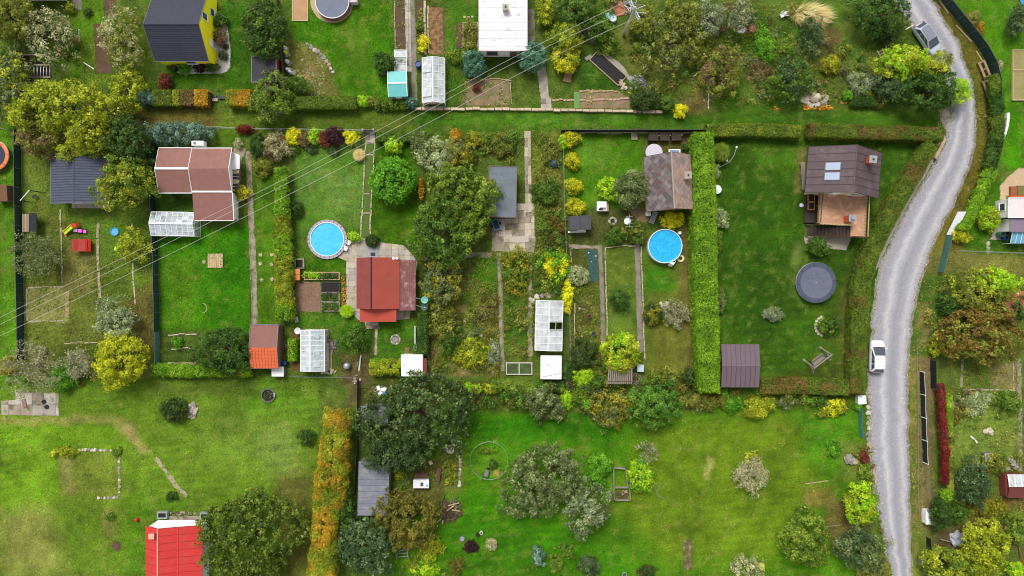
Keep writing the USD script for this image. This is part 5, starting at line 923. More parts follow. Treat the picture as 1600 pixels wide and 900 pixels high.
def thicket(name,label,polys,per_m2,rmin,rmax,hmax,pals,leaf=.12,cat='undergrowth',gate=.45,dens=1.0):
    """tangled mixed growth nobody could count: leaf clumps of many kinds and heights over an outline"""
    SEED[0] += 1; r = np.random.default_rng(SEED[0]); Q,Hh = [],[]
    for poly in polys:
        pg = Polygon(P(poly)[:,:2]).buffer(0); x0,y0,x1,y1 = pg.bounds; n = int(per_m2 * (x1 - x0) * (y1 - y0)); q = np.column_stack([r.uniform(x0,x1,n),r.uniform(y0,y1,n)]); q = q[shapely.contains_xy(pg,q[:,0],q[:,1])]; Q.append(q[meshkit.fbm(np.column_stack([q * .5,q[:,:1] * 0]),3,SEED[0]) + r.normal(0,.05,len(q)) > gate])
    q = np.vstack(Q); n = len(q); rr = r.uniform(rmin,rmax,n) * r.choice([.6,1,1.3],n); hh = np.clip(r.gamma(2.2,.22,n) * hmax,.12,hmax); which = (meshkit.fbm(np.column_stack([q * .35 + 40,q[:,:1] * 0]),3,SEED[0] + 5) * 2.4 - .7) * len(pals) + r.normal(0,.6,n); which = np.clip(which,0,len(pals) - 1).astype(int)
    m = np.maximum(5,(dens * 2.6 * rr * rr / (leaf * leaf * .62)).astype(int)); k = np.repeat(np.arange(n),m); N = len(k); u = unit(r.normal(size=(N,3)) + [0,0,.5]); pos = np.column_stack([q[k],hh[k] * .75]) + u * (rr[k] * np.clip(r.normal(.8,.28,N),.1,1.6))[:,None] * [1,1,.8]; pos[:,2] = np.maximum(pos[:,2],.04)
    t = .42 + r.normal(0,.19,N) + r.normal(0,.14,n)[k]; col = np.zeros((N,3))
    for i,p in enumerate(pals): s_ = which[k] == i; col[s_] = colour(p,t[s_])
    v,f,c2 = leaves(r,pos,unit(u + r.normal(size=(N,3)) * .5 + [0,0,.3]),leaf * r.choice([.7,1,1.3],N),col)
    return one(name,(v,f),LEAF,label=label,cat=cat,kind='stuff',tint=c2)
def tuft(kind,px,py,rxp,ryp,h,pal,label,n,ln=.6,cat='grass clump',lean=(0,0),ball=.6):
    """long thin blades arching out of a clump"""
    SEED[0] += 1; r = np.random.default_rng(SEED[0]); q = W(px,py,h * .6); t = T(kind,label,cat,(q[0],q[1],0)); a = r.uniform(0,6.28,n); d = np.sqrt(r.uniform(0,1,n)) * ball; R = np.array([rxp,ryp]) / S
    o = np.column_stack([np.cos(a) * d * R[0],np.sin(a) * d * R[1],h * (1 - .6 * d ** 2) * r.uniform(.3,.95,n)]); dr = unit(np.column_stack([np.cos(a) * (.3 + d) + lean[0],np.sin(a) * (.3 + d) + lean[1],r.uniform(-.1,.7,n)]) + r.normal(0,.22,(n,3))); L = (ln * r.uniform(.5,1.2,n))[:,None]; b = unit(np.cross(dr,[0,0,1.0] + r.normal(0,.3,(n,3))))
    v = np.stack([o - b * .022,o + b * .022,o + dr * L],1).reshape(-1,3); v[:,2] = np.maximum(v[:,2],.03); col = np.repeat(colour(pal,r.normal(.5,.25,n)),3,0)
    t.add('stem',tubes([([(0,0,0),(0,0,h * .5)],[.05,.02])],5),BARK); t.add('blades',(v,np.arange(3 * n).reshape(-1,3)),LEAF,tint=col); return t
# ---------------------------------------------------------------- trees and shrubs, top row of gardens
tp = plant
tp('leafy_tree',12,28,36,34,4.5,'oliveg','dark olive tree in the upper left corner of the view','tree',rag=.35)
tp('leafy_tree',14,135,30,60,3.6,'olive','olive-brown overgrown tree at the left edge behind the hoop frame','tree',rag=.4,pal2='yg')
tp('fruit_tree',74,52,44,40,4.2,'pale','large pale sparse fruit tree near the upper left corner','tree',rag=.4,dens=.55,tilt=.9,leaf=.13,pal2='olive')
tp('garden_shrub',108,11,8,7,1.1,'yg','small bright shrub at the white house corner','shrub')
tp('rose_bush',136,18,7,7,.7,'dark','small round rose bush ring on the lawn beside the soil bed','shrub',dens=.6)
tp('fruit_tree',184,56,32,46,4.2,'weedy','pale yellowish fruit tree over the long soil bed','tree',rag=.4,dens=.6,leaf=.13,pal2='pale')
tp('fruit_tree',196,138,28,34,3.6,'yg','light green tree just left of the blue-grey spruce','tree',rag=.35)
tp('spruce_tree',226,151,14,13,2.4,'blue','small blue-grey spruce at the end of the clipped orange hedge','conifer',rag=.5,leaf=.1,trunk=False)
tp('garden_shrub',184,152,15,10,1.4,'brown','low brown shrub between the yellow-green tree and the small spruce','shrub')
tp('garden_shrub',256,126,11,12,1.5,'maroon','rusty brown shrub standing below the dark blue roof corner','shrub')
tp('broadleaf_tree',92,164,72,44,7.0,'yg','big bright yellow-green tree at the upper left','tree',rag=.24)
tp('broadleaf_tree',138,208,34,32,6.4,'yg','yellow-green tree crown beside the dark tree above the slate blue roof','tree',rag=.28)
tp('broadleaf_tree',56,214,34,32,5.0,'oliveg','olive tree with a brownish top below the big yellow-green tree','tree',rag=.3,pal2='brown')
tp('broadleaf_tree',108,236,24,16,4.4,'yg','small yellow-green crown touching the slate blue roof ridge','tree',rag=.3)
tp('broadleaf_tree',198,222,34,42,6.0,'deep','dark green tree between the blue conifer and the yellow-green tree','tree',rag=.3,pal2='dark')
tp('broadleaf_tree',190,284,43,44,6.0,'leafy','olive tree with yellow tips covering the slate blue roof corner','tree',rag=.3,pal2='vine')
tp('round_tree',409,42,33,46,5.2,'dark','tall dark green round tree beside the dark anthracite shed','tree',rag=.15,pal2='green')
tp('broadleaf_tree',424,152,34,33,4.2,'leafy','leafy green tree on the grass lane south of the anthracite shed','tree',rag=.3,pal2='olive')
tp('garden_shrub',460,134,18,16,2.2,'green','mid green shrub between the leafy tree and the rockery','shrub')
# yellow house border
tp('maple_shrub',342,57,12,15,1.6,'brown','reddish brown feathery maple on the white gravel border','shrub',rag=.4,dens=.7)
tp('garden_shrub',341,31,13,11,1.4,'green','green shrub at the yellow gable above the brown maple','shrub',rag=.3)
tp('garden_shrub',348,86,7,8,.8,'bluegreen','small blue-green cushion plant on the white gravel border','shrub')
tp('garden_shrub',352,73,4,4,.5,'dark','tiny dark cushion on the white gravel beside the yellow gable','shrub')
tp('garden_shrub',286,105,11,9,1.0,'bright','bright green shrub in front of the yellow south wall','shrub',rag=.3)
tp('garden_shrub',311,104,10,9,.9,'purple','dark purple shrub in front of the yellow south wall','shrub')
tp('garden_shrub',330,103,10,9,1.0,'green','mid green shrub by the yellow house corner next to the dark purple one','shrub')
# top centre
tp('conifer',598,98,15,20,3.0,'deep','dark green conifer on the lawn left of the glass cold frame','conifer',rag=.3,leaf=.11,trunk=False)
for i,(x,y,l_) in enumerate(((591,164,'leftmost'),(601,164,'second from the left'),(611,164,'middle'),(620,163,'second from the right'),(629,162,'rightmost'))):
    tp('globe_thuja',x,y,6,9,1.3,'trim' if i else 'green',f'{l_} of the five small thujas in a row by the turquoise shed','conifer',leaf=.08,rag=.1,group='row of small thujas')
tp('garden_shrub',641,158,9,12,1.6,'blue','blue-grey shrub right below the turquoise shed','shrub',rag=.3)
tp('garden_shrub',566,158,12,9,1.5,'lime','light green bush at the right end of the dense lane hedge','shrub',rag=.35)
tp('garden_shrub',580,159,9,8,1.3,'weedy','pale yellowish bush before the row of five thujas','shrub',rag=.4)
tp('garden_shrub',661,66,8,13,1.3,'yellow','yellow flowering shrub in the narrow bed between two paths','shrub',rag=.35)
tp('garden_shrub',655,38,6,8,1.2,'weed','small green shrub in the narrow bed above the yellow one','shrub')
tp('globe_spruce',740,97,19,22,2.8,'teal','round blue-green spruce at the left corner of the white flat roof','conifer',rag=.06,leaf=.09,rc=.3,trunk=False)
tp('globe_spruce',832,86,23,23,3.3,'teal','round blue-green spruce at the right corner of the white flat roof','conifer',rag=.06,leaf=.09,rc=.3,trunk=False)
tp('garden_shrub',715,86,18,14,1.4,'weed','loose green shrub left of the left round spruce','shrub',rag=.5,dens=.6)
tp('garden_shrub',736,50,14,24,1.2,'weedy','weedy shrub growing over the framed bed beside the white roof','shrub',rag=.5,dens=.6)
tp('garden_shrub',744,137,6,6,.8,'maroon','small reddish shrub in the dry flower bed under the wires','shrub')
tp('broadleaf_tree',852,14,16,22,3.2,'yg','upright yellow-green tree at the top beside the grey path','tree',rag=.3)
tp('broadleaf_tree',902,12,34,26,4.2,'green','green leafy tree at the top edge by the overhead wires','tree',rag=.3)
tp('broadleaf_tree',884,55,28,24,3.6,'yg','dense yellow-green tree crown above the golden round shrub','tree',rag=.15,pal2='leafy')
tp('globe_shrub',885,90,23,22,2.6,'sun','round golden shrub below the overhead wires','shrub',rag=.12,pal2='yg',trunk=False)
tp('broadleaf_tree',938,40,22,26,3.0,'green','dark green bush left of the utility pole and blue tub','tree',rag=.4)
tp('garden_shrub',950,70,20,14,1.5,'weed','weedy green bush right of the black mesh covered bed','shrub',rag=.5,dens=.6)
tp('aster_clump',996,132,11,13,.9,'weed','purple flowering aster clump beside the pale gravel path','flowers',dens=.5,rag=.4)
tp('globe_conifer',1043,159,12,15,2.2,'green','round mid green conifer at the lane next to the bright yellow shrub','conifer',rag=.08,leaf=.08,trunk=False)
tp('garden_shrub',1064,172,10,12,1.4,'yellow','bright yellow shrub standing at the edge of the lane','shrub',rag=.3)
tp('broadleaf_tree',1010,153,24,20,2.4,'dark','dark shrub below the purple aster clump','shrub',rag=.4,trunk=False)
tp('fruit_tree',1050,62,42,50,4.4,'oliveg','large grey-olive fruit tree right of the utility pole','tree',rag=.45,dens=.6,pal2='olive')
tp('fruit_tree',1004,28,22,26,3.2,'oliveg','olive shrubby tree right behind the utility pole crossarms','tree',rag=.4)
tp('fruit_tree',1068,18,30,26,4.2,'oliveg','olive green tree at the top edge above the grey-olive fruit tree','tree',rag=.35)
tp('fruit_tree',1113,26,22,30,4.0,'greyg','grey-green thin fruit tree beside the grey tyre','tree',rag=.45,dens=.55)
tp('fruit_tree',1157,22,24,26,4.0,'greyg','grey-green thin fruit tree above the red lidded barrel','tree',rag=.45,dens=.5,pal2='brown')
tp('fruit_tree',1126,112,34,38,4.2,'oliveg','dark fruit tree with reddish leaves left of the bare soil patch','tree',rag=.45,dens=.65,pal2='brown')
tp('garden_shrub',1090,78,24,30,2.0,'oliveg','overgrown olive bush between the two big fruit trees','shrub',rag=.5,dens=.7,trunk=False)
tp('garden_shrub',1196,68,16,26,1.6,'bright','fresh green bush right of the red lidded barrel','shrub',rag=.5,dens=.7)
tp('broadleaf_tree',1240,122,32,38,3.2,'bluegreen','dusky blue-green bush mass above the orange flower edge','tree',rag=.45,dens=.75,pal2='green')
tp('garden_shrub',1270,52,20,28,2.2,'bluegreen','feathery blue-green bush below the straw coloured grass','shrub',rag=.5,dens=.7,trunk=False)
tp('globe_shrub',1300,100,16,16,1.6,'gold','round golden bush in the upper right garden','shrub',rag=.12,pal2='yg')
tp('broadleaf_tree',1374,20,40,34,4.2,'deep','dark green tree at the top edge left of the gravel road','tree',rag=.4)
tp('garden_shrub',1385,50,16,16,1.8,'dark','dark rose thicket beside the parked grey-blue car','shrub',rag=.4)
tp('broadleaf_tree',1413,96,36,29,5.0,'lime','bright lime tree leaning over the parked grey-blue car','tree',rag=.3,pal2='yg')
tp('broadleaf_tree',1462,104,26,24,4.2,'yg','yellow-green crown at the road edge right of the lime tree','tree',rag=.3)
tp('broadleaf_tree',1452,140,42,36,4.6,'deep','dark green tree at the end of the grass lane by the road','tree',rag=.3)
tp('broadleaf_tree',1396,132,24,24,3.4,'bluegreen','blue-green tree left of the dark green road tree','tree',rag=.35)
tp('young_tree',1504,141,16,20,3.4,'lime','slender light green tree standing over the gravel road bend','tree',rag=.4,dens=.7)
tp('garden_shrub',1350,128,26,16,1.5,'greyg','grey-green shrubs above the flower bed at the lane end','shrub',rag=.5,dens=.6)
tp('garden_shrub',1326,149,8,8,1.0,'bright','small fresh green shrub by the pink flower near the lane','shrub')
tuft('ornamental_grass',1268,22,34,17,1.5,'straw','tall straw coloured grass clump beside the white chair',1000,1.3,lean=(1.3,-.3),ball=.8)
tp('garden_shrub',1250,18,22,14,.9,'weedy','yellowish weeds behind the white plastic chairs','shrub',rag=.5,dens=.7)
tp('garden_shrub',1228,78,18,20,1.3,'weed','weedy green growth in the vegetable patch below the white chair','shrub',rag=.5,dens=.6)
tp('garden_shrub',1522,28,14,12,1.4,'weedy','yellowish bush behind the green screen fence at the upper right','shrub',rag=.4)
tp('garden_shrub',1532,39,6,9,.9,'orange','small orange bush behind the green screen fence','shrub')
tp('flower_mound',1534,49,7,6,.6,'gold','mound of yellow-orange chrysanthemums on the upper right lawn','flowers',dens=.8)
tp('spruce_tree',1594,30,14,22,3.0,'bluegreen','dark blue-green conifer at the upper right edge','conifer',rag=.5,leaf=.1)
tp('garden_shrub',1562,102,6,9,.9,'pale','pinkish pale shrub at the bend of the green screen fence','shrub')
tp('globe_shrub',1549,340,17,19,2.0,'yg','round yellow-green shrub on the lawn by the right edge house','shrub',rag=.18,pal2='lime')
tp('garden_shrub',1504,367,13,12,1.5,'yellow','yellow shrub at the foot of the long bright hedge','shrub',rag=.25,pal2='yg')
# ---------------------------------------------------------------- middle row of gardens
tp('conifer',271,206,50,19,3.2,'blue','long blue-grey conifer hedge plant behind the brown cottage','conifer',rag=.22,leaf=.11,trunk=False)
tp('garden_shrub',381,201,14,7,1.2,'red','bright red shrub beside the lane near the dark globe','shrub',rag=.25)
tp('globe_shrub',400,226,12,19,1.9,'deep','dark green globe at the top of the cottage path','shrub',rag=.08,leaf=.08)
tp('garden_shrub',430,229,22,24,2.0,'brown','greyish brown shrub right of the dark green globe','shrub',rag=.35,pal2='pale')
tp('globe_shrub',408,261,15,15,1.5,'oliveg','round olive globe beside the cottage path','shrub',rag=.08,leaf=.08)
tp('garden_shrub',376,299,13,12,1.5,'yellow','yellow flowering bush at the east wall of the brown cottage','shrub',rag=.35,pal2='gold')
tp('garden_shrub',371,204 + 20,7,8,.8,'pale','small pale grey shrub near the white awning','shrub',dens=.6)
tp('fruit_tree',205,384,26,25,3.2,'yg','yellow-green fruit tree beside the green fence under the wires','tree',rag=.4,dens=.75)
tp('fruit_tree',176,500,34,30,3.6,'greyg','grey-green fruit tree above the yellow tree','tree',rag=.35,dens=.8,pal2='dusty')
tp('broadleaf_tree',183,565,42,40,4.8,np.clip(lin(np.array(((94,104,8),(144,150,16),(196,194,44)))) * 1.5,0,.8),'bright yellow tree on the edge of the lower left meadow','tree',rag=.22)
bare('bare_tree',52,575,50,3.4,'greyish half bare tree above the cracked concrete slab',pal='bare',leafd=.4)
bare('bare_tree',60,398,36,3.2,'thin olive half bare tree in the left garden below the garden bench',pal='olive',leafd=.8)
bare('bare_tree',126,570,26,2.8,'small half bare tree left of the bright yellow tree',pal='bare',leafd=.4)
tp('garden_shrub',94,592,22,19,1.8,'bright','fresh green bush beside the cracked concrete slab','shrub',rag=.4)
tp('garden_shrub',12,572,14,14,1.4,'gold','yellowish shrub at the left edge near the half bare tree','shrub',rag=.4)
tp('hydrangea',61,548,9,9,.9,'pale','pale pink hydrangea cluster in the left garden','flowers',dens=.7)
tp('broadleaf_tree',350,549,42,37,4.0,'deep','dark green dense tree left of the orange tiled shed','tree',rag=.22)
tp('garden_shrub',276,535,8,10,.9,'bright','bright green young shrub in the small slab edged bed','shrub',rag=.4)
tp('globe_shrub',457,213,13,14,1.5,'yellow','bright yellow globe shrub at the lane, leftmost of the shrub row','shrub',rag=.15,leaf=.09)
tp('garden_shrub',474,217,8,14,1.3,'brown','rust brown shrub right of the bright yellow globe','shrub',rag=.3)
tp('garden_shrub',490,212,12,12,1.4,'lime','lime green shrub between the rust brown and purple shrubs','shrub',rag=.25)
tp('garden_shrub',506,216,10,13,1.3,'maroon','maroon shrub left of the near black purple shrub','shrub',rag=.3)
tp('garden_shrub',522,212,15,15,1.8,'purple','near black purple shrub in the shrub row along the lane','shrub',rag=.3)
tp('garden_shrub',547,214,12,11,1.3,'yellow','yellow shrub just left of the garden gate','shrub',rag=.35)
for x,y,rr_,pl,lb in ((460,232,10,'green','green perennial under the bright yellow globe shrub'),(486,233,10,'bluegreen','blue-green perennial below the lime shrub'),(521,236,10,'bluegreen','grey-green perennial below the dark purple shrub')): tp('perennial_plant',x,y,rr_,rr_ * .8,.7,pl,lb,'plant',rag=.5,dens=.6)
tuft('ornamental_grass',561,242,10,10,.8,'straw','pale round ornamental grass on the pool lawn',1600,.45)
tp('young_tree',614,227,12,13,2.4,'lime','young lime green tree beside the small clipped thuja hedge','tree',rag=.45,dens=.7,trunk=True)
tp('round_tree',612,281,35,36,4.0,'bright','round bright green tree on the lawn above the patio','tree',rag=.12)
tp('globe_shrub',461,325,11,13,1.4,'deep','dark globe on the lawn beside the tall vine hedge','shrub',rag=.08,leaf=.08)
tp('globe_shrub',581,376,11,10,1.2,'dark','dark rounded shrub at the patio edge by the stepping path','shrub',rag=.15,leaf=.08)
tp('garden_shrub',553,370,10,8,.9,'lime','bright green plant at the patio by the white garden chair','shrub',rag=.4)
tuft('ornamental_grass',542,486,12,10,.9,'lime','feathery yellow-green grass at the patio beside the vegetable beds',2000,.5)
tp('fruit_tree',555,530,24,22,2.4,'green','green fruit bush right of the white framed greenhouse','shrub',rag=.4,dens=.8,trunk=False)
tp('garden_shrub',486,430,16,6,.5,'lime','bright green lettuce like plants in the upper framed bed','plant',rag=.4)
tp('fruit_tree',655,224,18,22,2.8,'olive','olive bush at the lane edge left of the dusty tree','tree',rag=.4)
tp('fruit_tree',684,248,30,30,4.2,'dusty','dusty grey-green fruit tree near the lane','tree',rag=.35,dens=.8)
tp('fruit_tree',716,240,26,24,3.8,'gold','golden tinted fruit tree right of the dusty one','tree',rag=.4,dens=.8,pal2='olive')
tp('garden_shrub',712,212,10,10,1.5,'orange','orange-yellow shrub at the lane above the golden fruit tree','shrub',rag=.4)
tp('garden_shrub',752,216,26,12,1.5,'weed','mixed green and yellow shrubs along the lane above the grey hut','shrub',rag=.5,pal2='gold')
tp('garden_shrub',786,224,18,18,1.8,'green','green shrub between the lane and the grey flat hut','shrub',rag=.4,pal2='weedy')
tp('broadleaf_tree',722,300,54,46,5.8,'leafy','big leafy green tree left of the grey flat roofed hut','tree',rag=.3)
tp('broadleaf_tree',694,356,52,54,5.6,'green','big dark leafy tree right of the flagstone patio','tree',rag=.28)
tp('broadleaf_tree',732,352,26,40,4.8,'leafy','leafy green tree beside the blue handcart','tree',rag=.35)
tp('garden_shrub',658,296,5,16,1.2,'orange','narrow orange shrub left of the big leafy trees','shrub',rag=.3)
tp('broadleaf_tree',690,440,30,36,3.4,'olive','olive brown tree behind the teal satellite dishes','tree',rag=.4,pal2='gold')
tp('garden_shrub',688,500,22,34,2.2,'oliveg','overgrown olive bush right of the narrow clipped green hedge','shrub',rag=.45,trunk=False)
tp('garden_shrub',735,552,26,24,1.6,'yg','yellow-green bush near the concrete path in the weedy garden','shrub',rag=.4,dens=.7)
tp('garden_shrub',771,550,11,18,1.0,'greyg','grey-green lavender like bush beside the concrete path','shrub',rag=.4)
tp('garden_shrub',706,532,16,22,1.8,'green','green bush at the lower end of the weedy garden','shrub',rag=.5)
tp('garden_shrub',806,425,24,32,1.6,'gold','golden brown currant thicket left of the polycarbonate greenhouse','shrub',rag=.5,dens=.6,pal2='weed')
tp('garden_shrub',866,412,26,24,1.8,'yellow','yellow leafy shrub above the polycarbonate greenhouse','shrub',rag=.5,pal2='bright',dens=.8)
tp('garden_shrub',888,464,8,26,1.5,'yellow','narrow yellow shrub right of the polycarbonate greenhouse','shrub',rag=.4)
tp('garden_shrub',853,299,20,20,2.0,'green','green bush left of the third yellow round shrub','shrub',rag=.4)
tp('garden_shrub',862,236,14,20,1.3,'weedy','weedy bush above the dark folded parasol','shrub',rag=.5,dens=.6)
tp('garden_shrub',866,366,18,26,1.8,'rust','rusty bush left of the small black felt roofed shed','shrub',rag=.45,pal2='green')
for x,y,rr_,lb in ((893,216,13,'topmost'),(895,251,13,'second from the top'),(897,290,14,'third from the top'),(899,322,15,'lowest')): tp('globe_shrub',x,y,rr_,rr_,1.6,'sun',f'round yellow-green shrub along the wire fence, {lb} of four','shrub',rag=.2,leaf=.1,group='row of round yellow shrubs',pal2='yg')
tp('garden_shrub',880,222,8,11,1.3,'lime','lime shrub in the fence corner beside the topmost yellow shrub','shrub',rag=.35)
tp('broadleaf_tree',953,295,18,19,2.4,'lime','lime green shrub tree tucked left of the grey-olive round tree','tree',rag=.25,trunk=True)
tp('round_tree',990,294,28,29,3.8,'olive','round grey-olive tree at the left slope of the slate cottage','tree',rag=.15)
tp('garden_shrub',1051,344,18,13,1.5,'yellow','bright yellow-orange shrub between the slate cottage and blue pool','shrub',rag=.25)
tp('garden_shrub',992,362,18,18,2.0,'oliveg','olive and orange shrub left of the right hand blue pool','shrub',rag=.3,pal2='green')
tp('garden_shrub',962,368,14,16,1.4,'green','mid green shrub below the stone fire ring','shrub',rag=.4)
tp('garden_shrub',1076,231,10,8,1.0,'deep','small dark green shrub at the top corner of the slate cottage','shrub')
tp('garden_shrub',904,430,16,16,1.5,'dusty','grey-green round shrub beside the teal ground mat','shrub',rag=.2)
tp('broadleaf_tree',970,551,31,31,3.2,'yg','perfectly round yellow-green tree over the slatted pergola','tree',rag=.1,pal2='lime')
tp('globe_shrub',968,470,16,17,1.2,'deep','low dark green mound in the long lawn strip','shrub',rag=.4,dens=.6)
tp('globe_shrub',1022,491,16,17,1.6,'dark','dark globe with a yellow side on the lawn below the blue pool','shrub',rag=.12,pal2='gold')
bare('bare_shrub',1056,490,22,1.4,'grey leafless shrub beside the dark globe',cat='shrub',pal='bare',leafd=.3)
tp('garden_shrub',912,552,20,22,2.2,'dark','dark green bush left of the round yellow-green tree','shrub',rag=.4,trunk=False)
tp('garden_shrub',910,590,16,14,1.8,'lime','bright yellow-green shrub right of the white flat shed','shrub',rag=.4)
tp('garden_shrub',932,598,16,14,1.6,'green','green shrub at the left corner of the slatted pergola','shrub',rag=.4)
tp('garden_shrub',884,578,16,18,1.6,'deep','dark shrub between the white shed and the bright yellow-green one','shrub',rag=.4)
tp('garden_shrub',1040,588,22,16,1.6,'oliveg','olive bush on the lawn end left of the dark bush by the tall hedge','shrub',rag=.4,dens=.7)
tp('garden_shrub',1078,590,12,14,1.6,'dark','dark bush at the foot of the tall green hedge','shrub',rag=.4)
tuft('grass_fountain',1127,238,11,15,1.8,'leafy','spiky light green fountain plant right of the tall hedge top',2600,.7,cat='plant')
tp('garden_shrub',1118,267,8,12,1.2,'dusty','small grey-green shrub at the tall hedge above the white ball','shrub')
tp('garden_shrub',1126,340,13,15,1.4,'dusty','grey-green shrub at the tall hedge below the white ball','shrub',rag=.3)
tp('garden_shrub',1124,378,5,18,1.2,'weed','thin green shrub against the tall hedge','shrub',rag=.4)
tp('garden_shrub',1127,474,8,18,1.2,'olive','olive shrub against the lower part of the tall hedge','shrub',rag=.4)
tp('garden_shrub',1208,491,15,11,1.0,'greyg','pale silvery shrub alone on the right hand lawn','shrub',rag=.35)
tp('garden_shrub',1281,385,16,15,1.8,'green','green shrub at the foot of the terrace stairs','shrub',rag=.25)
tp('garden_shrub',1297,510,20,15,1.3,'deep','dark green spreading shrub beside the pale crescent stone','shrub',rag=.3,pal2='weed')
# ---------------------------------------------------------------- lower meadows and right hand gardens
tp('broadleaf_shrub',269,642,22,19,2.0,'dark','dark green bush left of the pile of pale stones','shrub',rag=.15,trunk=False)
tp('broadleaf_tree',390,842,78,72,6.0,np.clip(lin(np.array(((36,50,12),(70,86,20),(128,138,52)))) * 1.5,0,.8),'large dark green tree at the bottom beside the red roof','tree',rag=.22)
tp('garden_shrub',478,684,14,14,1.4,'deep','dark fir seedling against the big orange hedge','shrub',rag=.5,dens=.6)
tp('garden_shrub',100,706,20,9,.6,'yg','low leafy plant at the upper left of the stone framed plot','plant',rag=.4)
tp('garden_shrub',182,707,8,8,.5,'weed','low leafy plant at the upper right corner of the stone framed plot','plant',rag=.4)
tp('garden_shrub',268,776,10,7,.5,'deep','flat dark green plant near the red roofed house','plant',rag=.3)
tp('garden_shrub',172,808,8,8,.4,'green','faint low green plant on the lower left meadow','plant',rag=.4,dens=.5)
tp('broadleaf_tree',652,650,85,63,7.0,np.clip(lin(np.array(((28,42,16),(54,74,30),(114,130,74)))) * 1.5,0,.8),'largest dark green tree in the lower middle','tree',rag=.25)
tp('broadleaf_tree',618,712,50,24,5.6,np.clip(lin(np.array(((28,42,16),(54,74,30),(114,130,74)))) * 1.5,0,.8),'dark green lower crown above the grey panelled shed','tree',rag=.28)
tp('garden_tree',636,812,44,46,4.6,'autumn','golden brown tree right of the grey panelled shed','tree',rag=.34)
tp('broadleaf_tree',566,856,46,46,5.0,'bluegreen','dark blue-green tree between the orange hedge and the golden brown tree','tree',rag=.32)
tp('broadleaf_tree',538,800,16,34,3.6,'deep','dark green growth squeezed between the orange hedge and grey shed','tree',rag=.3)
tp('fruit_tree',862,738,56,40,4.8,'olive','spreading grey-olive fruit tree on the lower lawn','tree',rag=.35,dens=.9)
tp('fruit_tree',830,775,44,40,4.4,'olive','left half of the grey-olive orchard crown next to the thin white ring','tree',rag=.35,dens=.85)
tp('fruit_tree',918,795,38,40,4.2,'olive','lower right grey-olive crown near the wooden compost frame','tree',rag=.4,dens=.85,pal2='greyg')
tp('garden_shrub',936,734,18,22,1.8,'bright','fresh green bush between the grey-olive trees and wooden compost frame','shrub',rag=.35)
tp('fruit_tree',1003,742,19,26,2.6,'lime','lime green young tree with yellow leaves beside the compost frame','tree',rag=.4,pal2='bright',trunk=True)
bare('dead_shrub',1012,706,18,2.0,'small grey leafless tree above the lime young tree',pal='bare',leafd=.15,n=12)
bare('dead_shrub',1172,742,28,1.9,'pale half bare bush alone on the lower right meadow',cat='shrub',pal='pale',leafd=.6)
tp('garden_shrub',1178,720,14,12,1.4,'yg','yellow-green growth at the top of the pale half bare bush','shrub',rag=.4,dens=.6)
tp('conifer',1025,634,36,36,3.6,np.clip(lin(np.array(((40,74,16),(70,110,28),(120,150,60)))) * 1.5,0,.8),'feathery green tree below the olive lawn bushes','tree',rag=.55,leaf=.14)
tp('garden_shrub',958,640,34,32,2.6,'olive','olive brown bush below the slatted pergola','shrub',rag=.45,dens=.7,pal2='gold',trunk=False)
tp('garden_shrub',850,630,28,30,2.4,'olive','grey-olive bush below the white flat shed','shrub',rag=.4,trunk=False)
tp('garden_shrub',806,622,20,18,1.6,'green','green shrub right of the largest dark tree','shrub',rag=.4)
tp('garden_shrub',734,608,18,9,1.0,'lime','bright green shrub above the largest dark tree','shrub',rag=.4)
tp('garden_shrub',766,608,14,8,1.0,'yg','yellow-green shrub along the back of the weedy garden','shrub',rag=.4)
tp('garden_shrub',884,626,10,14,1.1,'lime','lime shrub between the two olive bushes','shrub',rag=.4)
tp('garden_shrub',906,620,14,12,1.2,'weed','weedy shrub right of the lime one','shrub',rag=.4)
tp('garden_shrub',1102,628,28,14,1.4,'autumn','brownish shrubs at the bottom end of the tall green hedge','shrub',rag=.4,pal2='oliveg')
tp('garden_shrub',1146,632,16,14,1.3,'bright','fresh green shrub below the mauve shed','shrub',rag=.3)
tp('garden_shrub',1186,636,22,18,1.7,'yg','yellow-green bush at the lawn edge right of the mauve shed','shrub',rag=.35)
tp('garden_shrub',1230,630,16,10,1.0,'olive','loose olive shrub below the clipped brownish hedge','shrub',rag=.5,dens=.6)
tp('globe_shrub',1309,637,18,13,1.5,'yellow','round yellow shrub below the hedge corner by the road','shrub',rag=.2,pal2='vine')
tp('garden_shrub',1287,646,10,8,.9,'vine','small yellowish shrub left of the round yellow one','shrub',rag=.3)
tp('garden_shrub',1340,636,8,6,.8,'bright','small fresh green shrub by the white bin at the road','shrub')
tp('garden_shrub',1305,700,12,12,1.2,'bright','bright green shrub above the grey boulder','shrub',rag=.3)
tp('garden_shrub',1352,714,7,10,1.1,'maroon','dark red shrub beside the grey boulder','shrub',rag=.35)
tp('garden_shrub',1354,742,10,22,1.3,'weed','weedy green bank growth at the road edge','shrub',rag=.5,dens=.7)
tp('broadleaf_tree',1348,790,26,30,3.2,'lime','lime yellow tree at the left edge of the lower road','tree',rag=.35,pal2='yg')
tp('round_tree',1262,846,38,40,4.2,'leafy','round leafy green tree on the lower right meadow','tree',rag=.22)
tp('broadleaf_tree',1348,858,40,34,3.4,'olive','grey-green shrubby tree beside the bottom of the road','tree',rag=.45,dens=.8,pal2='bluegreen')
tp('garden_shrub',1370,892,22,18,2.0,'weedy','yellowish shrub at the bottom road edge','shrub',rag=.5)
tp('garden_shrub',842,870,10,16,1.2,'blue','silver blue shrub near the bottom centre','shrub',rag=.45)
tp('garden_shrub',921,886,18,16,1.4,'bluegreen','blue-green shrub at the bottom edge','shrub',rag=.35)
tp('garden_shrub',868,880,12,12,1.0,'weed','green shrub right of the silver blue one','shrub',rag=.4)
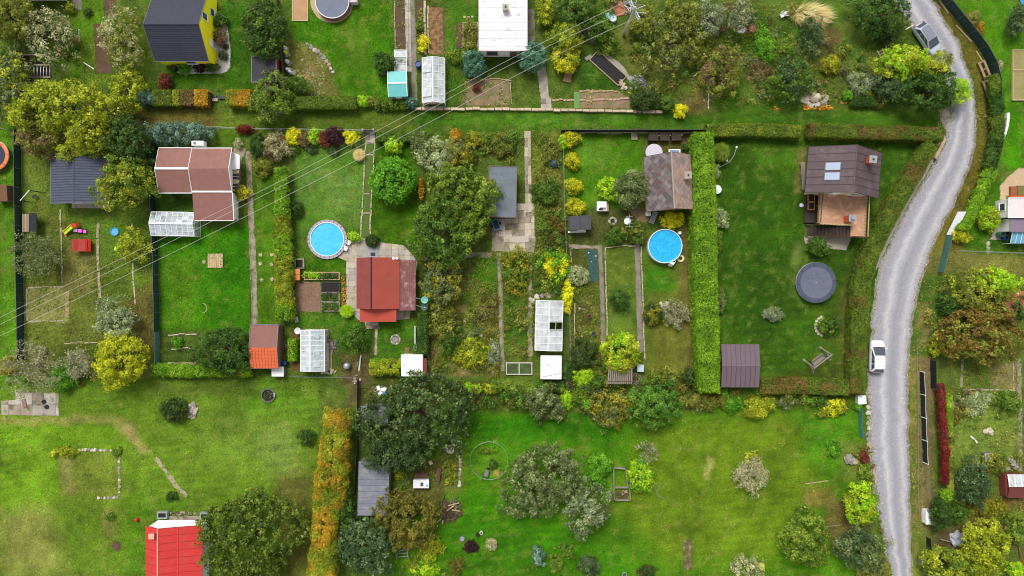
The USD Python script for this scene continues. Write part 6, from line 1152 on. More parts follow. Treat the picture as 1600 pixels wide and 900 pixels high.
tp('garden_shrub',735,855,11,10,.7,'purple','dark purple plant beside the garden pots','plant',rag=.4)
tp('garden_shrub',768,851,10,9,.6,'pale','pale yellowish round plant beside the garden pots','plant',rag=.35)
tp('garden_shrub',670,858,22,18,1.2,'yg','weedy yellow-green growth right of the golden brown tree','shrub',rag=.5,dens=.6)
tp('garden_shrub',662,892,20,12,1.2,'lime','bright green plants at the bottom edge right of the blue-green tree','shrub',rag=.5,dens=.7)
tp('garden_shrub',712,886,12,14,.9,'autumn','small brownish shrub near the bottom edge','shrub',rag=.5,dens=.6)
tp('fruit_tree',1166,886,26,18,1.8,'pale','pale yellow shrub at the bottom edge right of centre','shrub',rag=.5,dens=.6,trunk=False)
tp('garden_shrub',1012,894,14,10,.9,'dark','dark plant with pots at the bottom edge','shrub',rag=.4)
tp('garden_shrub',1190,886,6,6,.6,'yellow','tiny yellow shrub by the pale bottom one','shrub')
tp('garden_shrub',760,704,14,6,.6,'weed','low leafy plants inside the top of the thin white ring','plant',rag=.5,dens=.6)
tp('garden_shrub',770,726,7,8,.5,'green','small green plant inside the thin white ring','plant')
tp('garden_shrub',704,738,12,18,.9,'weed','flower bed plants right of the brown benches','plant',rag=.5,pal2='gold',dens=.6)
# beyond the road
tp('broadleaf_tree',1536,458,42,34,4.2,'oliveg','olive green tree below the lane at the right','tree',rag=.35,pal2='yg')
tp('broadleaf_tree',1562,440,30,22,4.4,'lime','bright lime tree at the right edge below the lane','tree',rag=.25)
tp('broadleaf_tree',1540,520,58,50,5.0,'rust','large rust and green tree right of the parked white car','tree',rag=.28,pal2='oliveg')
tp('garden_shrub',1465,540,9,20,1.6,'yg','yellow-green shrub on the verge above the black screens','shrub',rag=.4)
tp('garden_shrub',1494,480,22,26,2.2,'deep','dark green bush left of the rust and green tree','shrub',rag=.4,trunk=False)
tp('garden_shrub',1590,480,12,22,2.4,'deep','dark green bush at the terracotta shed roof','shrub',rag=.4,trunk=False)
tp('garden_shrub',1528,628,26,16,1.5,'dusty','dusty grey-green shrub row above the sunny right hand lawn','shrub',rag=.4)
tp('garden_shrub',1582,628,14,16,1.3,'weed','green shrub by the right hand concrete path','shrub',rag=.4)
tp('garden_shrub',1486,634,7,8,.8,'pale','pinkish flowering shrub beside the long red hedge','shrub')
tp('garden_shrub',1492,652,12,12,1.0,'autumn','brownish shrub right of the long red hedge','shrub',rag=.5,dens=.6)
tp('broadleaf_tree',1526,756,28,36,3.6,'bluegreen','blue-green tree left of the glazed red shed','tree',rag=.25)
tp('garden_shrub',1558,722,16,16,1.6,'oliveg','olive shrub above the glazed red shed','shrub',rag=.4)
tp('conifer',1472,806,16,24,3.0,'deep','dark conifer beside the white box on the verge','conifer',rag=.25,leaf=.1)
tp('garden_shrub',1499,802,16,16,2.0,'green','soft green conifer shrub right of the dark verge conifer','shrub',rag=.4)
tp('globe_shrub',1482,776,10,12,1.6,'hedge','bright green rounded end of the long red hedge','shrub',rag=.15)
tp('garden_shrub',1552,794,26,14,1.2,'gold','yellowing vegetable plants below the glazed red shed','shrub',rag=.5,dens=.5)
tp('broadleaf_tree',1544,858,36,40,4.4,'yg','large yellow-green tree in the lower right corner','tree',rag=.28)
tp('broadleaf_tree',1488,884,40,28,3.8,'yg','rounded yellow-green tree at the bottom edge right of the road','tree',rag=.2,pal2='leafy')
tp('garden_shrub',1592,826,14,24,2.0,'weed','green shrub at the lower right edge','shrub',rag=.4)
tp('garden_shrub',1590,892,14,12,1.6,'lime','bright shrub in the very lower right corner','shrub',rag=.4)
tp('garden_shrub',1478,230 + 225,10,10,1.0,'weedy','scrubby bush on the verge bank right of the road bend','shrub',rag=.5,dens=.5)
# ---------------------------------------------------------------- hedges
hedge('dense dark green clipped hedge along the lane below the rockery',[(460,160),(556,160)],1.6,1.5,'trim',fuzz=.04)
hedge('green clipped hedge block right of the small spruce',[(238,152),(267,152)],2.1,1.5,'trim',fuzz=.04)
hedge('yellowish clipped hedge block between the green and brown blocks',[(269,152),(280,152)],2.1,1.6,'vine',fuzz=.04)
hedge('brown leaved clipped hedge block in the striped hedge',[(281,152),(302,152)],2.0,1.5,'trimb',pal2='brown',fuzz=.04)
hedge('orange clipped hedge block at the end of the striped hedge',[(303,152),(324,152)],2.1,1.6,'orange',fuzz=.04)
hedge('orange clipped hedge block left of the leafy lane tree',[(353,152),(391,152)],2.1,1.6,'orange',pal2='vine',fuzz=.04)
hedge('low dark clipped thuja hedge right of the garden gate',[(588,215),(646,215)],1.0,1.2,'green',fuzz=.04)
hedge('clipped hedge along the lane above the tall green hedge',[(1106,203),(1180,202),(1251,205)],1.6,1.6,'trim',pal2='vine')
hedge('long clipped hedge behind the brown roofed house with brown tip',[(1266,202),(1340,205),(1420,207),(1474,210)],1.75,1.8,'trim',pal2='trimb',mix=.56)
hedge('long clipped green hedge beside the gravel road',[(1458,224),(1436,262),(1410,304),(1384,350),(1362,396),(1349,440),(1345,500),(1342,560),(1340,614)],[1.6,1.9,2.1,2.2,2.2,2.2,2.2,2.0,1.8],1.9,'trim',pal2='trimb',mix=.58,leaf=.1)
hedge('clipped hedge with brown patches below the swing bench',[(1190,604),(1250,603),(1326,606)],2.0,1.5,'trim',pal2='trimb')
hedge('tall bright green hedge between the blue pool and the right lawn',[(1100,208),(1101,280),(1103,360),(1104,440),(1107,520),(1110,612)],[2.5,2.9,2.9,2.9,2.9,2.5],3.0,'hedge',leaf=.11,bump=.24,fuzz=.1)
massed('tall yellowish vine hedge left of the first blue pool',[(438,264),(440,330),(441,400),(444,500)],[1.6,1.9,2.2,2.3],2.4,'vine',pal2='hedge',rc=.35,leaf=.12,hvar=.14)
massed('big orange and green conifer hedge in the lower middle',[(524,640),(520,700),(516,760),(506,830),(500,910)],[3.2,4.0,4.0,3.6,3.8],4.2,'vine',pal2=np.clip(lin(np.array(((100,86,12),(146,118,22),(196,152,48)))) * 1.5,0,.8),rc=.3,leaf=.12,hvar=.2,mix=.6,jit=.1,mfreq=.9)
massed('low yellow-green hedge at the foot of the second plot',[(238,579),(300,580),(392,578)],1.7,1.5,'vine',pal2='hedge',rc=.3,leaf=.1)
massed('small bright hedge left of the white shed with red side',[(579,574),(625,575)],2.1,1.7,'hedge',pal2='yg',rc=.3,leaf=.1)
hedge('narrow clipped dark green hedge above the white shed',[(660,489),(660,554)],1.35,2.0,'deep',fuzz=.05)
hedge('small rounded clipped hedge right of the orange tiled shed',[(456,530),(456,564)],1.1,1.3,'hedge',fuzz=.04)
massed('dark green ivy hedge along the green screen fence by the road',[(1553,118),(1560,160),(1561,205),(1553,245),(1548,262)],1.5,1.9,'deep',pal2='trim',rc=.3,leaf=.1)
massed('bright green hedge running down beside the white gate panel',[(1552,262),(1536,296),(1520,330),(1504,360)],1.5,1.7,'hedge',rc=.3,leaf=.1,hvar=.08)
massed('long dark red hedge beside the black screens',[(1471,600),(1473,650),(1477,700),(1478,755)],.75,1.8,'red',pal2='maroon',mix=.55,rc=.22,leaf=.1,hvar=.25)
massed('green foot hedge growing along the long red hedge',[(1482,606),(1486,700),(1486,770)],.8,1.0,'hedge',pal2='oliveg',rc=.24,leaf=.1)
massed('dark shrubbery under the back edge of the upper lane gardens',[(1330,158),(1380,160)],1.4,.9,'weedy',pal2='deep',rc=.25,leaf=.1)
massed('shrub border at the back of the lower meadow',[(770,600),(830,606),(880,604)],1.4,1.2,'green',pal2='weed',rc=.28,leaf=.1)
# ---------------------------------------------------------------- low growth
G_ = ((228,60,40),(236,130,20),(240,200,40))
cover('weeds','tangled green weeds in the upper right wild gardens',[[(985,30),(1100,0),(1240,10),(1240,90),(1200,165),(1090,165),(1020,140),(985,90)],[(1240,60),(1370,55),(1370,150),(1240,168)]],14,.12,.55,'weed',pal2='weedy',clump=.42)
cover('weeds','weeds and dry stalks in the gardens left of the polycarbonate greenhouse',[[(664,395),(778,400),(782,585),(664,585)],[(786,395),(838,395),(830,555),(786,555)]],16,.1,.5,'weed',pal2='weedy',clump=.4)
cover('weeds','weeds along the narrow plots below the black felt shed',[[(890,446),(936,446),(940,600),(890,600)],[(838,340),(884,340),(884,470),(838,465)],[(832,210),(876,210),(878,335),(834,335)]],15,.1,.45,'weed',pal2='weedy',clump=.38)
cover('weeds','dry weeds in the left gardens under the wires',[[(36,400),(232,400),(232,590),(36,590)]],6,.05,.25,'weedy',pal2='weed',clump=.46)
cover('weeds','rough growth along the verge right of the road',[[(1440,440),(1478,430),(1470,560),(1424,560)],[(1424,570),(1440,570),(1444,890),(1426,890)],[(1500,60),(1540,110),(1550,220),(1530,270),(1526,200),(1520,120)]],8,.06,.28,'weed',pal2='weedy',clump=.42)
cover('weeds','weedy plants in the right hand gardens below the rust tree',[[(1488,560),(1595,560),(1595,735),(1490,735)],[(1500,770),(1598,780),(1598,820),(1500,840)]],8,.08,.35,'weed',pal2='weedy',clump=.42)
cover('weeds','shrubby weeds under the trees of the lower middle garden',[[(560,600),(770,600),(770,640),(690,770),(640,770),(620,720)],[(770,600),(1120,606),(1110,640),(770,640)]],8,.1,.4,'green',pal2='weed',clump=.42)
cover('weeds','weeds around the rockery beside the dark tree',[[(455,70),(500,75),(534,150),(458,150)]],9,.05,.22,'weedy',pal2='dusty',clump=.44)
cover('weeds','weeds in the dry bed under the wires',[[(726,125),(797,125),(797,166),(726,166)],[(902,140),(985,142),(985,170),(902,170)]],9,.06,.25,'weed',pal2='weedy',clump=.48,flowers=(((240,220,60),(190,170,220),(230,120,40)),.1))
cover('weeds','weeds and seedlings in the long beds between the slab paths',[[(617,0),(633,0),(635,77),(618,77)],[(651,0),(661,0),(662,82),(653,82)],[(712,36),(748,36),(748,80),(712,80)]],14,.06,.3,'weed',pal2='weedy',clump=.42)
cover('flowers','orange marigolds edging the bed above the grass lane',[[(1255,166),(1300,166),(1300,172),(1255,172)],[(1210,168),(1216,168),(1216,172),(1210,172)]],40,.1,.25,'gold',leaf=.08,cat='flowers',flowers=(G_,.7))
cover('flowers','orange and yellow flowers among the plants near the lane end',[[(1312,152),(1380,154),(1380,164),(1312,162)]],16,.1,.3,'weed',leaf=.08,cat='flowers',flowers=(((226,140,30),(236,190,40),(240,120,150)),.35),clump=.42)
cover('flowers','purple asters flowering beside the pale gravel path',[[(988,124),(1000,122),(1008,134),(1000,142),(988,140)]],22,.5,.9,'weed',leaf=.1,cat='flowers',flowers=(((186,160,226),(160,130,210)),.6))
cover('flowers','yellow and red flowers in the narrow strip along the patio',[[(535,432),(541,432),(541,478),(535,478)]],26,.1,.3,'weed',leaf=.09,cat='flowers',flowers=(((250,190,10),(244,160,20),(180,20,40),(230,60,90)),.55))
cover('vegetables','green vegetable rows in the framed beds by the patio',[[(496,428),(528,428),(528,436),(496,436)],[(504,458),(529,458),(529,470),(504,470)],[(504,473),(529,473),(529,485),(504,485)]],40,.1,.3,'deep',leaf=.11,cat='vegetables',z0=.2)
cover('vegetables','young plants inside the polycarbonate greenhouse',[[(842,475),(874,475),(875,542),(843,542)]],14,.3,1.1,'deep',leaf=.14,cat='vegetables',clump=.4)
cover('vegetables','plants inside the cloudy greenhouse by the blue barrel',[[(680,95),(692,95),(692,150),(680,150)]],12,.2,.9,'weed',leaf=.12,cat='vegetables',clump=.42)
cover('flowers','yellow blossoms near the garden benches in the lower middle',[[(698,748),(708,748),(706,758),(696,756)],[(684,848),(694,852),(694,864),(684,864)]],22,.1,.35,'weed',leaf=.09,cat='flowers',flowers=(((250,210,20),(240,190,40)),.4))
thicket('undergrowth','tangled mixed undergrowth in the upper right wild gardens',[[(985,40),(1100,0),(1250,40),(1250,100),(1205,160),(1110,140),(1020,150),(985,110)],[(1240,60),(1330,70),(1380,130),(1320,160),(1250,150)],[(860,0),(980,0),(960,80),(900,60)]],1.5,.25,.7,1.2,['weed','oliveg','green','weedy','olive','brown'],gate=.46)
thicket('undergrowth','mixed bushes and weeds filling the plots around the polycarbonate greenhouse',[[(664,400),(722,402),(720,585),(664,585)],[(722,455),(776,455),(778,585),(722,585)],[(788,396),(836,396),(830,470),(788,470)],[(788,470),(822,470),(822,560),(788,560)],[(838,332),(882,332),(884,400),(884,460),(838,455)],[(880,560),(950,560),(950,606),(880,606)]],3.0,.2,.55,1.0,['green','weed','oliveg','weedy','autumn','olive'],gate=.41)
thicket('undergrowth','mixed shrubs and perennials along the lane above the grey flat hut',[[(652,208),(818,208),(816,250),(700,262),(652,250)],[(832,208),(876,208),(878,332),(836,332)],[(400,207),(566,208),(566,228),(400,232)]],2.0,.2,.55,.9,['weed','green','weedy','oliveg','autumn'],gate=.46)
thicket('undergrowth','dense mixed shrub strip at the back of the lower meadow',[[(728,598),(1084,600),(1110,612),(1110,636),(1040,650),(960,650),(880,642),(730,634)],[(1125,610),(1330,618),(1330,630),(1130,634)]],2.4,.25,.65,1.2,['green','weed','olive','bright','oliveg','autumn'],gate=.42)
thicket('undergrowth','rough mixed growth around the trees of the lower middle garden',[[(600,735),(650,728),(646,770),(610,790)],[(640,840),(690,830),(700,900),(600,900)],[(828,855),(890,850),(940,900),(820,900)]],1.8,.2,.55,.9,['weed','green','oliveg','yg'],gate=.45)
thicket('undergrowth','mixed growth between the trees right of the gravel road',[[(1432,432),(1500,440),(1500,560),(1450,550)],[(1490,560),(1545,610),(1600,618),(1600,660),(1545,650),(1490,640)],[(1490,730),(1600,700),(1600,840),(1510,830),(1500,790)],[(1340,740),(1366,740),(1376,830),(1345,830)],[(1330,690),(1358,700),(1362,760),(1340,750)]],1.8,.2,.6,1.0,['weed','green','oliveg','weedy','autumn','brown'],gate=.46)
thicket('undergrowth','scrubby growth between the trees in the upper left corner',[[(0,60),(60,90),(36,190),(0,180)],[(40,20),(120,30),(130,110),(90,80)],[(160,165),(235,160),(230,200),(165,200)],[(0,555),(40,560),(130,575),(130,605),(0,600)]],1.7,.22,.6,1.0,['olive','weed','oliveg','brown','green'],gate=.45)
cover('fallen_leaves','fallen yellow and brown leaves scattered on the lawns and under the trees',[[(150,520),(240,520),(240,600),(150,600)],[(560,770),(720,770),(720,880),(600,890)],[(1240,760),(1345,760),(1345,880),(1240,880)],[(960,600),(1110,610),(1100,690),(950,680)],[(255,380),(330,390),(330,520),(255,520)],[(450,640),(495,640),(490,900),(440,900)],[(660,400),(840,400),(840,590),(660,590)]],5,.02,.05,'autumn',leaf=.1,cat='fallen leaves',blades=1,pal2='gold',clump=.48)
# ---------------------------------------------------------------- paving, edgings and low walls
def pave(label,poly,size,rz=0,z=.03,mats=PAVE,gap=.03,holes=(),name='patio',seed=1):
    r = np.random.default_rng(seed); pg = Polygon(P(poly)[:,:2]).buffer(0); cx,cy = pg.centroid.coords[0]
    for h_ in holes: pg = pg.difference(Polygon(P(h_)[:,:2]))
    t = T(name,label,None,(cx,cy,0),0,kind='structure'); t.add('bed',MB().sheet(pg,.012),GREYPATH,w=True); NOGRASS.append(pg)
    sx,sy = (size,size) if np.ndim(size) == 0 else size; n = int(max(pg.bounds[2] - pg.bounds[0],pg.bounds[3] - pg.bounds[1]) / min(sx,sy)) + 2
    for i in range(-n,n):
        for j in range(-n,n):
            b = shapely.affinity.translate(shapely.affinity.rotate(shapely.box(i * sx + gap / 2,j * sy + gap / 2,(i + 1) * sx - gap / 2,(j + 1) * sy - gap / 2),rz,origin=(0,0)),cx,cy).intersection(pg)
            if b.is_empty or b.geom_type != 'Polygon' or b.area < .12 * sx * sy: continue
            t.add('paving_slab',MB().prism(b,.0,z + r.uniform(0,.012)),mats[r.integers(0,len(mats))],w=True)
import shapely.affinity
pave('pale flagstone patio around the red felt house',[(541,379),(556,374),(630,383),(645,398),(652,410),(640,498),(622,500),(560,500),(541,478)],.8,0,holes=[[(559,408),(648,408),(646,480),(560,480)],[(557,372),(573,372),(573,402),(557,402)]])
pave('fan of flagstones between the first pool and the patio',[(528,402),(541,380),(556,392),(542,408)],.78,35,name='patio',seed=4)
flat('patio_concrete',[(555,374),(574,372),(574,404),(555,404)],.02,CONC,.02)
pave('concrete slab lane beside the grey flat roofed hut',[(819,205),(829,205),(831,342),(821,342)],(.84,1.2),0,z=.03,mats=[OLDCONC,PAVE[3],PAVE[1]],name='slab_path',seed=5)
pave('worn flagstone yard in front of the grey flat roofed hut',[(806,318),(835,318),(835,372),(800,372),(776,368),(772,342),(806,341)],.85,2,z=.025,mats=[OLDCONC,PAVE[3],PAVE[1],PAVE[0]],name='yard',seed=6)
pave('grey paved entrance behind the garden gate',[(570,206),(586,206),(586,225),(571,225)],.7,0,mats=[PAVE[2],GREYPATH],name='entrance_paving',seed=7)
pave('narrow pale slab path at the top beside the dark path',[(632.5,0),(641,0),(643,112),(636,112)],(.75,1.0),0,z=.03,mats=[PAVE[0],PAVE[2],CONC],name='slab_path',seed=8)
pave('dark slab landing at the end of the grey path by the lane',[(845,154),(861,154),(862,171),(845,170)],.7,0,z=.04,mats=[GREYPATH,PAVE[2]],name='entrance_paving',seed=9)
pave('slab patch south of the red porch roof',[(570,503),(592,503),(594,514),(571,514)],.75,0,mats=[PAVE[1],OLDCONC],name='slab_patch',seed=10)
pave('cracked concrete slabs at the left edge of the lower meadow',[(2,626),(25,625),(25,612),(92,614),(92,650),(50,649),(3,648)],(1.55,1.5),0,z=.06,mats=[M('bleached_concrete',(196,190,176),.14,1.2,.95,.5,16,spot=(126,118,96),spot_scale=1.0,spot_at=.57),OLDCONC,CONC],name='concrete_slab',seed=11)
pave('flat stones along the bottom of the slab edged bed',[(262,566),(307,566),(307,570),(262,570)],(.9,.34),0,mats=[OLDCONC,PAVE[3]],name='slab_patch',seed=12)
def edging(label,pts,ln=.8,w=.14,h=.1,m=None,name='stone_edging',jit=.03,gapf=.92,rock=False,seed=3,cat='edging'):
    """a row of single stones along a line of pixels"""
    r = np.random.default_rng(seed); p = P(pts)[:,:2]; d = np.concatenate([[0],np.cumsum(np.linalg.norm(np.diff(p,axis=0),axis=1))]); n = max(1,int(round(d[-1] / ln))); L = d[-1] / n
    t = T(name,label,cat,(*p[0],0))
    for i in range(n):
        s = (i + .5) * L; a = np.array([np.interp(s - L * .4,d,p[:,k]) for k in (0,1)]); b = np.array([np.interp(s + L * .4,d,p[:,k]) for k in (0,1)]); ang = math.degrees(math.atan2(*(b - a)[::-1])); c_ = (a + b) / 2 + r.normal(0,jit,2)
        if rock:
            k = r.uniform(.7,1.25); t.add('stone',MB().ball((c_[0],c_[1],h * .3),L * .5 * k * gapf,h / (L * .5) * .8,1,.5,int(r.integers(999))),ROCK[r.integers(0,3)],w=True)
        else: t.add('stone',MB().box((c_[0],c_[1],h / 2),(L * gapf,w * r.uniform(.9,1.1),h),ang + r.normal(0,1)),m or EDGE,w=True)
    return t
LOWW = M('pale_wall_stone',(206,186,158),.16,2,.92,.6,14,rand=.12)
edging('low pale stone wall along the top side of the grass lane',[(648,171),(740,171),(840,172),(940,174),(1035,176)],.95,.3,.45,LOWW,'low_wall',cat='wall',seed=1)
edging('left concrete edging of the grassy stepping path',[(571,222),(568,290),(565,350),(563,372)],1.0,.14,.09)
edging('right concrete edging of the grassy stepping path',[(585,222),(584,262),(581,300),(578,372)],1.0,.14,.09)
for y,a,b in ((241,571,585),(302,567,577),(332,566,578),(220,571,586)): edging(f'cross kerb of the stepping path {["nearest the gate", "beside the round tree", "nearest the patio", "second from the gate"][(241, 302, 332, 220).index(y) if y != 220 else 0] if y != 241 else "second from the gate"}',[(a,y),(b,y)],.9,.13,.09)
edging('stone edging west of the playhouse in the left garden',[(94,326),(96,360),(97,400),(98,442)],.8,.14,.1)
edging('pebbly concrete edging right of the red playhouse',[(153,348),(153,400),(157,466)],.7,.32,.07,M('crumbled_edge',(176,160,134),.2,3,.95,.8,12))
edging('pale edging below the yellow-green fruit tree',[(206,348),(206,362)],.8,.2,.08); edging('pale edging right of the worn left garden',[(207,410),(209,440),(212,476)],.8,.18,.09)
edging('left kerb of the bare square patch',[(42,449),(43,502)],.9,.14,.09); edging('top kerb of the bare square patch',[(43,449),(100,448)],.9,.12,.09); edging('bottom kerb of the bare square patch',[(44,502),(100,501)],.9,.12,.09); edging('wide crumbling kerb right of the bare square patch',[(105,454),(106,496)],.7,.5,.08,M('crumbled_kerb',(170,146,112),.2,3,.95,.8,12))
edging('pale kerb line left of the bright yellow tree',[(100,536),(152,535)],.9,.12,.08)
edging('upper kerb of the slab edged bed',[(262,523),(308,522)],.8,.14,.1); edging('middle kerb of the slab edged bed',[(267,545),(305,544)],.8,.14,.1)
edging('kerb along the left edge of the cottage path',[(386,240),(388,300),(392,430),(395,506)],1.1,.1,.08,OLDCONC)
edging('kerb along the right edge of the weedy concrete path',[(784,400),(786,500),(788,580)],1.1,.1,.08,OLDCONC)
edging('brick kerb left of the long lawn strip',[(945,386),(947,450),(949,525)],.55,.14,.1); edging('top kerb of the long lawn strip',[(945,386),(993,384)],.9,.13,.1); edging('pale kerb at the right side of the second narrow path',[(1001,384),(1004,450),(1007,560)],.8,.13,.1)
edging('kerb around the plot with the teal mat',[(892,410),(892,388),(934,387)],.8,.14,.1,OLDCONC)
edging('plank edging right of the wire fence near the greenhouse',[(897,472),(898,520),(899,560)],1.6,.12,.2,WOODL)
edging('concrete kerb between the second plot beds',[(668,8),(670,84)],1.0,.16,.1); edging('kerb right of the dug soil bed',[(693,10),(694,86)],1.0,.1,.08,WOODB); edging('pale kerb left of the flower soil bed',[(616,0),(618,78)],1.0,.1,.08); edging('concrete kerb between the narrow beds',[(663,0),(665,86)],1.0,.28,.1)
edging('top brick edging of the pale vegetable bed',[(904,142),(935,143),(965,142)],.5,.2,.12,M('bed_brick',(190,160,132),.2,4,.9,.4,14,rand=.1)); edging('middle brick edging of the pale vegetable bed',[(862,156),(900,157),(960,155),(986,154)],.5,.24,.12,'/World/Looks/bed_brick')
edging('wooden board edging of the dry bed under the wires',[(728,124),(797,124),(799,164)],1.6,.08,.15,WOODL); edging('white edging at the right of the bare bed by the lane',[(1106,146),(1107,170)],1.0,.12,.1,WHITE)
edging('stone row top side of the grassy stone framed plot',[(122,703),(150,703),(176,704)],.42,.3,.18,rock=True,seed=5); edging('stone row right side of the grassy stone framed plot',[(187,714),(187,745),(187,776)],.4,.3,.18,rock=True,seed=6); edging('stone row bottom side of the grassy stone framed plot',[(152,778),(186,777)],.4,.26,.14,rock=True,seed=7)
edging('row of five stepping bricks in the weedy garden',[(718,524),(766,524)],.75,.3,.06,EDGE,gapf=.5,name='stepping_stones',cat='stepping stones')
edging('stone row beside the flower bed near the brown benches',[(718,706),(719,730),(717,760)],.4,.3,.14,rock=True,seed=8)
edging('rockery stones along the right edge of the grass patch',[(478,68),(500,84),(514,100),(522,116)],.55,.3,.2,rock=True,seed=9)
edging('pale kerb row on the right hand garden lawn',[(1504,608),(1545,609),(1586,610)],.9,.14,.1); edging('concrete edging left of the right hand garden',[(1582,565),(1584,608)],1.0,.12,.08)
edging('pale stones at the left road edge by the hedge end',[(1356,632),(1358,690),(1363,740),(1368,790)],.7,.2,.1,rock=True,seed=12)
edging('stones at the lower end of the polycarbonate greenhouse',[(826,470),(842,462),(870,460)],.7,.4,.14,rock=True,seed=13)
for k,(x,y) in enumerate(((407,398),(425,398),(407,412),(424,413),(409,437),(425,436))): one('stepping_stone',MB().box(W(x,y) + (0,0,.03),(.42,.4,.06),8 * k),EDGE,label=f'small square stepping stone beside the tall vine hedge, {["upper left", "upper right", "middle left", "middle right", "lower left", "lower right"][k]} of six',cat='stepping stone',group='stepping stones by the vine hedge')
for k,(x,y) in enumerate(((726,27),(732,27),(738,26.5))): one('paving_block',MB().box(W(x,y) + (0,0,.05),(.28,.24,.1)),EDGE,label=f'{["left", "middle", "right"][k]} of three pale blocks above the framed bed',cat='block',group='three pale blocks')
for k,(x,y) in enumerate(((1544,380),(1543.5,387),(1544,393))): one('stepping_stone',MB().ball(W(x,y) + (0,0,.02),.3,.2,1,.3,k),ROCK[k],label=f'{["upper", "middle", "lower"][k]} flat stepping stone by the right hand lane',cat='stepping stone',group='stones by the right hand lane')

# ---------------------------------------------------------------- fences
SCREEN = M('dark_green_screen',(22,54,48),.2,2.0,.7,.3,40,fine=.2); SCREENB = M('black_screen',(24,30,36),.2,2,.6,.3,40,fine=.2); TEALS = M('faded_teal_screen',(70,112,104),.15,2,.7,.3,40,fine=.15)
def screen(label,pts,h,m=SCREEN,step=2.5,post=GREYMET,rail=True,cat='fence',name='screen_fence',ph=.06,pr=.03):
    p = P(pts); d = np.concatenate([[0],np.cumsum(np.linalg.norm(np.diff(p,axis=0),axis=1))]); n = max(1,int(round(d[-1] / step))); q = np.stack([np.interp(np.linspace(0,d[-1],n + 1),d,p[:,k]) for k in range(3)],1)
    t = T(name,label,cat,q[0])
    for i in range(n + 1): t.add('post',MB().tube([q[i],q[i] + (0,0,h + ph)],pr,6),post,w=True)
    for i in range(n):
        if m is not None: t.add('screen_panel',MB().bar(q[i] + (0,0,h / 2 + .03),q[i + 1] + (0,0,h / 2 + .03),.025,h - .06),m,w=True)
        if rail: t.add('rail',MB().tube([q[i] + (0,0,h),q[i + 1] + (0,0,h)],.018,5),post,w=True)
        if m is None: t.add('wire',MB().tube([q[i] + (0,0,h * .5),q[i + 1] + (0,0,h * .5)],.01,4).tube([q[i] + (0,0,h * .15),q[i + 1] + (0,0,h * .15)],.01,4),post,w=True)
    return t
screen('dark green screen fence along the left garden by the orange trampoline',[(33.5,205),(34.5,300),(36,400),(38,480),(39,562)],1.5)
screen('dark green screen fence left of the brown cottage and its lawn',[(243,222),(243,300),(245,350),(247.5,400),(249,470),(249.5,518)],1.55)
screen('faded green screen fence at the end of the cottage lawn',[(249.5,518),(249.5,570)],1.4,TEALS)
t = screen('black screen fence along the grass lane with small white caps',[(876,206.5),(950,206.5),(1030,206.5),(1108,206.5)],1.5,SCREENB,step=2.35); edging('pale concrete base of the black lane fence',[(877,208),(985,207.6),(1106,207.6)],1.6,.14,.1,EDGE)
screen('dark green screen fence curving along the road verge at the upper right',[(1455,-12),(1469,0),(1484,20),(1506,46),(1520,64),(1533,82),(1542,97),(1548,114),(1552,136),(1551,165),(1549,210),(1544,244),(1534,276)],1.75)
screen('teal green screen fence below the white gate panel',[(1478,368),(1471,398),(1464,425)],1.5,TEALS,step=1.6)
screen('dark green screen between the ivy hedge and the white gate panel',[(1534,276),(1520,304),(1506,328)],1.5,SCREEN,step=2.0)
screen('black screen panels on the verge with pale end strips',[(1436.5,580),(1438,630),(1440,680),(1442,722)],1.15,SCREENB,step=3.0,post=WHITE,pr=.05)
screen('short black screen panel right of the verge, above the red hedge',[(1453,562),(1454,606)],1.35,SCREENB,step=2.0,post=WOODB)
screen('short black screen panel below the white box on the verge',[(1447,838),(1448,884)],1.1,SCREENB,step=2.0,post=WOODB)
screen('teal screen beside the road under the white bin',[(1340.5,636),(1341,660),(1343.5,682)],1.1,M('teal_screen',(66,132,128),.12,2,.6,.2,30),step=1.9)
screen('thin wire fence left of the four yellow shrubs',[(879.5,218),(880.5,280),(882,340),(884.5,398)],1.1,None,post=STEEL)
screen('thin wire fence right of the polycarbonate greenhouse',[(889,470),(890,520),(891,562)],1.1,None,post=STEEL)
screen('thin wire fence at the top of the left trampoline garden',[(-6,198),(19,198),(20,206)],1.2,None,post=STEEL)
screen('pale wire fence between the cottage and the lane',[(318,201),(345,201.5),(372,202)],1.1,None,post=STEEL)
screen('wire fence along the lane behind the shrub row',[(400,203),(450,204),(520,205),(568,206)],1.0,None,post=STEEL,step=3)
screen('thin fence between the vine hedge and the pool lawn',[(457,240),(457.5,280),(457,320)],1.0,None,post=WOODB,step=2.0)
screen('wire fence at the back of the greenhouse gardens',[(456,587),(500,588),(553,589)],1.1,None,post=GREYMET)
screen('dark weathered board fence left of the grey sheds',[(561,592),(561,640),(560,700),(556,770)],1.2,WOODD,step=1.8,post=WOODB)
screen('wire fence beside the right hand lane',[(1490,392),(1540,394),(1600,396)],1.0,None,post=STEEL,step=3)
screen('wire fence along the hedge foot on the right lawn',[(1430,236),(1404,280),(1376,326),(1356,372),(1346,396)],.9,None,post=WOODL,step=2.2)
screen('wooden fence rail at the edge of the lane by the road',[(1465,173),(1465,200)],1.1,None,post=WOODL,step=1.0)
screen('low board along the plot with the black screens',[(1431,528),(1432,562),(1434,800)],.3,WOODG,step=3.5,post=WOODB,rail=False)
